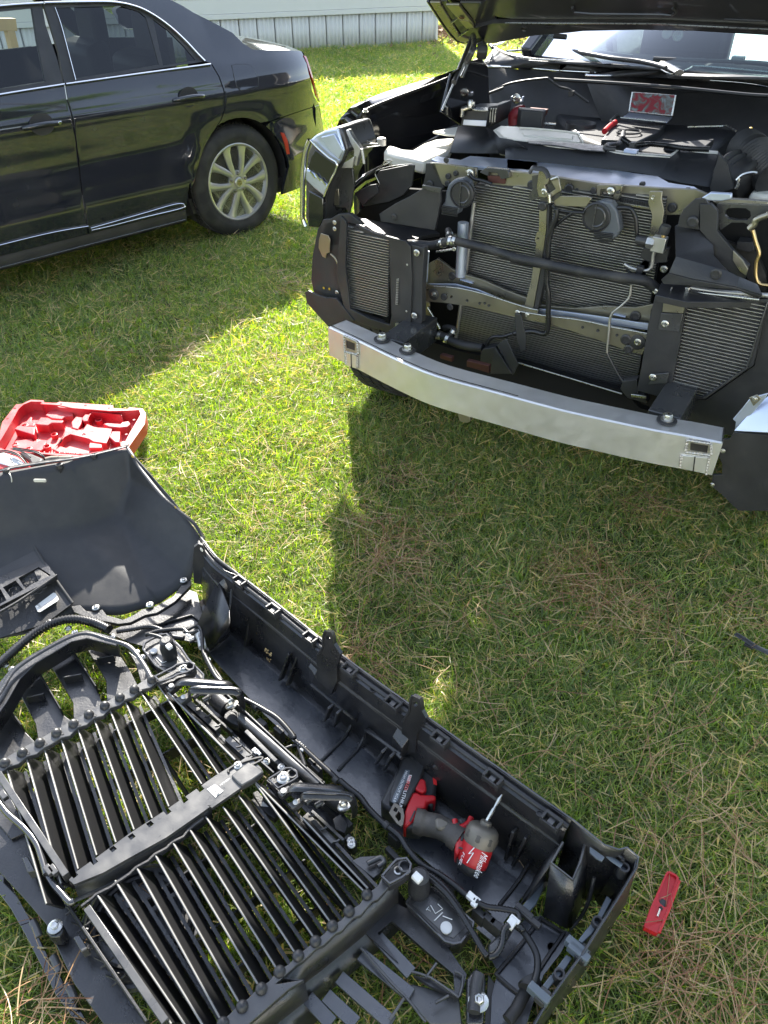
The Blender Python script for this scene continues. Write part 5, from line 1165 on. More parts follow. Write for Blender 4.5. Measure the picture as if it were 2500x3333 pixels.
# --- engine bay
def bay():
    MB().box(TW(0, 1.25, .52), (TL, TN, Z), (.86, .60, .02)).build('bay_floor', MT['void'], PK)
    # radiator cover: folded panel; the cream rim strip stands in for its sunlit edge
    top = px('E', (-10,883),(40,895),(130,905),(330,912),(600,940),(640,960),(760,975),(900,985),(1045,998),(1105,950),(1340,968),(1345,985))
    low = px('E', (-10,1010),(60,1020),(200,1030),(400,1055),(560,1075),(680,1085),(760,1090),(900,1110),(960,1130),(1100,1160),(1260,1185),(1290,1190))
    Tt = [G(p, 1.075) for p in top]; Bt = [G(p, 1.03) for p in low]
    MB().loft([[p + TN * .02 - Z * .02 for p in Tt], Tt, Bt]).build('radiator_cover', MT['engine'], PK, thick=.004, angle=20)
    Tu = px('E', (0,875),(200,893),(330,900),(610,925),(640,945),(760,965),(900,975),(1035,985),(1095,942),(1110,935),(1200,950),(1340,962))
    MB().loft([[G(p, 1.076) for p in Tu], [G((p[0], p[1] + 9), 1.074) for p in Tu]]).build('cover_rim', MT['cream'], PK, thick=.003)
    lt = px('E2', (390,1135),(640,1150),(700,1170),(760,1240),(880,1262),(920,1280)); lb = px('E2', (315,1375),(600,1382),(760,1382),(860,1400),(960,1400),(1100,1400))
    MB().loft([[G(p, 1.09) for p in lt], [G(p, 1.03) for p in lb]]).build('radiator_cover_end', MT['engine'], PK, thick=.004, angle=20)
    MB().loft([[G(p, 1.045) for p in px('E2', (870,1262),(1000,1285),(1300,1320),(1659,1350))], [G(p, 1.03) for p in px('E2', (870,1420),(1000,1420),(1300,1440),(1659,1455))]]).build('radiator_cover_end', MT['engine'], PK, thick=.004)
    zp('cover_top', 'cream', 'E2', [(990,1265),(1100,1262),(1659,1305),(1659,1352),(1300,1325),(1010,1285)], 1.072, .004)
    zp('cover_top', 'grey', 'E', [(130,893),(330,905),(600,925),(625,960),(480,950),(330,925),(140,908)], 1.078, .004)
    # coolant tank
    def blob(name, m, c, pts, z, h, bev=.01): return plate(name, MT[m], PK, GL(px(c, *pts), z), Z * -h, bevel=bev)
    blob('coolant_tank', 'cream', 'E2', [(700,1160),(760,1125),(860,1130),(1150,1150),(1440,1185),(1490,1210),(1520,1270),(1500,1290),(1340,1270),(980,1262),(900,1270),(860,1245),(780,1240)], 1.06, .07, .014)
    MB().tube(smooth(GL(px('E2', (940,1150),(1100,1160),(1440,1195),(1485,1225),(1515,1280)), 1.062), 4), .004, 6).build('tank_seam', MT['cream'], PK)
    blob('tank_rib', 'cream', 'E2', [(960,1190),(1010,1178),(1240,1200),(1430,1220),(1420,1250),(1200,1235),(980,1215)], 1.064, .01, .004)
    # left lit plastic tank behind the lamp
    blob('washer_neck', 'cream', 'D2', [(1265,212),(1500,168),(1518,185),(1480,245),(1400,238)], 1.04, .01, .004)
    blob('washer_tank', 'cream', 'D2', [(1080,380),(1180,320),(1280,285),(1465,268),(1440,330),(1410,405),(1300,440),(1190,490),(1080,460),(940,430),(860,400),(830,380),(870,335),(940,350),(1010,375)], .99, .05, .012)
    # battery
    P = GL(px('E2', (430,985),(530,960),(660,965),(668,985)), 1.08)
    bt = MB().prism([T(p, 1.35) for p in px('E2', (430,985),(665,985),(645,1150),(405,1150))], TN * .17).build('battery', MT['satin'], PK, bevel=.006)
    tp('battery_label', 'silver', 'E2', [(440,1075),(645,1085),(640,1140),(430,1125)], 1.345, .003, parent=bt)
    zp('battery_top', 'zinc', 'E2', [(520,980),(560,962),(655,965),(660,990),(600,990)], 1.10, .006, parent=bt)
    tt('battery_clamp', 'zinc', 'E2', [(425,985),(470,970),(520,950),(525,915)], 1.33, .010, parent=bt); tt('battery_clamp', 'zinc', 'E2', [(430,990),(425,1050)], 1.33, .010, parent=bt)
    MB().lathe(T(px('E2', (500,945))[0], 1.33), Z, [(.014,-.01),(.014,.012),(.009,.02),(.0001,.02)], 12).build('terminal', MT['zinc'], bt)
    for x in (690, 712, 735): tt('bay_hose_clip', 'zinc', 'E2', [(x,975),(x-8,1010),(x-14,1100)], 1.36, .003)
    tp('junction_box', 'satin', 'E2', [(665,960),(740,950),(745,970),(720,1110),(650,1150)], 1.38, .15)
    blob('fuse_box', 'engine', 'E2', [(930,960),(1185,980),(1160,1005),(960,985)], 1.11, .09, .006)
    cb = MB().tube(smooth([T(p, 1.5) for p in px('E2', (910,1120),(905,1050),(940,1020),(985,1015),(1000,1000))], 5), .032, 14).build('red_cap', MT['redcap'], PK, angle=60)
    tp('relay_box', 'brown', 'E2', [(1000,985),(1160,1000),(1140,1060),(1010,1110),(985,1060)], 1.52, .06)
    tp('strut_mount', 'silver', 'E2', [(865,870),(880,865),(890,900),(960,900),(965,870),(972,870),(965,920),(900,920),(870,905)], 1.7, .02); tbolt('E2', (915,888), 1.69, 1.9)
    # engine cover: big dark blocks; bright zinc lines stand in for sunlit ridges
    cov = px('E', (320,690),(480,650),(760,640),(1300,690),(1500,760),(1460,830),(1300,960),(1040,990),(620,930),(480,880),(380,800),(310,720))
    plate('engine_cover', MT['engine'], PK, GL(cov, .99), Z * -.25, bevel=.02)
    plate('engine_cover_centre', MT['engine'], PK, GL(px('E', (720,770),(1010,790),(960,840),(830,900),(600,885),(660,820)), 1.02), Z * -.04, bevel=.006)
    plate('engine_cover_wing', MT['engine'], PK, GL(px('E', (1000,910),(1320,880),(1250,940)), 1.02), Z * -.03, bevel=.004)
    MB().tube(GL(px('E', (1145,808),(1370,802),(1395,797),(1455,832)), 1.03), .0045, 6).build('cover_ridge', MT['zinc'], PK); MB().tube(GL(px('E', (215,785),(310,792)), 1.04), .006, 6).build('cover_ridge', MT['zinc'], PK)
    MB().lathe(G(px('E', (470,785))[0], 1.0), Z, [(.075,-.02),(.07,.004),(.055,-.015),(.0001,-.03)], 24).build('filler_recess', MT['matte'], PK)
    MB().tube(smooth(GL(px('E', (700,835),(760,825),(840,828),(845,845),(780,852),(705,845),(700,835)), 1.03), 3), .004, 6).build('cover_ring', MT['satin'], PK)
    MB().tube(smooth(GL(px('E', (740,845),(728,890),(700,920),(640,925),(635,945),(690,950)), [1.04,1.05,1.06,1.08,1.08,1.08]), 5), .011, 10).build('bay_hose', MT['satin'], PK, angle=70)
    corr('bay_loom', 'loom', GL(px('E', (735,880),(800,920),(900,915),(1020,925),(1120,940),(1290,950)), 1.085), .009)
    MB().box(G(px('E', (800,925))[0], 1.09), (TL, TN, Z), (.010, .016, .012)).build('loom_clip', MT['satin'], PK, bevel=.002); MB().box(G(px('E', (790,960))[0], 1.085), (TL, TN, Z), (.024, .014, .006)).build('latch_striker', MT['silver'], PK, bevel=.002)
    # intake: ribbed ducts on the right
    corr('air_duct', 'rubber', [T(p, l) for p, l in zip(px('E', (1500,935),(1560,975),(1620,1050),(1700,1130)), (1.05,1.0,.95,.9))], .060, pitch=.012, amp=.045, n=20)
    corr('intake_bellows', 'rubber', [T(p, l) for p, l in zip(px('E', (1395,1060),(1440,1090),(1500,1130),(1560,1160)), (.95,.93,.9,.88))], .060, pitch=.030, amp=.09, n=20)
    MB().tube(smooth([T(p, .80) for p in px('E', (1460,1145),(1500,1110),(1560,1095),(1590,1100))], 4), .005, 6).build('duct_clamp', MT['zinc'], PK); tt('duct_clamp_screw', 'zinc', 'E', [(1475,1130),(1470,1170),(1455,1200)], .80, .005, sm=0)
    blob('air_box', 'cream', 'E', [(1545,1225),(1570,1195),(1659,1160),(1800,1150),(1800,1240),(1640,1240)], 1.04, .05, .01)
    MB().tube(GL(px('E', (1548,820),(1540,905)), 1.08), .008, 8).build('dipstick', MT['yellow'], PK)
    MB().tube(smooth(GL(px('E', (1480,905),(1520,905)), 1.06), 2), .010, 8).build('duct_collar', MT['zinc'], PK)
    tt('bulkhead_line', 'cable', 'E2', [(660,850),(800,770),(960,730),(1180,705),(1210,715),(1300,780),(1400,810),(1560,920)], 1.85, .005)
    tt('bulkhead_line', 'cable', 'E', [(300,505),(700,530),(1100,560),(1500,600),(1659,610)], 1.85, .008)
    tt('bulkhead_line', 'satin', 'E2', [(640,850),(800,790)], 1.75, .006)
    tp('bulkhead_bracket', 'satin', 'E2', [(1380,820),(1430,820),(1420,870),(1380,870)], 1.84, .02)
    tp('radiator_support_side', 'matte', 'E', [(1340,975),(1400,1040),(1440,1200),(1300,1240),(1290,1190),(1345,985)], .80, .02)
bay()
# things left lying in the bay
fr = G(px('E', (770,770))[0], 1.035)
LB = thing('propped_mirror', 'small framed mirror-like panel propped up on the engine cover', 'mirror', fr)
def lid():
    q = [onplane(p, fr + TN * .02, (TN * .9 - Z * .35).normalized()) for p in px('E', (792,582),(1078,602),(1052,738),(770,708))]
    n = (TN * .9 - Z * .35).normalized()
    plate('frame', MT['zinc'], LB, q, n * .008, bevel=.002)
    c = sum(q, Vector()) / 4; gm = bpy.data.materials.new('painted_reflection'); gm.use_nodes = True; b = gm.node_tree.nodes['Principled BSDF']; b.inputs['Metallic'].default_value = 1; b.inputs['Roughness'].default_value = .08
    nt = gm.node_tree; tc = nt.nodes.new('ShaderNodeTexCoord'); no = nt.nodes.new('ShaderNodeTexNoise'); no.inputs['Scale'].default_value = 26; no.inputs['Detail'].default_value = 4; no.inputs['Distortion'].default_value = 1.4; cr = nt.nodes.new('ShaderNodeValToRGB')
    cr.color_ramp.elements[0].color = (.16,.03,.03,1); cr.color_ramp.elements[0].position = .42; cr.color_ramp.elements[1].color = (.16,.17,.15,1); cr.color_ramp.elements[1].position = .62; e = cr.color_ramp.elements.new(.52); e.color = (.10,.09,.07,1)  # ramp colours stand in for red and dark reflections
    nt.links.new(tc.outputs['Object'], no.inputs['Vector']); nt.links.new(no.outputs[0], cr.inputs[0]); nt.links.new(cr.outputs[0], b.inputs['Base Color'])
    plate('glass', gm, LB, [c + (p - c) * .93 - n * .0015 for p in q], n * .001, bevel=0)
    plate('base', MT['silver'], LB, GL(px('E', (775,715),(1052,742),(1020,775),(725,748)), 1.035), Z * -.006, bevel=.002)
    MB().tube(GL(px('E', (722,748),(1010,778)), 1.037), .004, 6).build('hinge', MT['zinc'], LB)
    plate('foot', MT['satin'], LB, GL(px('E', (765,780),(945,795),(900,790),(870,796)), 1.036) , Z * -.004, bevel=0)
lid()
sc = G(px('E', (650,800))[0], 1.06)
SD = thing('open_end_wrench', 'red-handled wrench lying on the black engine cover beside the framed panel', 'wrench', sc)
P = GL(px('E', (620,835),(650,805),(688,778)), [1.03,1.03,1.03]); MB().tube(smooth(P, 4), .012, 12).build('handle', MT['red'], SD, angle=60)
P2 = GL(px('E', (660,765),(735,700)), 1.02); MB().tube(P2, .006, 10).build('shaft', MT['zinc'], SD); MB().lathe(G(px('E', (722,705))[0], 1.03), Z, [(.014,-.004),(.014,.004),(.007,.004),(.007,-.004)], 14).build('jaw', MT['zinc'], SD)
# ------------------------------------------------------------------ bumper cover with grille, lying face down on the lawn
BC = thing('bumper_cover', 'black bumper cover with slatted grille lying face down on the grass', 'bumper cover', (-.35, 1.15, 0))
ED = (G((1679,2541), .3) - G((765,1861), .3)); ED.z = 0; ED.normalize(); EP = Vector((ED.y, -ED.x, 0)); 
if EP.y > 0: EP = -EP
def gp(name, m, c, pts, z, th=.01, bevel=.0015, holes=(), parent=None, label=None):
    return plate(name, MT[m], parent or BC, GL(px(c, *pts), z) if isinstance(z, (int, float)) else [G(p, zz) for p, zz in zip(px(c, *pts), z)], Z * -th, [GL(px(c, *h), z) for h in holes], bevel, label)
def gt(name, m, c, pts, z, r, n=8, sm=5, flat=1.0, parent=None):
    P = [G(p, zz) for p, zz in zip(px(c, *pts), z if isinstance(z, (list, tuple)) else [z] * len(pts))]
    return MB().tube(smooth(P, sm) if sm else P, r, n, flat=flat).build(name, MT[m], parent or BC, angle=60)
def gbox(name, m, c, p, z, hs, ax=None, bevel=.002, parent=None):
    return MB().box(G(px(c, p)[0], z), ax or (ED, EP, Z), hs).build(name, MT[m], parent or BC, bevel=bevel)
def gscrew(c, p, z, sc=1.0, n=None, key='screw'): return stamp(key + 'g', m_screw, 'screw', MT['zinc'], BC, G(px(c, p)[0], z), n or Z, sc=sc)
def outer_wall():
    rim = px('S', (655,1750),(703,1812),(765,1861),(898,1963),(1061,2093),(1210,2205),(1360,2312),(1520,2428),(1679,2540),(1775,2608),(1862,2668))
    zr = [.31,.31,.30,.30,.30,.30,.30,.30,.30,.295,.29]
    R0 = smooth([G(p, z) for p, z in zip(rim, zr)], 3)
    def off(dp, dz): return [p + EP * dp + Z * dz for p in R0]
    rows = [off(-.052, -.26), off(-.045, -.20), off(-.022, -.08), off(-.006, -.012), off(-.002, 0), off(.004, 0), off(.006, -.014), off(.014, -.018), off(.020, -.022), off(.021, -.070), off(.025, -.078), off(.027, -.155), off(.030, -.232), off(.095, -.233)]
    MB().loft(rows).build('upper_skin', MT['molded'], BC, angle=25, thick=.003)
    MB().tube(off(.001, .002), .0022, 6).build('rim_edge', MT['gloss'], BC)
    # long ledge bead, step beads
    MB().tube(off(.0225, -.075), .0035, 6).build('ledge_bead', MT['satin'], BC, angle=60)
    MB().tube(off(.011, -.012), .0070, 8).build('shelf_roll', MT['satin'], BC, angle=60)
    # clip sockets along the shelf
    for c, p in (('I',(345,262)),('I',(545,432)),('I',(768,600)),('I',(1003,790)),('I',(1262,990)),('I',(1543,1205)),('R',(1055,478)),('R',(1450,765))):
        q = G(px(c, p)[0], .292); s = MB(); s.box(q - EP * .004, (ED, EP, Z), (.020, .004, .013)); s.build('clip_socket', MT['satin'], BC, bevel=.002)
        for dx in (-.018, .018): MB().box(q + ED * dx + EP * .006, (ED, EP, Z), (.003, .011, .012)).build('socket_cheek', MT['satin'], BC, bevel=.0012)
        MB().box(q + EP * .016, (ED, EP, Z), (.021, .002, .006)).build('socket_lip', MT['satin'], BC, bevel=.001); MB().box(q + EP * .006 + Z * .002, (ED, EP, Z), (.007, .008, .003)).build('socket_tongue', MT['grey'], BC, bevel=.001)
    for c, p in (('I',(385,318)),('I',(1130,912)),('R',(1362,722))):
        MB().lathe(G(px(c, p)[0], .285) , Z, [(.0075,-.004),(.0075,.0008),(.006,.0008),(.006,-.002)], 18).build('ejector_mark', MT['satin'], BC)
    # standing fixing tabs with a hole
    def tab(c, outl, hole, z0, base):
        p0 = G(px(c, base)[0], z0); nn = (EP * .96 + Z * .1).normalized()
        pr = lambda L_: [onplane(q, p0, nn) for q in px(c, *L_)]
        plate('fixing_tab', MT['molded'], BC, pr(outl), -nn * .010, [pr(hole)], bevel=0)
        o = pr(outl); MB().tube(o[:4], .0035, 6).build('tab_edge', MT['satin'], BC, angle=60)
        b = o[-3:]
        return o
    tab('I', [(795,710),(832,660),(834,590),(846,560),(880,568),(892,600),(896,640),(935,700),(915,760),(915,860),(880,942),(760,875),(795,800)], [(852,590),(866,585),(874,600),(866,616),(852,608)], .30, (846,700))
    tab('I', [(1310,1105),(1350,1040),(1358,975),(1368,948),(1410,968),(1420,1000),(1424,1040),(1450,1085),(1440,1110),(1395,1180),(1385,1290),(1290,1290),(1300,1200)], [(1375,985),(1395,985),(1400,1005),(1385,1020),(1374,1005)], .30, (1380,1080))
    for k, p in enumerate(((820,715),(1335,1130))):
        q = G(px('I', p)[0], .235); MB().prism([q - ED * .02, q + ED * .022, q + ED * .016 + EP * .035 - Z * .04, q - ED * .02 + EP * .03 - Z * .03], -Z * .05).build('tab_foot', MT['molded'], BC, bevel=.002)
    return R0
R0 = outer_wall()
def floor_parts():
    # flat inner face of the skin between the wall and the harness
    upper = px('I', (60,420),(330,620),(620,880),(890,1110),(1160,1340)) + px('R', (540,640),(900,940),(1130,1110),(1290,1220))
    lower = px('V', (120,790),(0,690)) + px('R', (1040,1400),(800,1215),(640,1080),(500,960),(420,880),(330,780),(130,600),(0,480)) + px('I', (820,1370),(640,1210),(480,1060),(360,930),(240,800),(150,700),(60,620),(-40,520))
    plate('inner_floor', MT['floorp'], BC, GL(upper + lower, .075), Z * -.004, bevel=0)
    # stiffening steps moulded in
    for c, pts in (('I', [(820,1340),(965,1195),(975,1170),(1015,1095),(1005,1080),(760,880)]), ('I', [(930,1382),(1040,1270),(1085,1180),(1105,1165),(1300,1300)]), ('R', [(0,430),(135,285),(205,175),(225,170),(430,350)]),
                   ('R', [(1090,1340),(1230,1160),(1340,960),(1350,900),(1200,780),(800,500),(650,400)])):
        n = len(pts); gt('moulded_step', 'satin', c, pts, [.078] * max(1, n - 3) + [.10, .15, .19][:min(3, n - 1)], .0045, 6, sm=3)
    for c, a, b_ in (('I',(640,690),(580,850)),('I',(690,700),(625,880)),('I',(410,440),(375,650)),('I',(880,1010),(848,1090)),('I',(930,1040),(910,1120)),('R',(315,290),(265,375)),('R',(372,320),(320,415)),('R',(1195,830),(1140,1020)),('R',(1280,870),(1190,1060))):
        pa = G(px(c, a)[0], .19); pb = G(px(c, b_)[0], .085); MB().bar(pa, pb, EP, .007, .020).build('wall_rib', MT['molded'], BC, bevel=.002)
    # paint-pen marks
    q = G(px('I', (540,700))[0], .15); text('&-29', 'pen_mark', MT['brass'], BC, q + EP * .012, -ED, Z * .7 - EP * .5, .016); q = G(px('I', (535,735))[0], .13); text('2nr', 'pen_mark', MT['brass'], BC, q + EP * .012, -ED, Z * .7 - EP * .5, .014)
floor_parts()
def left_wing():
    LOWER[0] = .62
    g = [[(-120,1590,.60),(0,1538,.60),(120,1515,.585),(230,1500,.57),(320,1482,.555),(415,1458,.54)],
         [(-120,1640,.57),(0,1580,.57),(120,1560,.55),(240,1540,.53),(330,1520,.50),(445,1510,.50)],
         [(-120,1720,.48),(0,1650,.47),(120,1630,.45),(240,1610,.42),(380,1600,.36),(520,1610,.44)],
         [(-120,1800,.36),(0,1755,.36),(110,1740,.33),(235,1735,.27),(390,1690,.22),(575,1680,.38)],
         [(-120,1900,.27),(0,1860,.26),(130,1830,.24),(270,1820,.18),(430,1800,.16),(652,1748,.32)],
         [(-120,2010,.20),(60,1990,.19),(190,1960,.17),(320,1930,.13),(470,1890,.12),(635,1830,.24)],
         [(-120,2100,.15),(110,2060,.14),(240,2000,.13),(395,2003,.10),(520,1965,.10),(622,1890,.15)]]
    W_ = dict(t0=(-120,1590,.60), t1=(0,1538,.60), t2=(230,1500,.57), t3=(415,1458,.54), c0=(-120,1790,.33), c1=(111,1749,.325), c2=(236,1735,.285), c3=(385,1680,.255), c4=(424,1560,.40),
              r1=(480,1530,.50), r2=(570,1635,.41), r3=(655,1748,.32), b0=(-120,2100,.15), b1=(110,2060,.14), b2=(240,2000,.13), b3=(395,2003,.10), b4=(520,1965,.10), b5=(622,1890,.15))
    ks = list(W_); P = [G((x, y), z) for x, y, z in W_.values()]; ix = lambda *n: tuple(ks.index(k) for k in n)
    o = MB().add(P, [ix('t0','t1','c1','c0'), ix('t1','t2','c2','c1'), ix('t2','t3','c4','c3'), ix('t2','c3','c2'), ix('t3','r1','c4'), ix('c4','r1','r2'), ix('c4','r2','c3'), ix('c3','r2','r3'), ix('c3','r3','b5'), ix('c3','b5','b4'), ix('c2','c3','b4'), ix('c2','b4','b3'), ix('c1','c2','b3','b2'), ix('c0','c1','b2','b1','b0')]).build('wing_panel', MT['matte'], BC, angle=None)
    cnt = {}
    for pl_ in o.data.polygons:
        for e_ in pl_.edge_keys: cnt[e_] = cnt.get(e_, 0) + 1
    cr = o.data.attributes.new('crease_edge', 'FLOAT', 'EDGE')
    for e_ in o.data.edges: cr.data[e_.index].value = 1.0 if cnt.get(tuple(sorted(e_.vertices)), 0) == 1 else .60
    m = o.modifiers.new('sub', 'SUBSURF'); m.levels = 3; m.render_levels = 3
    m = o.modifiers.new('solid', 'SOLIDIFY'); m.thickness = .003
    # lit top flange and its fasteners
    top = smooth([G((x, y - 3), z + .004) for x, y, z in g[0]], 5)
    back = [p + Vector((.0, .022, -.004)) for p in top]
    MB().loft([top, back]).build('wing_flange', MT['grey'], BC, thick=.003)
    MB().tube(smooth([G(p, z) for p, z in zip(px('J', (860,430),(900,490),(940,560),(1100,760),(1200,850),(1300,930),(1350,1000),(1375,1045)), (.54,.53,.50,.46,.42,.38,.34,.32))], 4), .006, 6, flat=.5).build('wing_edge', MT['satin'], BC, angle=60)
    for p, z in (((630,480),.56),((400,545),.58),((40,580),.60)):
        q = G(px('J', p)[0], z); MB().lathe(q, Z - ED * .2, [(.012,-.01),(.012,.002),(.009,.004),(.006,-.002)], 14).build('wing_clip', MT['satin'], BC, angle=40); MB().bar(q - Z * .006, q - Z * .035 - EP * -.004, ED, .008, .01).build('wing_clip', MT['satin'], BC)
    q = G(px('J', (65,635))[0], .565); MB().lathe(q, EP + Z * .3, [(.018,0),(.018,.002),(.014,.002),(.013,-.001),(.0001,-.001)], 20).build('wing_hole', MT['cream'], BC)
    q = G(px('J', (278,648))[0], .555); MB().box(q + EP * .004, (ED * .2 + Vector((1, .1, 0)), Z, EP), (.018, .006, .003)).build('wing_slot', MT['cream'], BC, bevel=.002)
    for p, z in (((895,488),.53),((1185,835),.42)): MB().lathe(G(px('J', p)[0], z + .008), EP, [(.006,0),(.004,.002),(.0001,.002)], 10).build('wing_hole', MT['yellow'], BC)
    # flat air-guide panel laid over the lower left
    gp('air_guide', 'satin', 'J', [(-150,800),(40,800),(90,812),(280,1195),(340,1290),(490,1480),(300,1620),(-150,1760)], [.37,.36,.355,.285,.26,.19,.17,.20], .004, bevel=0)
    gt('guide_seam', 'matte', 'J', [(88,812),(180,1000),(285,1190),(345,1275),(490,1478)], [.358,.322,.288,.268,.196], .0045, 6, sm=4, flat=.6)
    gp('guide_frame', 'molded', 'J', [(-120,1350),(265,1190),(310,1205),(385,1300),(-120,1560)], .285, .012, holes=[[(125,1308),(262,1235),(345,1290),(215,1350),(170,1385)], [(20,1372),(105,1325),(158,1388),(70,1440)], [(-60,1410),(5,1385),(45,1460),(-30,1500)]])
    gt('guide_lip', 'satin', 'J', [(-100,1590),(120,1470),(385,1290)], .285, .004, 6)
    gp('dark_socket', 'satin', 'J', [(228,1262),(258,1245),(335,1295),(262,1335)], .282, .008)
    # honeycomb mesh behind the frame, cell by cell
    hexm = MB(); z = .268; P00 = G(px('J', (-60,1470))[0], z); ax1 = (G(px('J', (262,1290))[0], z) - P00); L1 = ax1.length; ax1.normalize(); ax2 = Vector((ax1.y, -ax1.x, 0))
    for i in range(int(L1 / .0165)):
        for j in range(-3, 4):
            c = P00 + ax1 * (i * .0165) + ax2 * (j * .019 + (i % 2) * .0095); hexm.tube([c + (ax1 * math.cos(a) + ax2 * math.sin(a)) * .0108 for a in np.linspace(0, 2 * math.pi, 7)], .0014, 4, cap=False)
    h = hexm.build('mesh_insert', MT['satin'], BC); h['kind'] = 'stuff'
    lb = gp('part_label', 'label', 'J', [(237,1500),(360,1408),(375,1410),(396,1450),(390,1462),(270,1538),(255,1535)], [.233,.233,.232,.226,.226,.226,.228], .0015, bevel=0)
    a = G(px('J', (276,1520))[0], .2335); b_ = G(px('J', (236,1478))[0], .2335); text('GYJG3', 'label_print', MT['ink'], lb, a + Z * .001, G(px('J', (247,1487))[0], .2335) - a, G(px('J', (310,1492))[0], .2335) - a, .008, wid=.024)
    q0 = G(px('J', (285,1505))[0], .233); q1 = G(px('J', (372,1448))[0], .233)
    for k in range(14): MB().bar(q0.lerp(q1, k / 14) + Z * .0006, q0.lerp(q1, k / 14 + .03) + Z * .0006, Z, .004, .0006).build('label_print', MT['ink'], lb)
left_wing(); LOWER[0] = 1.0
def wing_base():
    # bolted flange running round the wheel-side corner
    gp('corner_flange', 'satin', 'J', [(480,1500),(540,1490),(580,1530),(640,1540),(690,1520),(720,1560),(830,1590),(900,1560),(960,1520),(1050,1500),(1170,1430),(1230,1350),(1290,1320),(1290,1360),(1180,1470),(1060,1545),(980,1560),(880,1610),(800,1620),(700,1600),(620,1590),(500,1540)], .125, .012)
    for p in ((648,1510),(1012,1490),(1240,1325)): gscrew('J', p, .13, 1.1)
    for c, p in (('K',(296,138)),('K',(412,175)),('K',(450,200)),('K',(675,225)),('K',(32,397)),('K',(70,420))): gscrew(c, p, .15, .9)
    gp('corner_pocket', 'molded', 'K', [(640,200),(900,90),(1120,-60),(1180,-40),(1220,110),(1260,130),(1300,200),(1200,260),(1050,240),(900,290),(780,260)], .085, .004, bevel=0)
    gt('pocket_bead', 'satin', 'K', [(1010,200),(930,160),(1150,95),(1210,140)], .09, .004, 6, sm=0)
    # end wall of the pocket (deep, dark) and the corner tab
    P = px('J', (1310,1090),(1340,1065),(1370,1075),(1385,1110),(1380,1250),(1365,1340),(1310,1330),(1300,1210)); zs = [.32,.33,.33,.32,.22,.12,.12,.22]
    MB().prism([G(p, z) for p, z in zip(P, zs)], EP * .006 + ED * .008).build('corner_tab', MT['satin'], BC, bevel=.001)
    MB().lathe(G(px('J', (1362,1118))[0], .322), EP, [(.007,0),(.005,.002),(.0001,.002)], 12).build('tab_hole', MT['cream'], BC)
    b = MB(); A_ = [G(p, .30) for p in px('J', (1385,1060),(1440,1180),(1520,1260),(1600,1290))]; B_ = [G(p, .08) for p in px('J', (1370,1420),(1400,1560),(1480,1640),(1540,1540))]
    b.loft([A_, B_]).build('corner_web', MT['molded'], BC, thick=.004)
    b = MB(); b.loft([[G(p, .24) for p in px('K', (1310,-120),(1375,60),(1380,150))], [G(p, .08) for p in px('K', (1150,230),(1250,320),(1380,220))]]).build('corner_web', MT['molded'], BC, thick=.004)
    gt('corner_bead', 'satin', 'K', [(1390,-60),(1370,90),(1310,170),(1140,260)], [.25,.2,.12,.09], .004, 6)
    gp('floor_step', 'satin', 'K', [(1230,300),(1365,195),(1372,215),(1260,320)], .09, .006)
wing_base()
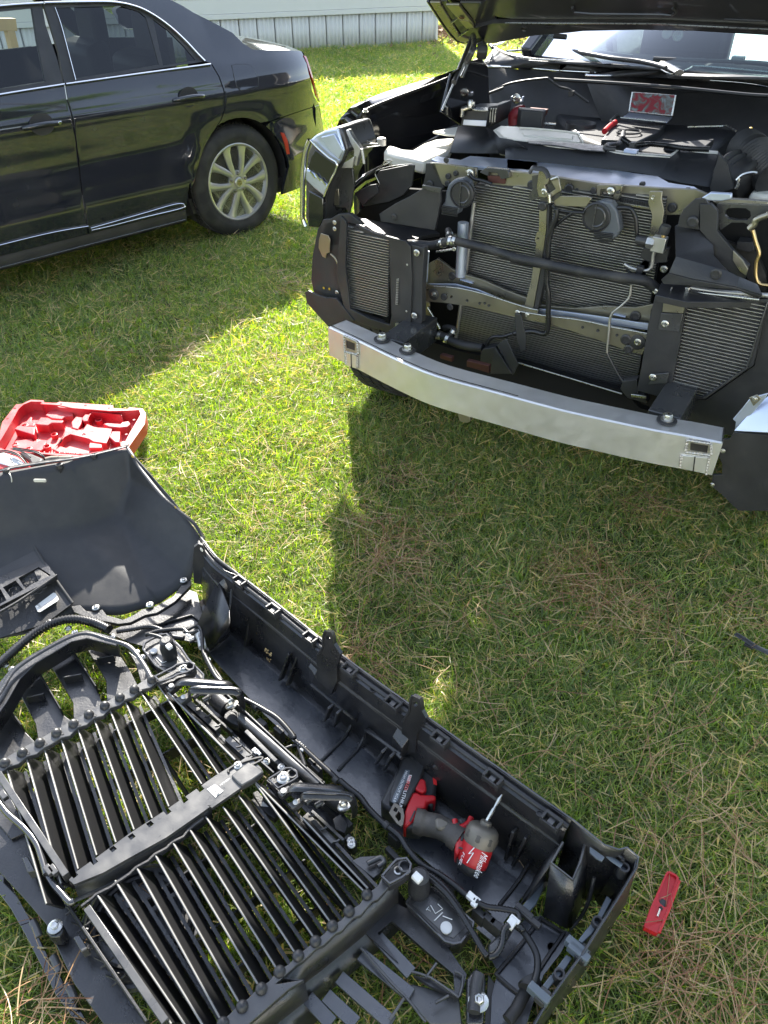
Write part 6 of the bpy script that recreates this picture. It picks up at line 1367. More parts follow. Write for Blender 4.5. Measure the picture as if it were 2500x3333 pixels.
def grille():
    zt = .205
    # outer trapezoid frame and its wide vanes on the left
    gt('shell_edge', 'molded', 'K', [(-120,700),(0,560),(75,440),(200,345),(400,235),(520,205),(640,240),(760,275),(820,330),(880,420),(905,470)], .185, .007, 8, sm=3, flat=.6)
    gp('shell_rim', 'molded', 'K', [(-120,640),(60,420),(190,330),(395,215),(520,185),(640,215),(700,240),(700,280),(520,235),(430,255),(215,385),(120,480),(40,620),(-60,760),(-120,760)], .17, .05)
    vanes = [[(-120,700),(35,645),(145,788),(222,868),(20,975),(-120,1000)], [(97,528),(213,408),(378,692),(440,738),(335,800),(232,858),(213,748)], [(292,378),(418,292),(588,556),(622,640),(520,702),(442,736),(438,622)],
             [(497,256),(560,238),(700,308),(783,432),(830,522),(720,582),(642,622),(637,492)], [(767,310),(880,398),(910,468),(850,512),(814,388)]]
    for v_ in vanes:
        gp('grille_vane', 'molded', 'K', v_, .095, .008)
        pa, pb = G(px('K', v_[1])[0], .10), G(px('K', v_[2])[0], .10); MB().bar(pa + Z * .01, pb + Z * .01, Z, .004, .03).build('vane_wall', MT['blade'], BC, bevel=.001)
    for a, b_ in (((165,606),(270,583)), ((385,485),(495,465)), ((585,372),(690,352))):
        pa, pb = G(px('K', a)[0], .11), G(px('K', b_)[0], .11); MB().bar(pa, pb, Z, .004, .025).build('vane_web', MT['molded'], BC, bevel=.001)
    # bolted rail over the bar ends
    up = [(-120,1010),(0,965),(35,950),(110,905),(140,890),(220,845),(250,830),(325,785),(350,772),(430,730),(455,720),(520,678),(545,668),(610,625),(640,615),(700,575),(730,562),(790,528),(815,518),(890,468),(920,460)]
    lo_ = [(970,490),(935,500),(905,530),(840,545),(800,590),(755,600),(720,635),(660,655),(620,700),(565,712),(520,755),(465,770),(420,820),(365,832),(310,870),(265,890),(220,930),(160,945),(110,990),(50,1005),(0,1045),(-120,1100)]
    gp('bar_rail', 'grey', 'K', up + lo_, zt + .01, .014)
    for p in ((28,980),(133,918),(238,860),(338,800),(440,745),(533,690),(628,637),(718,588),(805,540),(910,480)):
        q = G(px('K', p)[0], zt + .012); MB().lathe(q, Z - ED * .4, [(.012,-.008),(.0125,0),(.010,.006),(.005,.010),(.0001,.011)], 16).build('bar_boss', MT['satin'], BC, angle=60)
        q2 = G((px('K', p)[0][0] + 21, px('K', p)[0][1] + 4), zt + .0105); MB().lathe(q2, Z, [(.0035,0),(.0035,.0006),(.002,.0006)], 10).build('mould_mark', MT['satin'], BC)
    # the eye bracket at the rail's upper end
    for L_ in ([(930,465),(1040,410),(1060,395),(1110,385),(1140,378),(1165,395),(1160,420),(1120,440),(1060,455),(1040,470),(960,495)],): 
        P = GL(px('K', *L_), zt + .03); MB().tube(P + [P[0]], .0035, 6).build('eye_bracket', MT['gloss'], BC, angle=60); MB().prism([p - Z * .012 for p in P], -Z * .02).build('eye_bracket_floor', MT['satin'], BC)
    gscrew('K', (1103,420), zt + .015, 1.3); MB().lathe(G(px('K', (1142,400))[0], zt + .03), Z, [(.013,-.03),(.013,0),(.010,0),(.010,-.02)], 16).build('eye_boss', MT['grey'], BC)
    # upper set of bars
    st = [(35,1005),(155,940),(262,885),(362,825),(462,765),(560,710),(655,655),(748,605),(838,550),(932,490)]
    en = px('M', (250,650),(330,540),(422,462),(522,388),(626,318),(724,250),(822,188),(912,125)) + px('K', (1210,1110),(1310,1050))
    for s_, e_ in zip(px('K', *st), en): bar_(s_, e_, zt)
    bar_(px('K', (1010,560))[0], px('K', (1410,965))[0], zt, w=.007)
    # lower set
    st2 = px('M', (480,690),(522,598),(622,525),(738,455),(835,382),(930,314),(1022,245),(1112,182),(1205,128),(1290,68),(1382,5)) ; st2.append(px('N', (900,935))[0])
    dirs = px('M', (925,1299),(1010,1320),(1110,1330),(1200,1290),(1300,1200),(1405,1105),(1500,1010),(1600,925)) + px('U', (160,455),(230,393),(300,335),(372,265))
    for s_, e_ in zip(st2, dirs): bar_(s_, e_, zt)
    for a, b_ in ((px('N', (1270,1215))[0], px('U', (380,245))[0]),): bar_(a, b_, zt, w=.006)
    # bright flanges left of the bars (double rail along the lower-left edge)
    MB().bar(G(px('M', (0,-40))[0], zt), G(px('M', (365,510))[0], zt), Z, .014, .03).build('grille_bar', MT['grey'], BC, bevel=.001)
    MB().bar(G(px('M', (478,685))[0], zt), G(px('M', (900,1299))[0], zt), Z, .014, .03).build('grille_bar', MT['grey'], BC, bevel=.001)
    MB().bar(G(px('M', (455,790))[0], zt - .01), G(px('M', (800,1299))[0], zt - .01), Z, .005, .03).build('grille_bar', MT['satin'], BC, bevel=.001)
    # plank between the two sets
    notches = []
    for x, y in ((400,497),(507,425),(608,357),(709,290),(808,222),(903,155),(995,92),(1081,32)):
        notches.append([(x-20,y-4),(x+6,y-22),(x+24,y-4),(x-2,y+16)])
    N_ = px('N', (1,1)); pl = px('M', (372,520),(420,470),(520,400),(700,270),(900,140),(1075,20)) + px('K', (1290,1060),(1370,1012),(1430,975)) + px('N', (750,800),(840,742),(870,750),(950,830),(965,860),(800,975),(570,1135),(530,1115)) + px('M', (1140,120),(1100,150),(900,290),(700,400),(560,480),(400,545))
    plate('centre_plank', MT['grey'], BC, GL(pl, zt + .012), Z * -.010, [GL(px('M', *n_), zt + .012) for n_ in notches], 0)
    P = GL(px('M', (400,545),(560,480),(700,400),(900,290),(1100,150),(1140,120)), zt + .006)
    MB().loft([P, [p + EP * .004 - Z * .045 for p in P], [p + EP * .030 - Z * .047 for p in P]]).build('plank_web', MT['satin'], BC, thick=.003)
    gt('plank_lip', 'satin', 'M', [(440,665),(500,620),(520,600),(600,560),(640,530),(700,490),(735,455),(800,420),(835,385),(900,350),(930,318),(990,290),(1020,250),(1100,190)], zt, .004, 6, sm=0)
    lb = gp('grille_sticker', 'label', 'K', [(1242,1140),(1290,1110),(1340,1150),(1292,1190)], zt + .0135, .0008, bevel=0)
    a = G(px('K', (1322,1164))[0], zt + .0143); text('IV', 'sticker_print', MT['ink'], lb, a, G(px('K', (1295,1140))[0], zt + .0143) - a, G(px('K', (1302,1180))[0], zt + .0143) - a, .014, wid=.018)
    a = G(px('K', (1385,1075))[0], zt + .0125); text('>ABS+PC<', 'mould_text', MT['wht'], BC, a, G(px('K', (1330,1115))[0], zt + .0125) - a, G(px('K', (1350,1040))[0], zt + .0125) - a, .006)
    gt('plank_slot', 'matte', 'K', [(1372,1040),(1375,1020),(1440,985),(1560,950),(1570,965),(1500,1010),(1500,1080)], zt + .0135, .003, 6)
    gscrew('K', (1428,998), zt + .012, 1.0)
    # scuffed corner block on the plank's end
    gp('plank_block', 'grey', 'N', [(715,885),(850,780),(950,835),(965,860),(880,920),(800,965),(770,945)], zt + .018, .02, bevel=.003)
    # bolted rail over the lower ends
    ru = px('M', (1150,1320),(1190,1285),(1240,1245),(1290,1190),(1340,1160),(1395,1100),(1450,1070),(1500,1010),(1560,975),(1605,925),(1640,900)) + px('U', (160,462),(200,430),(228,398),(270,375),(300,338),(345,310),(372,268),(420,235),(440,195))
    rl = px('U', (500,165),(545,190),(500,215),(470,235),(420,290),(395,300),(350,355),(320,365),(270,420),(245,432),(195,480),(170,490),(110,545),(85,560),(20,620),(0,640)) + px('M', (1640,1060),(1560,1110),(1480,1180),(1400,1250),(1320,1320))
    gp('bar_rail', 'grey', 'S', ru + rl, zt + .01, .014)
    for p in px('M', (1198,1290),(1302,1198),(1405,1103),(1505,1010),(1605,925)) + px('U', (158,460),(228,396),(298,335),(372,266)):
        MB().lathe(G((p[0] + 4, p[1] + 4), zt + .012), Z - ED * -.4, [(.011,-.008),(.0115,0),(.009,.006),(.0001,.010)], 16).build('bar_boss', MT['satin'], BC, angle=60)
    P = GL(ru[::2], zt); Q = GL(rl[::-1][::2], zt)
    MB().loft([[q - Z * .0 for q in Q], [q + EP * .0 - ED * -.004 - Z * .09 for q in Q], [q - ED * -.04 - Z * .11 for q in Q]]).build('rail_web', MT['molded'], BC, thick=.003)
    for L_ in ([(438,195),(480,145),(500,125),(540,120),(558,145),(552,175),(520,200),(470,225)],):
        P = GL(px('U', *L_), zt + .03); MB().tube(P + [P[0]], .0035, 6).build('eye_bracket', MT['gloss'], BC, angle=60); MB().prism([p - Z * .012 for p in P], -Z * .02).build('eye_bracket_floor', MT['satin'], BC)
    gscrew('U', (505,178), zt + .012, 1.5); MB().lathe(G(px('U', (532,150))[0], zt + .03), Z, [(.013,-.03),(.013,0),(.010,0),(.010,-.02)], 16).build('eye_boss', MT['grey'], BC)
    # outer face slats below: wide dark blades with cross webs
    for k, (s_, e_) in enumerate(zip(px('K', *st)[1:], en[1:])): low_(s_, e_, .09)
    for k, (s_, e_) in enumerate(zip(st2[1:], dirs[1:])): low_(s_, e_, .09)
    for a, b_ in ((px('K', (150,1120))[0], px('K', (1060,610))[0]), (px('K', (420,1250))[0], px('K', (1200,840))[0]), (px('M', (640,760))[0], px('N', (1000,1230))[0]), (px('M', (880,1010))[0], px('N', (1300,1560))[0]), (px('M', (1060,1190))[0], px('U', (180,330))[0])):
        MB().bar(G(a, .085), G(b_, .085), Z, .005, .04).build('grille_web', MT['molded'], BC, bevel=.001)
def bar_(s_, e_, z, w=.0055):
    a, b_ = G(s_, z), G(e_, z); d = (b_ - a).normalized(); sd = Vector((-d.y, d.x, 0))
    if sd.dot(EP) > 0: sd = -sd
    t = sd * (w / 2)
    m = MB(); m.prism([a + t, a - t, a - t * 1.2 + sd * .022 - Z * .050, a + t * 1.2 + sd * .022 - Z * .050], b_ - a)
    o = m.build('grille_bar', MT['blade'], BC, bevel=.0008)
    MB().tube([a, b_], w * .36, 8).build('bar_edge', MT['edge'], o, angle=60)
    MB().bar(a + sd * .030 - Z * .048, b_ + sd * .030 - Z * .048, Z, .007, .004).build('bar_foot', MT['molded'], o)
def low_(s_, e_, z):
    a, b_ = G(s_, .2), G(e_, .2); d = (b_ - a).normalized(); sd = Vector((-d.y, d.x, 0)); 
    if sd.dot(EP) < 0: sd = -sd
    a = a + sd * .022; b_ = b_ + sd * .022; a.z = b_.z = z
    MB().bar(a, b_, (Z + sd * 1.6).normalized(), .012, .004).build('face_slat', MT['blade'], BC, bevel=.001)
grille()
def emblem():
    c = G(px('M', (760,750))[0], .055); u = ED; w = EP
    b = MB(); b.lathe(c, Z, [(.118,-.01),(.118,.012),(.112,.016),(.104,.012),(.104,.006),(.096,.006),(.096,.014),(.090,.014),(.088,.0),(.088,-.01)], 60, u=u, sx=1.0); e = b.build('emblem_back', MT['satin'], BC, angle=40)
    b = MB(); b.lathe(c, Z, [(.132,-.012),(.128,-.002),(.118,-.001)], 60); b.build('emblem_bezel', MT['floorp'], e)
    P = smooth([c + u * a + w * d for a, d in ((-.085,-.03),(-.035,-.012),(.01,.02),(.04,.075))], 6); Q = smooth([c + u * a + w * d for a, d in ((-.085,-.035),(-.025,-.030),(.04,.0),(.055,.07))], 6)
    MB().loft([P, Q]).build('emblem_blade', MT['floorp'], e, thick=.012, bevel=.001)
    for (a, d, r1, r2) in ((-.03,.035,.026,.040), (.045,-.045,.040,.024), (-.02,.05,.016,.024)):
        MB().tube([c + u * (a + r1 * math.cos(t)) + w * (d + r2 * math.sin(t)) + Z * .002 for t in np.linspace(0, 2 * math.pi, 25)], .0015, 5).build('emblem_rib', MT['satin'], e)
    for a, d in ((.01,.0),(.05,.04),(-.05,.07)): MB().lathe(c + u * a + w * d, Z, [(.006,0),(.006,.012),(.004,.012),(.004,.002)], 12).build('emblem_post', MT['satin'], e)
    gp('emblem_carrier', 'floorp', 'M', [(480,700),(520,940),(640,1050),(780,1080),(960,1000),(1010,900),(1060,760),(1010,620),(1060,800),(1040,900),(1160,1000),(1090,1080),(900,1100),(1040,1200),(800,1130),(600,1040),(480,900)], .05, .006, bevel=0)
    gp('emblem_carrier', 'floorp', 'M', [(100,320),(220,240),(330,230),(400,330),(380,420),(300,450),(180,420)], .06, .006); gp('emblem_carrier', 'floorp', 'M', [(850,1090),(1040,1020),(1200,1100),(1150,1200),(980,1299),(880,1299),(800,1180)], .05, .006)
    gp('marked_block', 'grey', 'M', [(75,90),(110,65),(230,25),(285,70),(270,100),(170,180),(130,140)], .13, .03, bevel=.002)
    a = G(px('M', (155,78))[0], .131); 
    for k in range(4):
        a = G(px('M', (152 - k*2,98 - k * 11))[0], .1305); text('TKR0V', 'mould_text', MT['wht'], BC, a, -ED - EP * .3, Vector((0, 1, 0)), .007)
emblem()
def left_edge():
    gt('edge_tube', 'gloss', 'M', [(-20,80),(40,160),(130,240),(195,320),(225,400),(245,470),(250,490)], .21, .007, 12); gt('edge_tube', 'gloss', 'M', [(262,500),(290,545),(330,590),(375,640),(400,635)], .20, .007, 12)
    gp('side_web', 'molded', 'M', [(-40,120),(60,180),(200,380),(260,470),(300,560),(440,760),(700,1150),(790,1299),(560,1299),(400,1080),(250,760),(130,620),(0,480),(-60,420)], .10, .01)
    gp('outer_lip', 'tpaint', 'M', [(-60,400),(0,440),(90,600),(180,760),(260,930),(380,1130),(480,1299),(420,1299),(300,1140),(160,860),(60,680),(-60,520)], .045, .012)
    for p in ((60,470),(190,770),(300,960),(380,1110)):
        gt('lip_clip', 'grey', 'M', [(p[0]-16,p[1]-30),(p[0]+4,p[1]+8),(p[0]+22,p[1]+56)], .075, .008, 8, flat=.5)
    for k in range(7):
        a = (230 + k * 62, 520 + k * 96); gt('side_rib', 'satin', 'M', [a, (a[0] + 75, a[1] - 62)], .13, .0025, 5, sm=0); gt('side_rib', 'satin', 'M', [(a[0]-30, a[1]-60), (a[0] + 60, a[1] - 20)], .12, .002, 5, sm=0)
    gt('side_bar', 'satin', 'M', [(180,360),(330,600),(500,860),(720,1180)], .135, .004, 6, sm=0)
    gp('side_block', 'grey', 'M', [(395,830),(430,815),(475,890),(440,910)], .15, .03, bevel=.002); gp('side_block', 'grey', 'M', [(120,400),(150,395),(190,470),(150,480)], .15, .03)
    q = G(px('M', (297,772))[0], .15); stamp('bigboltg', lambda: MB().lathe((0,0,0), (0,0,1), [(.024,-.004),(.024,.0),(.020,.002),(.0001,.002)], 22).lathe((0,0,.001), (0,0,1), [(.013,0),(.013,.010),(.010,.012),(.0001,.011)], 6), 'corner_bolt', MT['zinc'], BC, q, Z, sc=.62)
    gp('bolt_boss', 'molded', 'M', [(245,800),(260,760),(300,745),(340,760),(345,800),(320,830),(275,830)], .146, .04, bevel=.003)
    for p in ((20,65),(265,470),(290,470)): gbox('rail_clip', 'grey', 'M', p, .215, (.012, .006, .006), bevel=.001)
    gp('side_face', 'molded', 'M', [(-60,-60),(0,-20),(40,40),(150,260),(60,300),(-60,160)], .11, .01)
    gp('lower_face', 'floorp', 'M', [(520,940),(620,1060),(700,1160),(640,1180),(560,1080),(480,960)], .06, .01)
left_edge()
def harness_zone():
    # lamp housing near the top of the grille
    def housing(name, c, pts, z, scr):
        o = gp(name, 'molded', c, pts, z - .012, .05, bevel=.003); P = GL(px(c, *pts), z)
        MB().tube(P + [P[0]], .0035, 6).build('housing_rim', MT['gloss'], o, angle=60)
        gp('housing_lid', 'grey', c, [(a, b_) for a, b_ in scr], z - .010, .004, bevel=0, parent=o); return o
    h1_ = housing('lamp_housing', 'K', [(858,300),(870,265),(900,245),(960,215),(1000,210),(1090,300),(1130,360),(1222,455),(1220,485),(1180,500),(1090,430),(1000,440),(935,400)], .17, [(895,310),(930,280),(1000,250),(1075,320),(1110,385),(1040,410),(960,400)])
    MB().lathe(G(px('K', (1018,330))[0], .17), Z, [(.020,-.02),(.022,.03),(.018,.04),(.018,.055),(.012,.06),(.0001,.06)], 16).build('lamp_socket', MT['satin'], h1_, angle=40)
    gbox('socket_clip', 'white', 'K', (1015,285), .235, (.008, .007, .005), parent=h1_); MB().lathe(G(px('K', (923,312))[0], .165), Z, [(.010,-.002),(.010,.002),(.008,.003),(.0001,.003)], 18).build('vent_cap', MT['label'], h1_)
    h2_ = housing('lamp_housing', 'U', [(540,305),(560,270),(600,250),(640,235),(660,240),(800,370),(818,385),(812,410),(765,470),(735,475),(700,465),(620,385)], .155, [(565,310),(620,270),(660,265),(790,385),(780,405),(735,450),(705,440)])
    MB().lathe(G(px('U', (592,240))[0], .16), Z, [(.022,-.03),(.024,.01),(.020,.03),(.020,.05),(.014,.055),(.0001,.055)], 16).build('lamp_socket', MT['satin'], h2_, angle=40)
    gbox('socket_clip', 'white', 'U', (585,200), .225, (.010, .008, .006), parent=h2_); MB().lathe(G(px('U', (705,408))[0], .148), Z, [(.012,-.002),(.012,.002),(.009,.003),(.0001,.003)], 18).build('vent_cap', MT['label'], h2_)
    for o, c, L_ in ((h1_, 'K', (((960,290),(980,345),(1000,300)), ((940,350),(975,385),(1010,370)), ((1060,340),(1075,370)))), (h2_, 'U', (((640,315),(660,350),(690,330),(670,310)), ((625,330),(640,340),(632,322),(622,335)), ((690,360),(730,375)), ((655,380),(690,345))))):
        for L2 in L_: MB().tube([p + Z * .001 for p in GL(px(c, *L2), .146 if o is h1_ is False else (.161 if o is h1_ else .1465))], .0011, 5).build('pen_scribble', MT['wht'], o)
    # long carrier strips between grille and floor
    for c, a, b_, z, w, h, m in (('N',(370,320),(620,545),.16,.016,.02,'grey'),('N',(430,300),(730,570),.15,.006,.02,'satin'),('N',(690,615),(870,775),.16,.016,.02,'grey'),('N',(480,330),(900,740),.14,.005,.02,'satin'),('N',(730,600),(1050,880),.15,.005,.02,'grey'),
                                 ('N',(1010,925),(1100,1010),.16,.016,.02,'grey'),('N',(1290,1205),(1500,1425),.16,.016,.02,'grey'),('N',(1340,1175),(1585,1400),.15,.007,.02,'grey'),('N',(560,250),(1640,1300),.11,.016,.03,'satin'),('N',(665,250),(1480,1010),.17,.004,.012,'grey'),('N',(720,330),(1440,960),.15,.004,.02,'satin'),
                                 ('N',(830,545),(1065,780),.17,.010,.008,'grey'),('N',(1240,940),(1430,1120),.17,.010,.008,'grey'),('R',(330,960),(480,1120),.12,.012,.02,'satin'),('N',(1240,1240),(1640,1640),.13,.005,.03,'satin')):
        MB().bar(G(px(c, a)[0], z), G(px(c, b_)[0], z), Z, w, h).build('carrier_strip', MT[m], BC, bevel=.001)
    for t_ in ((455,350),(530,430),(610,505),(775,665),(850,735),(1330,1200),(1425,1300),(1525,1395)):
        gt('carrier_tab', 'grey', 'N', [(t_[0]-18,t_[1]+4),(t_[0]+6,t_[1]),(t_[0]+28,t_[1]-14)], .178, .0028, 6)
    gt('cross_tube', 'grey', 'N', [(790,440),(1000,620),(1200,800),(1400,960)], .16, .013, 14, sm=0)
    gp('tube_end', 'grey', 'N', [(765,400),(790,395),(850,450),(900,500),(820,500),(770,440)], .17, .02, bevel=.003)
    gt('motor', 'satin', 'N', [(590,270),(640,330),(690,370)], .15, .024, 14, sm=0); gt('motor', 'satin', 'N', [(1450,1030),(1520,1080),(1600,1130)], .15, .020, 14, sm=0)
    gp('motor_bracket', 'satin', 'N', [(670,400),(710,380),(760,400),(770,500),(720,480),(660,440)], .16, .03); gp('motor_bracket', 'satin', 'N', [(1500,1220),(1560,1180),(1620,1260),(1590,1330),(1520,1300)], .15, .03)
    for dx, dy in ((0,0),(866,812)):
        o = gp('strap_pad', 'grey', 'N', [(205+dx,200+dy),(290+dx,150+dy),(330+dx,165+dy),(300+dx,200+dy),(245+dx,238+dy)], .215, .02, bevel=.002)
        gp('strap_pad', 'grey', 'N', [(285+dx,290+dy),(395+dx,240+dy),(410+dx,268+dy),(330+dx,330+dy)], .215, .02, bevel=.002)
        P1 = smooth([G(p, z) for p, z in zip(px('N', (300+dx,190+dy),(345+dx,165+dy),(520+dx,172+dy),(690+dx,190+dy),(716+dx,215+dy)), (.22,.245,.245,.24,.21))], 5)
        MB().tube(P1, .014, 8, flat=.45).build('arched_strap', MT['molded'], BC, angle=60); MB().tube([p - Vector((0, .006, -.007)) for p in P1], .0026, 6).build('strap_edge', MT['gloss'], BC, angle=60)
        P2_ = smooth([G(p, z) for p, z in zip(px('N', (395+dx,255+dy),(420+dx,225+dy),(560+dx,228+dy),(740+dx,235+dy),(785+dx,265+dy),(800+dx,320+dy),(805+dx,375+dy)), (.22,.245,.245,.24,.23,.19,.15))], 5)
        MB().tube(P2_, .011, 8, flat=.45).build('arched_strap', MT['molded'], BC, angle=60); MB().tube([p + Z * .008 for p in P2_], .0026, 6).build('strap_edge', MT['gloss'], BC, angle=60)
        for a, b_ in ((255,195),(348,283)): MB().lathe(G(px('N', (a+dx, b_+dy))[0], .217), Z, [(.006,0),(.006,.003),(.003,.004),(.0001,.004)], 12).build('rivet', MT['label'], BC)
        gt('link_arm', 'grey', 'N', [(425+dx,290+dy),(470+dx,255+dy),(530+dx,255+dy),(545+dx,280+dy),(500+dx,310+dy)], .20, .007, 8)
    for L_ in ([(1005,915),(1140,830),(1180,830),(1222,862),(1228,900),(1195,925),(1080,985)],):
        P = GL(px('N', *L_), .21); MB().tube(P + [P[0]], .003, 6).build('eye_bracket', MT['gloss'], BC, angle=60); MB().prism([p - Z * .012 for p in P], -Z * .02).build('eye_bracket_floor', MT['satin'], BC)
    gscrew('N', (1120,905), .205, 1.5); MB().lathe(G(px('N', (1187,868))[0], .21), Z, [(.012,-.03),(.012,0),(.009,0),(.009,-.02)], 16).build('eye_boss', MT['grey'], BC)
    for p in ((722,340),(1590,1120)): stamp('boltg', m_bolt, 'bolt', MT['zinc'], BC, G(px('N', p)[0], .185), Z - ED * .5, sc=1.1)
    lg = gp('sensor_plate', 'satin', 'N', [(880,1020),(920,1000),(1080,1190),(1050,1220),(960,1160)], .15, .02, bevel=.002)
    gp('warning_triangle', 'label', 'N', [(962,1085),(1005,1128),(945,1122)], .151, .0006, bevel=0, parent=lg)
    for c, p, s_ in (('N',(925,710),(.022,.010,.006)),('N',(895,690),(.010,.014,.008)),('N',(1250,650),(.024,.012,.010)),('N',(1275,680),(.012,.018,.008)),('K',(1130,215),(.022,.010,.008)),('K',(1150,235),(.008,.018,.008)),('K',(1250,360),(.018,.010,.008)),('K',(1540,915),(.012,.016,.006)),
                     ('R',(905,1290),(.028,.018,.014)),('R',(930,1320),(.016,.026,.010)),('U',(975,390),(.020,.026,.014)),('U',(990,375),(.026,.012,.012))):
        gbox('harness_clip', 'white', c, p, .165, tuple(q_ * .42 for q_ in s_), bevel=.002)
    w = gt('bar_code_tag', 'label', 'K', [(1185,200),(1205,240),(1215,290)], .155, .011, 10, sm=0)
    for k in range(9): MB().bar(G(px('K', (1186 + k * 2, 210 + k * 7))[0], .168), G(px('K', (1202 + k * 2, 205 + k * 7))[0], .168), Z, .0012 + .0008 * (k % 3), .0006).build('bar_code', MT['ink'], w)
    # wiring loom: ribbed tubes
    def loom(c, pts, z, r, pitch=.0065): 
        zz = z if isinstance(z, list) else [z] * len(pts)
        return corr('wiring_loom', 'loom', [G(p, q) for p, q in zip(px(c, *pts), zz)], r, pitch, .13, BC)
    loom('K', [(-60,440),(60,330),(150,250),(230,190),(330,140),(440,120),(560,140),(660,185)], .165, .0125, .009)
    loom('K', [(700,195),(800,180),(900,165),(980,190),(1040,225),(1110,235)], .155, .0065); loom('K', [(870,215),(960,190),(1090,180),(1130,205),(1190,190)], .165, .006); loom('K', [(890,210),(950,225),(1010,260),(1018,290)], .19, .005)
    gt('wiring', 'cable', 'K', [(1100,200),(1180,160),(1210,200),(1215,290),(1230,350),(1270,400),(1320,470),(1340,500)], .165, .005); loom('K', [(1225,330),(1260,400),(1300,470),(1335,500)], .17, .007)
    loom('N', [(800,290),(900,340),(980,385),(1080,450),(1180,560),(1210,610)], .17, .0065); loom('N', [(1210,620),(1260,660),(1400,790),(1500,880),(1560,940)], .165, .006); loom('N', [(1230,650),(1255,720),(1290,820)], .16, .005); loom('N', [(1230,650),(1180,660),(1130,680)], .16, .004)
    loom('R', [(10,495),(80,555),(150,610),(210,690),(300,780),(350,820),(420,880),(470,960),(560,1060),(680,1130),(780,1200),(870,1275)], .165, .0068)
    loom('R', [(560,1110),(640,1150),(720,1220),(780,1300),(830,1390),(860,1440)], .17, .0065)
    loom('U', [(815,290),(870,320),(940,330),(1000,345),(1010,380)], .165, .0062); loom('U', [(620,190),(700,260),(760,340),(810,420),(850,490),(880,530)], .175, .0062); loom('U', [(880,530),(910,520),(935,480),(945,420),(965,395)], .17, .0062)
    gt('wiring', 'cable', 'V', [(330,670),(390,720),(440,790),(490,880),(510,960),(505,1060),(480,1150)], .15, .007, 10); loom('V', [(330,665),(370,685),(400,730)], .16, .0065)
    for c, p in (('R',(325,800)),('N',(1185,575)),('N',(1525,920)),('N',(905,355))): gt('loom_tape', 'matte', c, [(p[0]-12,p[1]-12),(p[0]+14,p[1]+14)], .166, .009, 10, sm=0)
    # clips and small fixings round the loom
    for c, p in (('N',(1090,570)),('N',(1350,820)),('N',(1380,860)),('R',(700,1170)),('R',(740,1240)),('U',(840,360)),('U',(880,385)),('U',(910,410)),('N',(960,510)),('N',(1040,760)),('N',(1100,830)),('R',(380,900)),('N',(1640,1420))):
        gbox('retainer', 'satin', c, p, .13, (.014, .007, .022), bevel=.0015)
    for c, p in (('K',(820,320)),('K',(855,350)),('N',(990,780)),('N',(1105,820)),('N',(1640,1390)),('R',(90,930)),('R',(45,680))): gscrew(c, p, .15, .9)
    gp('carrier_face', 'molded', 'N', [(480,300),(560,240),(700,330),(800,460),(1000,660),(1200,860),(1400,1050),(1640,1290),(1640,1500),(1400,1290),(1200,1060),(900,760),(600,440)], .095, .006, bevel=0)
    gp('end_block', 'grey', 'R', [(150,1010),(300,1000),(330,1040),(280,1130),(240,1160),(90,1040)], .16, .02, bevel=.002); gt('end_block_arch', 'grey', 'R', [(200,1060),(240,1040),(290,1020),(310,1050),(270,1080)], .175, .006, 8)
harness_zone()
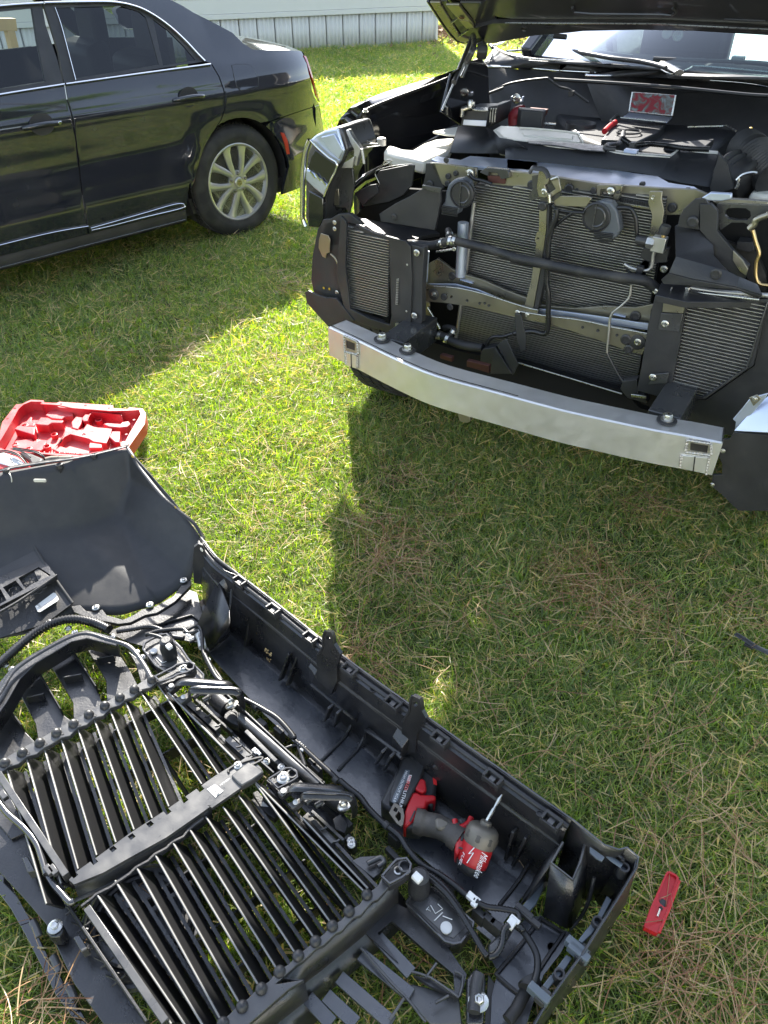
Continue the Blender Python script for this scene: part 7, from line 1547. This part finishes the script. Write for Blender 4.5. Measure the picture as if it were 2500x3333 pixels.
def right_end():
    # end wall and curved side skin
    rim = px('V', (800,-200)) + px('S', (1862,2668)) + px('V', (1060,5),(1130,30),(1180,45),(1250,28),(1300,55),(1345,110),(1330,190),(1180,440),(1040,660),(890,900),(720,1130),(550,1375))
    rim = px('S', (1862,2668)) + px('V', (1060,5),(1180,45),(1250,28),(1345,110),(1330,190),(1180,440),(1040,660),(890,900),(720,1130),(550,1375),(480,1500))
    zr = [.29,.285,.28,.28,.27,.26,.235,.215,.19,.17,.155,.15]
    A_ = [G(p, z) for p, z in zip(rim, zr)]; c = G(px('V', (500,700))[0], .1)
    inn = lambda k, dz: [a.lerp(Vector((c.x, c.y, a.z)), k) + Z * dz for a in A_]
    MB().loft([inn(-.06, -.16), inn(-.02, -.06), A_, inn(.02, -.004), inn(.06, -.05), inn(.10, -.12), inn(.2, -.19)]).build('end_skin', MT['molded'], BC, thick=.003, angle=30)
    MB().tube([p + Z * .002 for p in A_], .0028, 6).build('rim_edge', MT['gloss'], BC)
    gp('end_floor', 'floorp', 'V', [(160,620),(330,700),(420,600),(540,590),(700,700),(790,730),(700,900),(560,1080),(480,1290),(420,1488),(120,1488),(130,1250),(180,1050),(100,900)], .075, .005, bevel=0)
    gt('step_bead', 'satin', 'V', [(420,760),(530,630),(560,625),(710,720),(718,750),(620,890),(530,1030)], .079, .0045, 6, sm=2)
    gt('step_bead', 'satin', 'V', [(420,770),(300,920),(180,1060),(180,1090),(340,1225),(385,1215),(420,1150)], .079, .0045, 6, sm=2)
    MB().lathe(G(px('V', (628,850))[0], .0755), Z, [(.010,0),(.010,.001),(.0088,.001),(.0088,0)], 20).build('ejector_mark', MT['satin'], BC)
    # inner partition walls at the end
    b = MB(); b.loft([[G(p, .25) for p in px('V', (620,150),(800,290),(810,280),(865,140),(905,0))], [G(p, .10) for p in px('V', (560,590),(750,690),(790,680),(930,380),(990,260))]]).build('end_partition', MT['molded'], BC, thick=.004)
    b = MB(); b.loft([[G(p, .25) for p in px('V', (622,150),(720,0))], [G(p, .10) for p in px('V', (360,520),(600,60))]]).build('end_partition', MT['satin'], BC, thick=.004)
    gt('partition_edge', 'grey', 'V', [(720,-20),(622,150),(800,290),(865,140),(910,-30)], .252, .0035, 6, sm=0)
    gt('partition_edge', 'satin', 'V', [(980,270),(930,480),(860,610),(780,700)], [.2,.15,.10,.09], .004, 6)
    gp('end_rail', 'greylab', 'V', [(1085,420),(1128,455),(1040,620),(960,740),(880,815),(845,795),(900,720),(1000,600)], .19, .008); gp('end_rail', 'greylab', 'V', [(750,910),(800,940),(740,1030),(680,1110),(630,1070)], .165, .008); gp('end_rail', 'greylab', 'V', [(620,1075),(670,1110),(560,1245),(520,1210)], .155, .008)
    for p, z in (((1008,640),.2),((690,1075),.17),((1228,190),.25)):
        MB().lathe(G(px('V', p)[0], z), Z, [(.011,-.03),(.011,.004),(.007,.004),(.006,-.01)], 16).build('screw_post', MT['satin'], BC, angle=40)
    gp('post_block', 'greylab', 'V', [(1185,180),(1225,148),(1268,190),(1250,235),(1190,225)], .242, .03, bevel=.004)
    gt('end_strap', 'greylab', 'V', [(1080,75),(1130,120),(1210,175)], .255, .006, 8, sm=0, flat=.5); gt('end_loop', 'satin', 'V', [(1085,75),(1110,45),(1160,70),(1215,110),(1215,135)], .26, .004, 8)
    gp('end_shelf', 'greylab', 'V', [(945,10),(1070,100),(1045,135),(1000,110),(945,60)], .27, .006)
    for p in ((830,850),(850,900),(520,1240)):
        gbox('end_clip', 'greylab', 'V', p, .18, (.022, .008, .012), bevel=.002); gbox('end_clip', 'satin', 'V', (p[0] + 30, p[1] + 20), .175, (.010, .014, .010), bevel=.002)
    gbox('end_clip', 'satin', 'V', (430,600), .16, (.03, .006, .008)); gbox('end_clip', 'satin', 'V', (400,560), .16, (.02, .006, .01))
    gp('end_bracket', 'greylab', 'V', [(350,540),(560,300),(560,360),(500,490),(440,560),(400,560)], .13, .008, bevel=.002)
    gp('end_bracket', 'grey', 'V', [(100,830),(230,700),(330,660),(250,800),(200,870),(110,900)], .13, .02, bevel=.004)
    gt('grommet', 'rubber', 'V', [(430,1110),(450,1150),(440,1200)], .13, .022, 14, sm=0); gt('grommet', 'rubber', 'V', [(430,1180),(330,1370),(260,1460)], .11, .012, 10, sm=0)
    # lower grille opening at the bottom right
    gp('lower_frame', 'molded', 'U', [(545,330),(700,470),(760,560),(790,600),(770,690),(740,690),(640,650),(560,600),(380,440),(350,400),(480,300)], .12, .012, holes=[[(420,430),(480,380),(640,520),(735,600),(740,670),(620,615),(540,600)]])
    for a, b_ in (((205,690),(330,808)), ((260,615),(480,808)), ((350,520),(560,690)), ((420,450),(560,600)), ((130,700),(230,808))): MB().bar(G(px('U', a)[0], .11), G(px('U', b_)[0], .11), Z, .026, .010).build('lower_slat', MT['floorp'], BC, bevel=.001)
    gt('lower_edge', 'grey', 'U', [(350,490),(480,640),(540,700),(620,800)], .13, .003, 6); gt('lower_edge', 'grey', 'U', [(560,590),(640,615),(740,685),(760,690),(775,610),(740,590)], .13, .003, 6, sm=2)
    for a, b_ in (((620,615),(665,555)), ((470,790),(530,700)), ((660,720),(715,690))): gt('lower_web', 'grey', 'U', [a, b_], .13, .003, 6, sm=0)
    gp('lower_panel', 'grey', 'U', [(540,700),(560,640),(640,660),(760,700),(770,808),(640,808)], .10, .008, bevel=.002); gp('lower_side', 'molded', 'U', [(790,620),(830,570),(870,620),(860,808),(790,808)], .14, .03, bevel=.004)
    stamp('boltg', m_bolt, 'bolt', MT['zinc'], BC, G(px('V', (20,1300))[0], .16), Z, sc=1.2)
    gt('end_post', 'satin', 'U', [(840,600),(830,650),(820,760)], .16, .012, 10, sm=0)
    gp('dark_corner', 'matte', 'U', [(880,600),(1010,790),(1000,860),(860,860)], .07, .01)
right_end()
# ------------------------------------------------------------------ impact driver in the bumper cover
ID = thing('impact_driver', 'red and black cordless impact driver lying inside the bumper cover', 'impact driver', G((1450,2700), .08))
def driver():
    zb = .15
    def dp(name, m, pts, z, th, bev=.003, parent=None, holes=()): return plate(name, MT[m], parent or ID, GL(px('R', *pts), z), Z * -th, [GL(px('R', *h), z) for h in holes], bev)
    bt = dp('battery', 'satin', [(290,630),(400,420),(430,340),(470,318),(560,330),(610,350),(650,400),(668,520),(655,600),(640,680),(590,650),(500,640),(440,720),(330,690),(295,665)], .135, .065, .008)
    dp('battery_top', 'matte', [(440,345),(480,325),(560,345),(590,390),(560,480),(460,660),(390,655),(345,640),(360,560)], .152, .02, .004, bt)
    dp('battery_label', 'greylab', [(455,425),(487,428),(480,460),(400,640),(380,655),(362,640),(375,600)], .1535, .0015, 0, bt)
    def tx(s_, a, b_, h, m, z=.1545, sh=0):
        A_, B_ = G(px('R', a)[0], z), G(px('R', b_)[0], z); d = (B_ - A_); text(s_, 'battery_print', MT[m], bt, A_, d, Vector((-d.y, d.x, 0)) * 1.0, h, shear=sh, wid=d.length)
    tx('HIGH OUTPUT XC6.0', (458,432), (372,640), .0085, 'wht'); tx('REDLITHIUM', (466,505), (405,690), .011, 'wht', .1532); 
    q = dp('capacity_badge', 'label', [(478,460),(500,462),(482,518),(462,512)], .1536, .001, 0, bt)
    tx('M18', (478,464), (464,508), .010, 'redpr', .1547); tx('RED', (466,505), (446,560), .011, 'redpr', .1538)
    for k, (y, t_) in enumerate(((372,'OVERHEAT'),(455,'1500mA'))): pass
    dp('gauge', 'greylab', [(535,345),(590,350),(625,375),(600,380),(545,360)], .142, .004, .001, bt); dp('terminal_tag', 'redpr', [(640,480),(665,478),(668,530),(645,520)], .137, .002, 0, bt)
    ft = dp('foot', 'red', [(470,655),(500,585),(520,570),(560,590),(640,592),(664,600),(660,625),(600,640),(590,680),(540,685),(520,760),(470,800),(440,805),(450,720)], .148, .055, .006)
    dp('latch', 'red', [(520,555),(555,480),(590,490),(600,560),(570,580)], .150, .03, .004)
    dp('foot_base', 'matte', [(470,770),(540,690),(600,690),(600,760),(560,830),(450,815)], .140, .05, .006); dp('foot_slot', 'matte', [(482,770),(515,700),(524,705),(492,776)], .1495, .002, 0)
    hk = dp('belt_hook', 'nose', [(345,715),(378,650),(398,655),(440,690),(448,740),(440,795),(425,808),(395,785)], .158, .006, .002, None, [[(372,700),(385,675),(405,690),(395,715)], [(385,740),(410,705),(425,720),(425,760),(410,775)]])
    gr = MB(); P = [G(p, z) for p, z in zip(px('R', (520,770),(590,790),(680,810),(760,850),(830,900)), (.125,.125,.13,.135,.135))]; gr.tube(smooth(P, 5), [.030] * 5 + [.027] * 5 + [.026] * 6 + [.030] * 5, 18); gr.build('grip', MT['greyrub'], ID, angle=60)
    dp('grip_pad', 'nose', [(655,760),(665,742),(700,742),(758,775),(752,808),(700,830),(660,815)], .160, .02, .008)
    tr = smooth([G(p, .155) for p in px('R', (790,765),(795,800),(830,815),(880,790),(900,750))], 5); MB().tube(tr, .007, 10).build('trigger_guard', MT['red'], ID, angle=60)
    dp('trigger', 'satin', [(810,750),(840,740),(880,755),(870,790),(830,805)], .150, .03, .006)
    # head: axis from the rear cap to the anvil, rising
    a = G(px('R', (895,1085))[0], .125); b_ = G(px('R', (1005,770))[0], .200); ax = (b_ - a); L = ax.length; ax.normalize()
    hd = MB().lathe(a, ax, [(.0001,-.004),(.026,-.004),(.032,.006),(.034,.02),(.034,L*.44),(.033,L*.5)], 26).build('motor_housing', MT['red'], ID, angle=50)
    MB().lathe(a, ax, [(.0001,-.012),(.022,-.012),(.031,-.004),(.034,.006),(.0345,.010)], 26).build('rear_cap', MT['satin'], hd, angle=50)
    MB().lathe(a, ax, [(.0345,L*.50),(.036,L*.56),(.0365,L*.72),(.034,L*.83),(.028,L*.88),(.018,L*.90),(.0001,L*.90)], 28).build('gear_case', MT['nose'], ID, angle=40)
    MB().lathe(a, ax, [(.036,L*.60),(.0378,L*.62),(.0378,L*.74),(.036,L*.76)], 8).build('nose_guard', MT['greyrub'], ID, angle=40)
    MB().lathe(a, ax, [(.012,L*.88),(.013,L*.93),(.0125,L*.98),(.009,L*1.0),(.0001,L*1.0)], 20).build('chuck', MT['nose'], ID, angle=40)
    t0 = a + ax * L * .99; tip = G(px('R', (1108,592))[0], t0.z + .055); MB().tube([t0, t0.lerp(tip, .45), t0.lerp(tip, .5), t0.lerp(tip, .85), tip], [.0045, .0045, .003, .0045, .001], 6).build('driver_bit', MT['zinc'], ID)
    vn = (EYE - a).normalized(); side = ax.cross(vn).normalized(); up = side.cross(ax)
    q0 = a + up * .0352
    def hp(s_): return a + ax * s_[0] + side * s_[1] + up * s_[2]
    text('Milwaukee', 'brand_script', MT['wht'], hd, a + ax * (L * .49) + up * .0325 + side * .012, -ax, side, .021, shear=.35, wid=L * .52, ext=.0022)
    text('FUEL', 'model_print', MT['wht'], hd, a + ax * (L * .32) + up * .026 - side * .024, -ax, side * .8 + up * .6, .010, shear=.2, wid=.030, ext=.0030)
    MB().tube([a + ax * L * .50 + up * .0345 - side * .006, a + ax * L * .34 + up * .0350 - side * .013, a + ax * L * .40 + up * .0350 - side * .004, a + ax * L * .16 + up * .0345 - side * .010], .0012, 5).build('bolt_mark', MT['wht'], hd)
    dp('body_neck', 'red', [(800,850),(860,760),(900,760),(880,850),(850,950),(800,1000),(790,960)], .158, .05, .010); dp('vent', 'matte', [(828,880),(842,850),(856,858),(845,902),(828,905)], .160, .003, .001)
    for p in ((828,955),(950,1045)): MB().bar(G(px('R', (p[0]-14,p[1]-5))[0], .165), G(px('R', (p[0]+14,p[1]+5))[0], .165), Z, .004, .002).build('vent', MT['matte'], hd)
driver()
# ------------------------------------------------------------------ red bit holder on the grass
BH = thing('red_tool_handle', 'flat red plastic handle with a dark recess lying on the grass beside the bumper cover', 'tool handle', G((2150,2930), .03))
def handle():
    pr = lambda *p: GL(px('P', *p), .062)
    o = plate('body', MT['red'], BH, pr((660,1100),(930,500),(955,475),(1000,472),(1110,530),(1160,590),(1165,640),(1000,1100),(800,1570),(770,1590),(540,1480),(535,1450)), Z * -.016, [pr((960,515),(985,505),(1100,560),(1120,590),(1112,640),(960,1050),(940,1120),(900,1120),(830,1060),(790,1010),(800,900),(940,560))], bevel=0)
    plate('inner_face', MT['red'], BH, GL(px('P', (950,510),(1110,560),(1125,640),(960,1130),(830,1130),(780,1000),(790,900)), .056), Z * -.004, bevel=0)
    plate('recess', MT['matte'], BH, GL(px('P', (815,1000),(860,960),(930,1000),(915,1110),(850,1140),(805,1090)), .060), Z * -.003, bevel=.001)
    MB().tube(GL(px('P', (850,1130),(825,1150)), .064), .004, 8).build('stud', MT['satin'], BH); MB().tube(GL(px('P', (820,1155),(775,1290)), .065), .0022, 8).build('pin', MT['zinc'], BH)
    P = pr((1165,640),(1000,1100),(800,1570)); MB().tube([p - Z * .002 for p in P], .004, 8).build('rounded_edge', MT['red'], BH, angle=60)
handle()
# ------------------------------------------------------------------ red tool case: lid thrown open
CS = thing('tool_case', 'open red moulded tool case on the grass behind the wing of the bumper cover', 'tool case', G((200,1450), 0))
def case():
    zt = .115; c = 'C'
    def cp(name, m, pts, z, th, bev=.004, holes=(), parent=None): return plate(name, MT[m], parent or CS, GL(px(c, *pts), z), Z * -th, [GL(px(c, *h), z) for h in holes], bev)
    outer = [(-60,600),(15,360),(25,310),(175,120),(235,118),(330,70),(470,75),(480,100),(610,105),(640,92),(1220,130),(1225,160),(1375,170),(1400,152),(1540,165),(1575,215),(1565,330),(1385,590),(1340,600),(870,690),(300,640),(100,640)]
    inner = [(-40,575),(30,470),(130,300),(200,170),(255,120),(335,88),(440,92),(470,118),(600,128),(640,150),(780,165),(1190,190),(1370,186),(1500,180),(1520,225),(1490,280),(1400,430),(1335,560),(1290,585),(870,668),(640,652),(300,630),(60,612)]
    rim = plate('lid_rim', MT['casered'], CS, GL(px(c, *outer), zt), Z * -.050, [GL(px(c, *inner), zt)], bevel=0)
    cp('lid_floor', 'casered', inner, zt - .048, .008, 0)
    # raised islands (tops catch the sun) and the deep wells between them
    isl = [([(490,235),(540,190),(620,185),(780,205),(790,240),(700,250),(670,280),(560,270)], .022), ([(380,330),(440,258),(520,262),(560,285),(690,292),(670,320),(560,318),(520,345),(400,335)], .010), ([(155,385),(190,350),(380,360),(370,450)], .012),
           ([(240,350),(330,250),(350,260),(340,300),(380,310),(370,355),(260,350)], .030), ([(700,375),(760,380),(830,395),(900,390),(940,330),(1010,360),(1060,370),(1210,380),(1200,430),(1150,540),(1010,520),(960,490),(760,440),(700,470),(640,540),(620,560),(660,530),(700,430)], .018),
           ([(170,510),(340,490),(360,510),(500,520),(480,590),(440,620),(200,590),(130,570)], .030), ([(1110,330),(1160,320),(1300,330),(1320,310),(1390,300),(1410,330),(1380,360),(1290,370),(1180,360)], .012), ([(560,600),(620,560),(720,590),(900,620),(1080,620),(1040,645),(860,660),(640,640)], .026),
           ([(880,270),(920,225),(970,230),(950,300),(900,300)], .010), ([(770,310),(820,250),(890,260),(880,320),(840,390),(780,370)], .014), ([(960,560),(970,530),(1100,550),(1100,590),(960,590)], .012), ([(1180,470),(1210,410),(1300,410),(1290,530),(1240,525)], .014)]
    for L_, d in isl: cp('lid_island', 'casered', L_, zt - d, .050 - d + .002, .003)
    cp('lid_island', 'casered', [(955,270),(970,235),(1000,205),(1300,225),(1320,250),(1310,225),(1000,198),(960,230),(940,300)], zt - .008, .05, .002)
    for p, r in (((650,208),.024),((848,362),.026),((1050,458),.026),((1065,285),.012),((585,443),.010),((268,345),.010),((165,553),.010),((312,595),.009),((505,570),.012)):
        MB().lathe(G(px(c, p)[0], zt - .034 if r > .02 else zt - .028), Z, [(r + .003,-.02),(r + .003,.0),(r,.001),(r * .95,-.012),(.0001,-.012)], 24).build('finger_well', MT['casered'], CS, angle=40)
    for p in ((160,160),(80,270),(660,113),(922,127),(1178,155),(1448,287),(1365,443),(1490,175)):
        MB().lathe(G(px(c, p)[0], zt + .001), Z, [(.0055,0),(.0055,.0006),(.0001,.0006)], 12).build('rivet_hole', MT['redcap'], CS)
    cp('hinge_groove', 'casered', [(440,108),(640,120),(780,150),(1190,182),(1370,180),(1372,186),(1190,190),(780,158),(640,128),(440,115)], zt + .003, .004, 0)
    for k in range(13): MB().bar(G(px(c, (200 + k * 55, 648 + k*1.8))[0], zt - .02), G(px(c, (218 + k * 55, 648 + k*1.8))[0], zt - .02), Z, .012, .02).build('hinge_knuckle', MT['casered'], CS, bevel=.003)
    q = G(px(c, (875,408))[0], zt - .0175); text('B12E510J0', 'mould_text', MT['redcap'], CS, q, G(px(c, (980,413))[0], zt - .0175) - q, G(px(c, (880,380))[0], zt - .0175) - q, .006, wid=.055)
    MB().tube([G(px(c, (905,440))[0], zt - .017) + Vector((.008 * math.cos(a), .008 * math.sin(a), 0)) for a in np.linspace(0, 6.28, 4)], .0012, 4).build('recycling_mark', MT['redcap'], CS)
    # tray half: dark inside, partly hidden by the wing
    tr = cp('tray', 'casered', [(-100,640),(100,650),(870,700),(1000,680),(900,900),(-100,960)], .08, .07, .006)
    cp('tray_well', 'matte', [(-60,670),(250,668),(840,700),(860,720),(700,830),(-60,880)], .082, .01, .002)
case()
TLW = thing('inspection_tool', 'red handheld tool with white screen and coiled black cable in the tool case', 'hand tool', G((60,1500), .11))
def itool():
    def cp(name, m, pts, z, th, bev=.006): return plate(name, MT[m], TLW, GL(px('C', *pts), z), Z * -th, bevel=bev)
    cp('body', 'red', [(-80,600),(60,600),(200,625),(300,720),(330,790),(250,810),(100,830),(-80,830)], .165, .05, .012)
    cp('screen', 'wht', [(-60,660),(40,640),(180,690),(280,760),(260,790),(160,800),(-60,740)], .168, .004, .002)
    for L_ in ([(-40,625),(80,620),(180,650),(250,700),(300,760)], [(140,590),(250,620),(380,640),(470,690),(480,740),(465,775)], [(-30,640),(100,640),(220,690),(290,770)], [(120,600),(260,640),(330,690)], [(150,590),(300,610),(420,640),(480,690)]):
        MB().tube(smooth(GL(px('C', *L_), [.19,.20,.20,.19,.17][:len(L_)]), 5), .0028, 8).build('cable', MT['cable'], TLW, angle=70)
    MB().tube(smooth(GL(px('C', (110,690),(130,660),(200,680),(270,740),(270,790),(200,795),(130,750),(110,690)), .185), 4), .0016, 6).build('ring_cable', MT['cable'], TLW)
    MB().tube(GL(px('C', (480,735),(560,715),(640,712)), .14), .014, 14).build('ribbed_collar', MT['nose'], TLW); MB().tube(GL(px('C', (640,712),(780,712)), .14), .012, 14).build('sleeve', MT['nose'], TLW)
    cp('bumper', 'matte', [(200,625),(330,640),(480,700),(440,760),(330,780),(300,715)], .14, .04, .01)
itool()
ST = thing('black_strap', 'short black strap half hidden in the shaded grass at the right edge', 'strap', G((2460,2100), .02))
MB().tube(smooth([G(p, z) for p, z in zip(((2395,2063),(2430,2085),(2470,2110),(2520,2130)), (.05,.055,.06,.05))], 5), .010, 8, flat=.35).build('webbing', MT['matte'], ST, angle=60)
MB().box(G((2440,2100), .05), (ED, EP, Z), (.014, .010, .004)).build('buckle', MT['satin'], ST, bevel=.002)
for L_ in (px('P', (500,1520),(900,430),(1200,600),(820,1640)),): EXCL.append([(G(p, 0).x, G(p, 0).y) for p in L_])
EXCL.append([(G(p, .03).x, G(p, .03).y) for p in px('C', (-80,620),(20,300),(200,120),(330,90),(1560,180),(1550,330),(1390,600),(900,880),(-80,950))])
EXCL.append([(G(p, .05).x, G(p, .05).y) for p in px('S', (800,2110),(1240,2490),(1650,2830),(1880,2720),(2030,2780),(1960,3000),(1800,3200),(1600,3100),(1300,2760),(1100,2560),(790,2270),(700,2150))])
EXCL.append([(G(p, .05).x, G(p, .05).y) for p in px('S', (-60,1700),(380,1560),(600,1780),(600,1900),(400,1990),(250,1980),(-60,2100))])
grow_lawn(); scatter_needles()
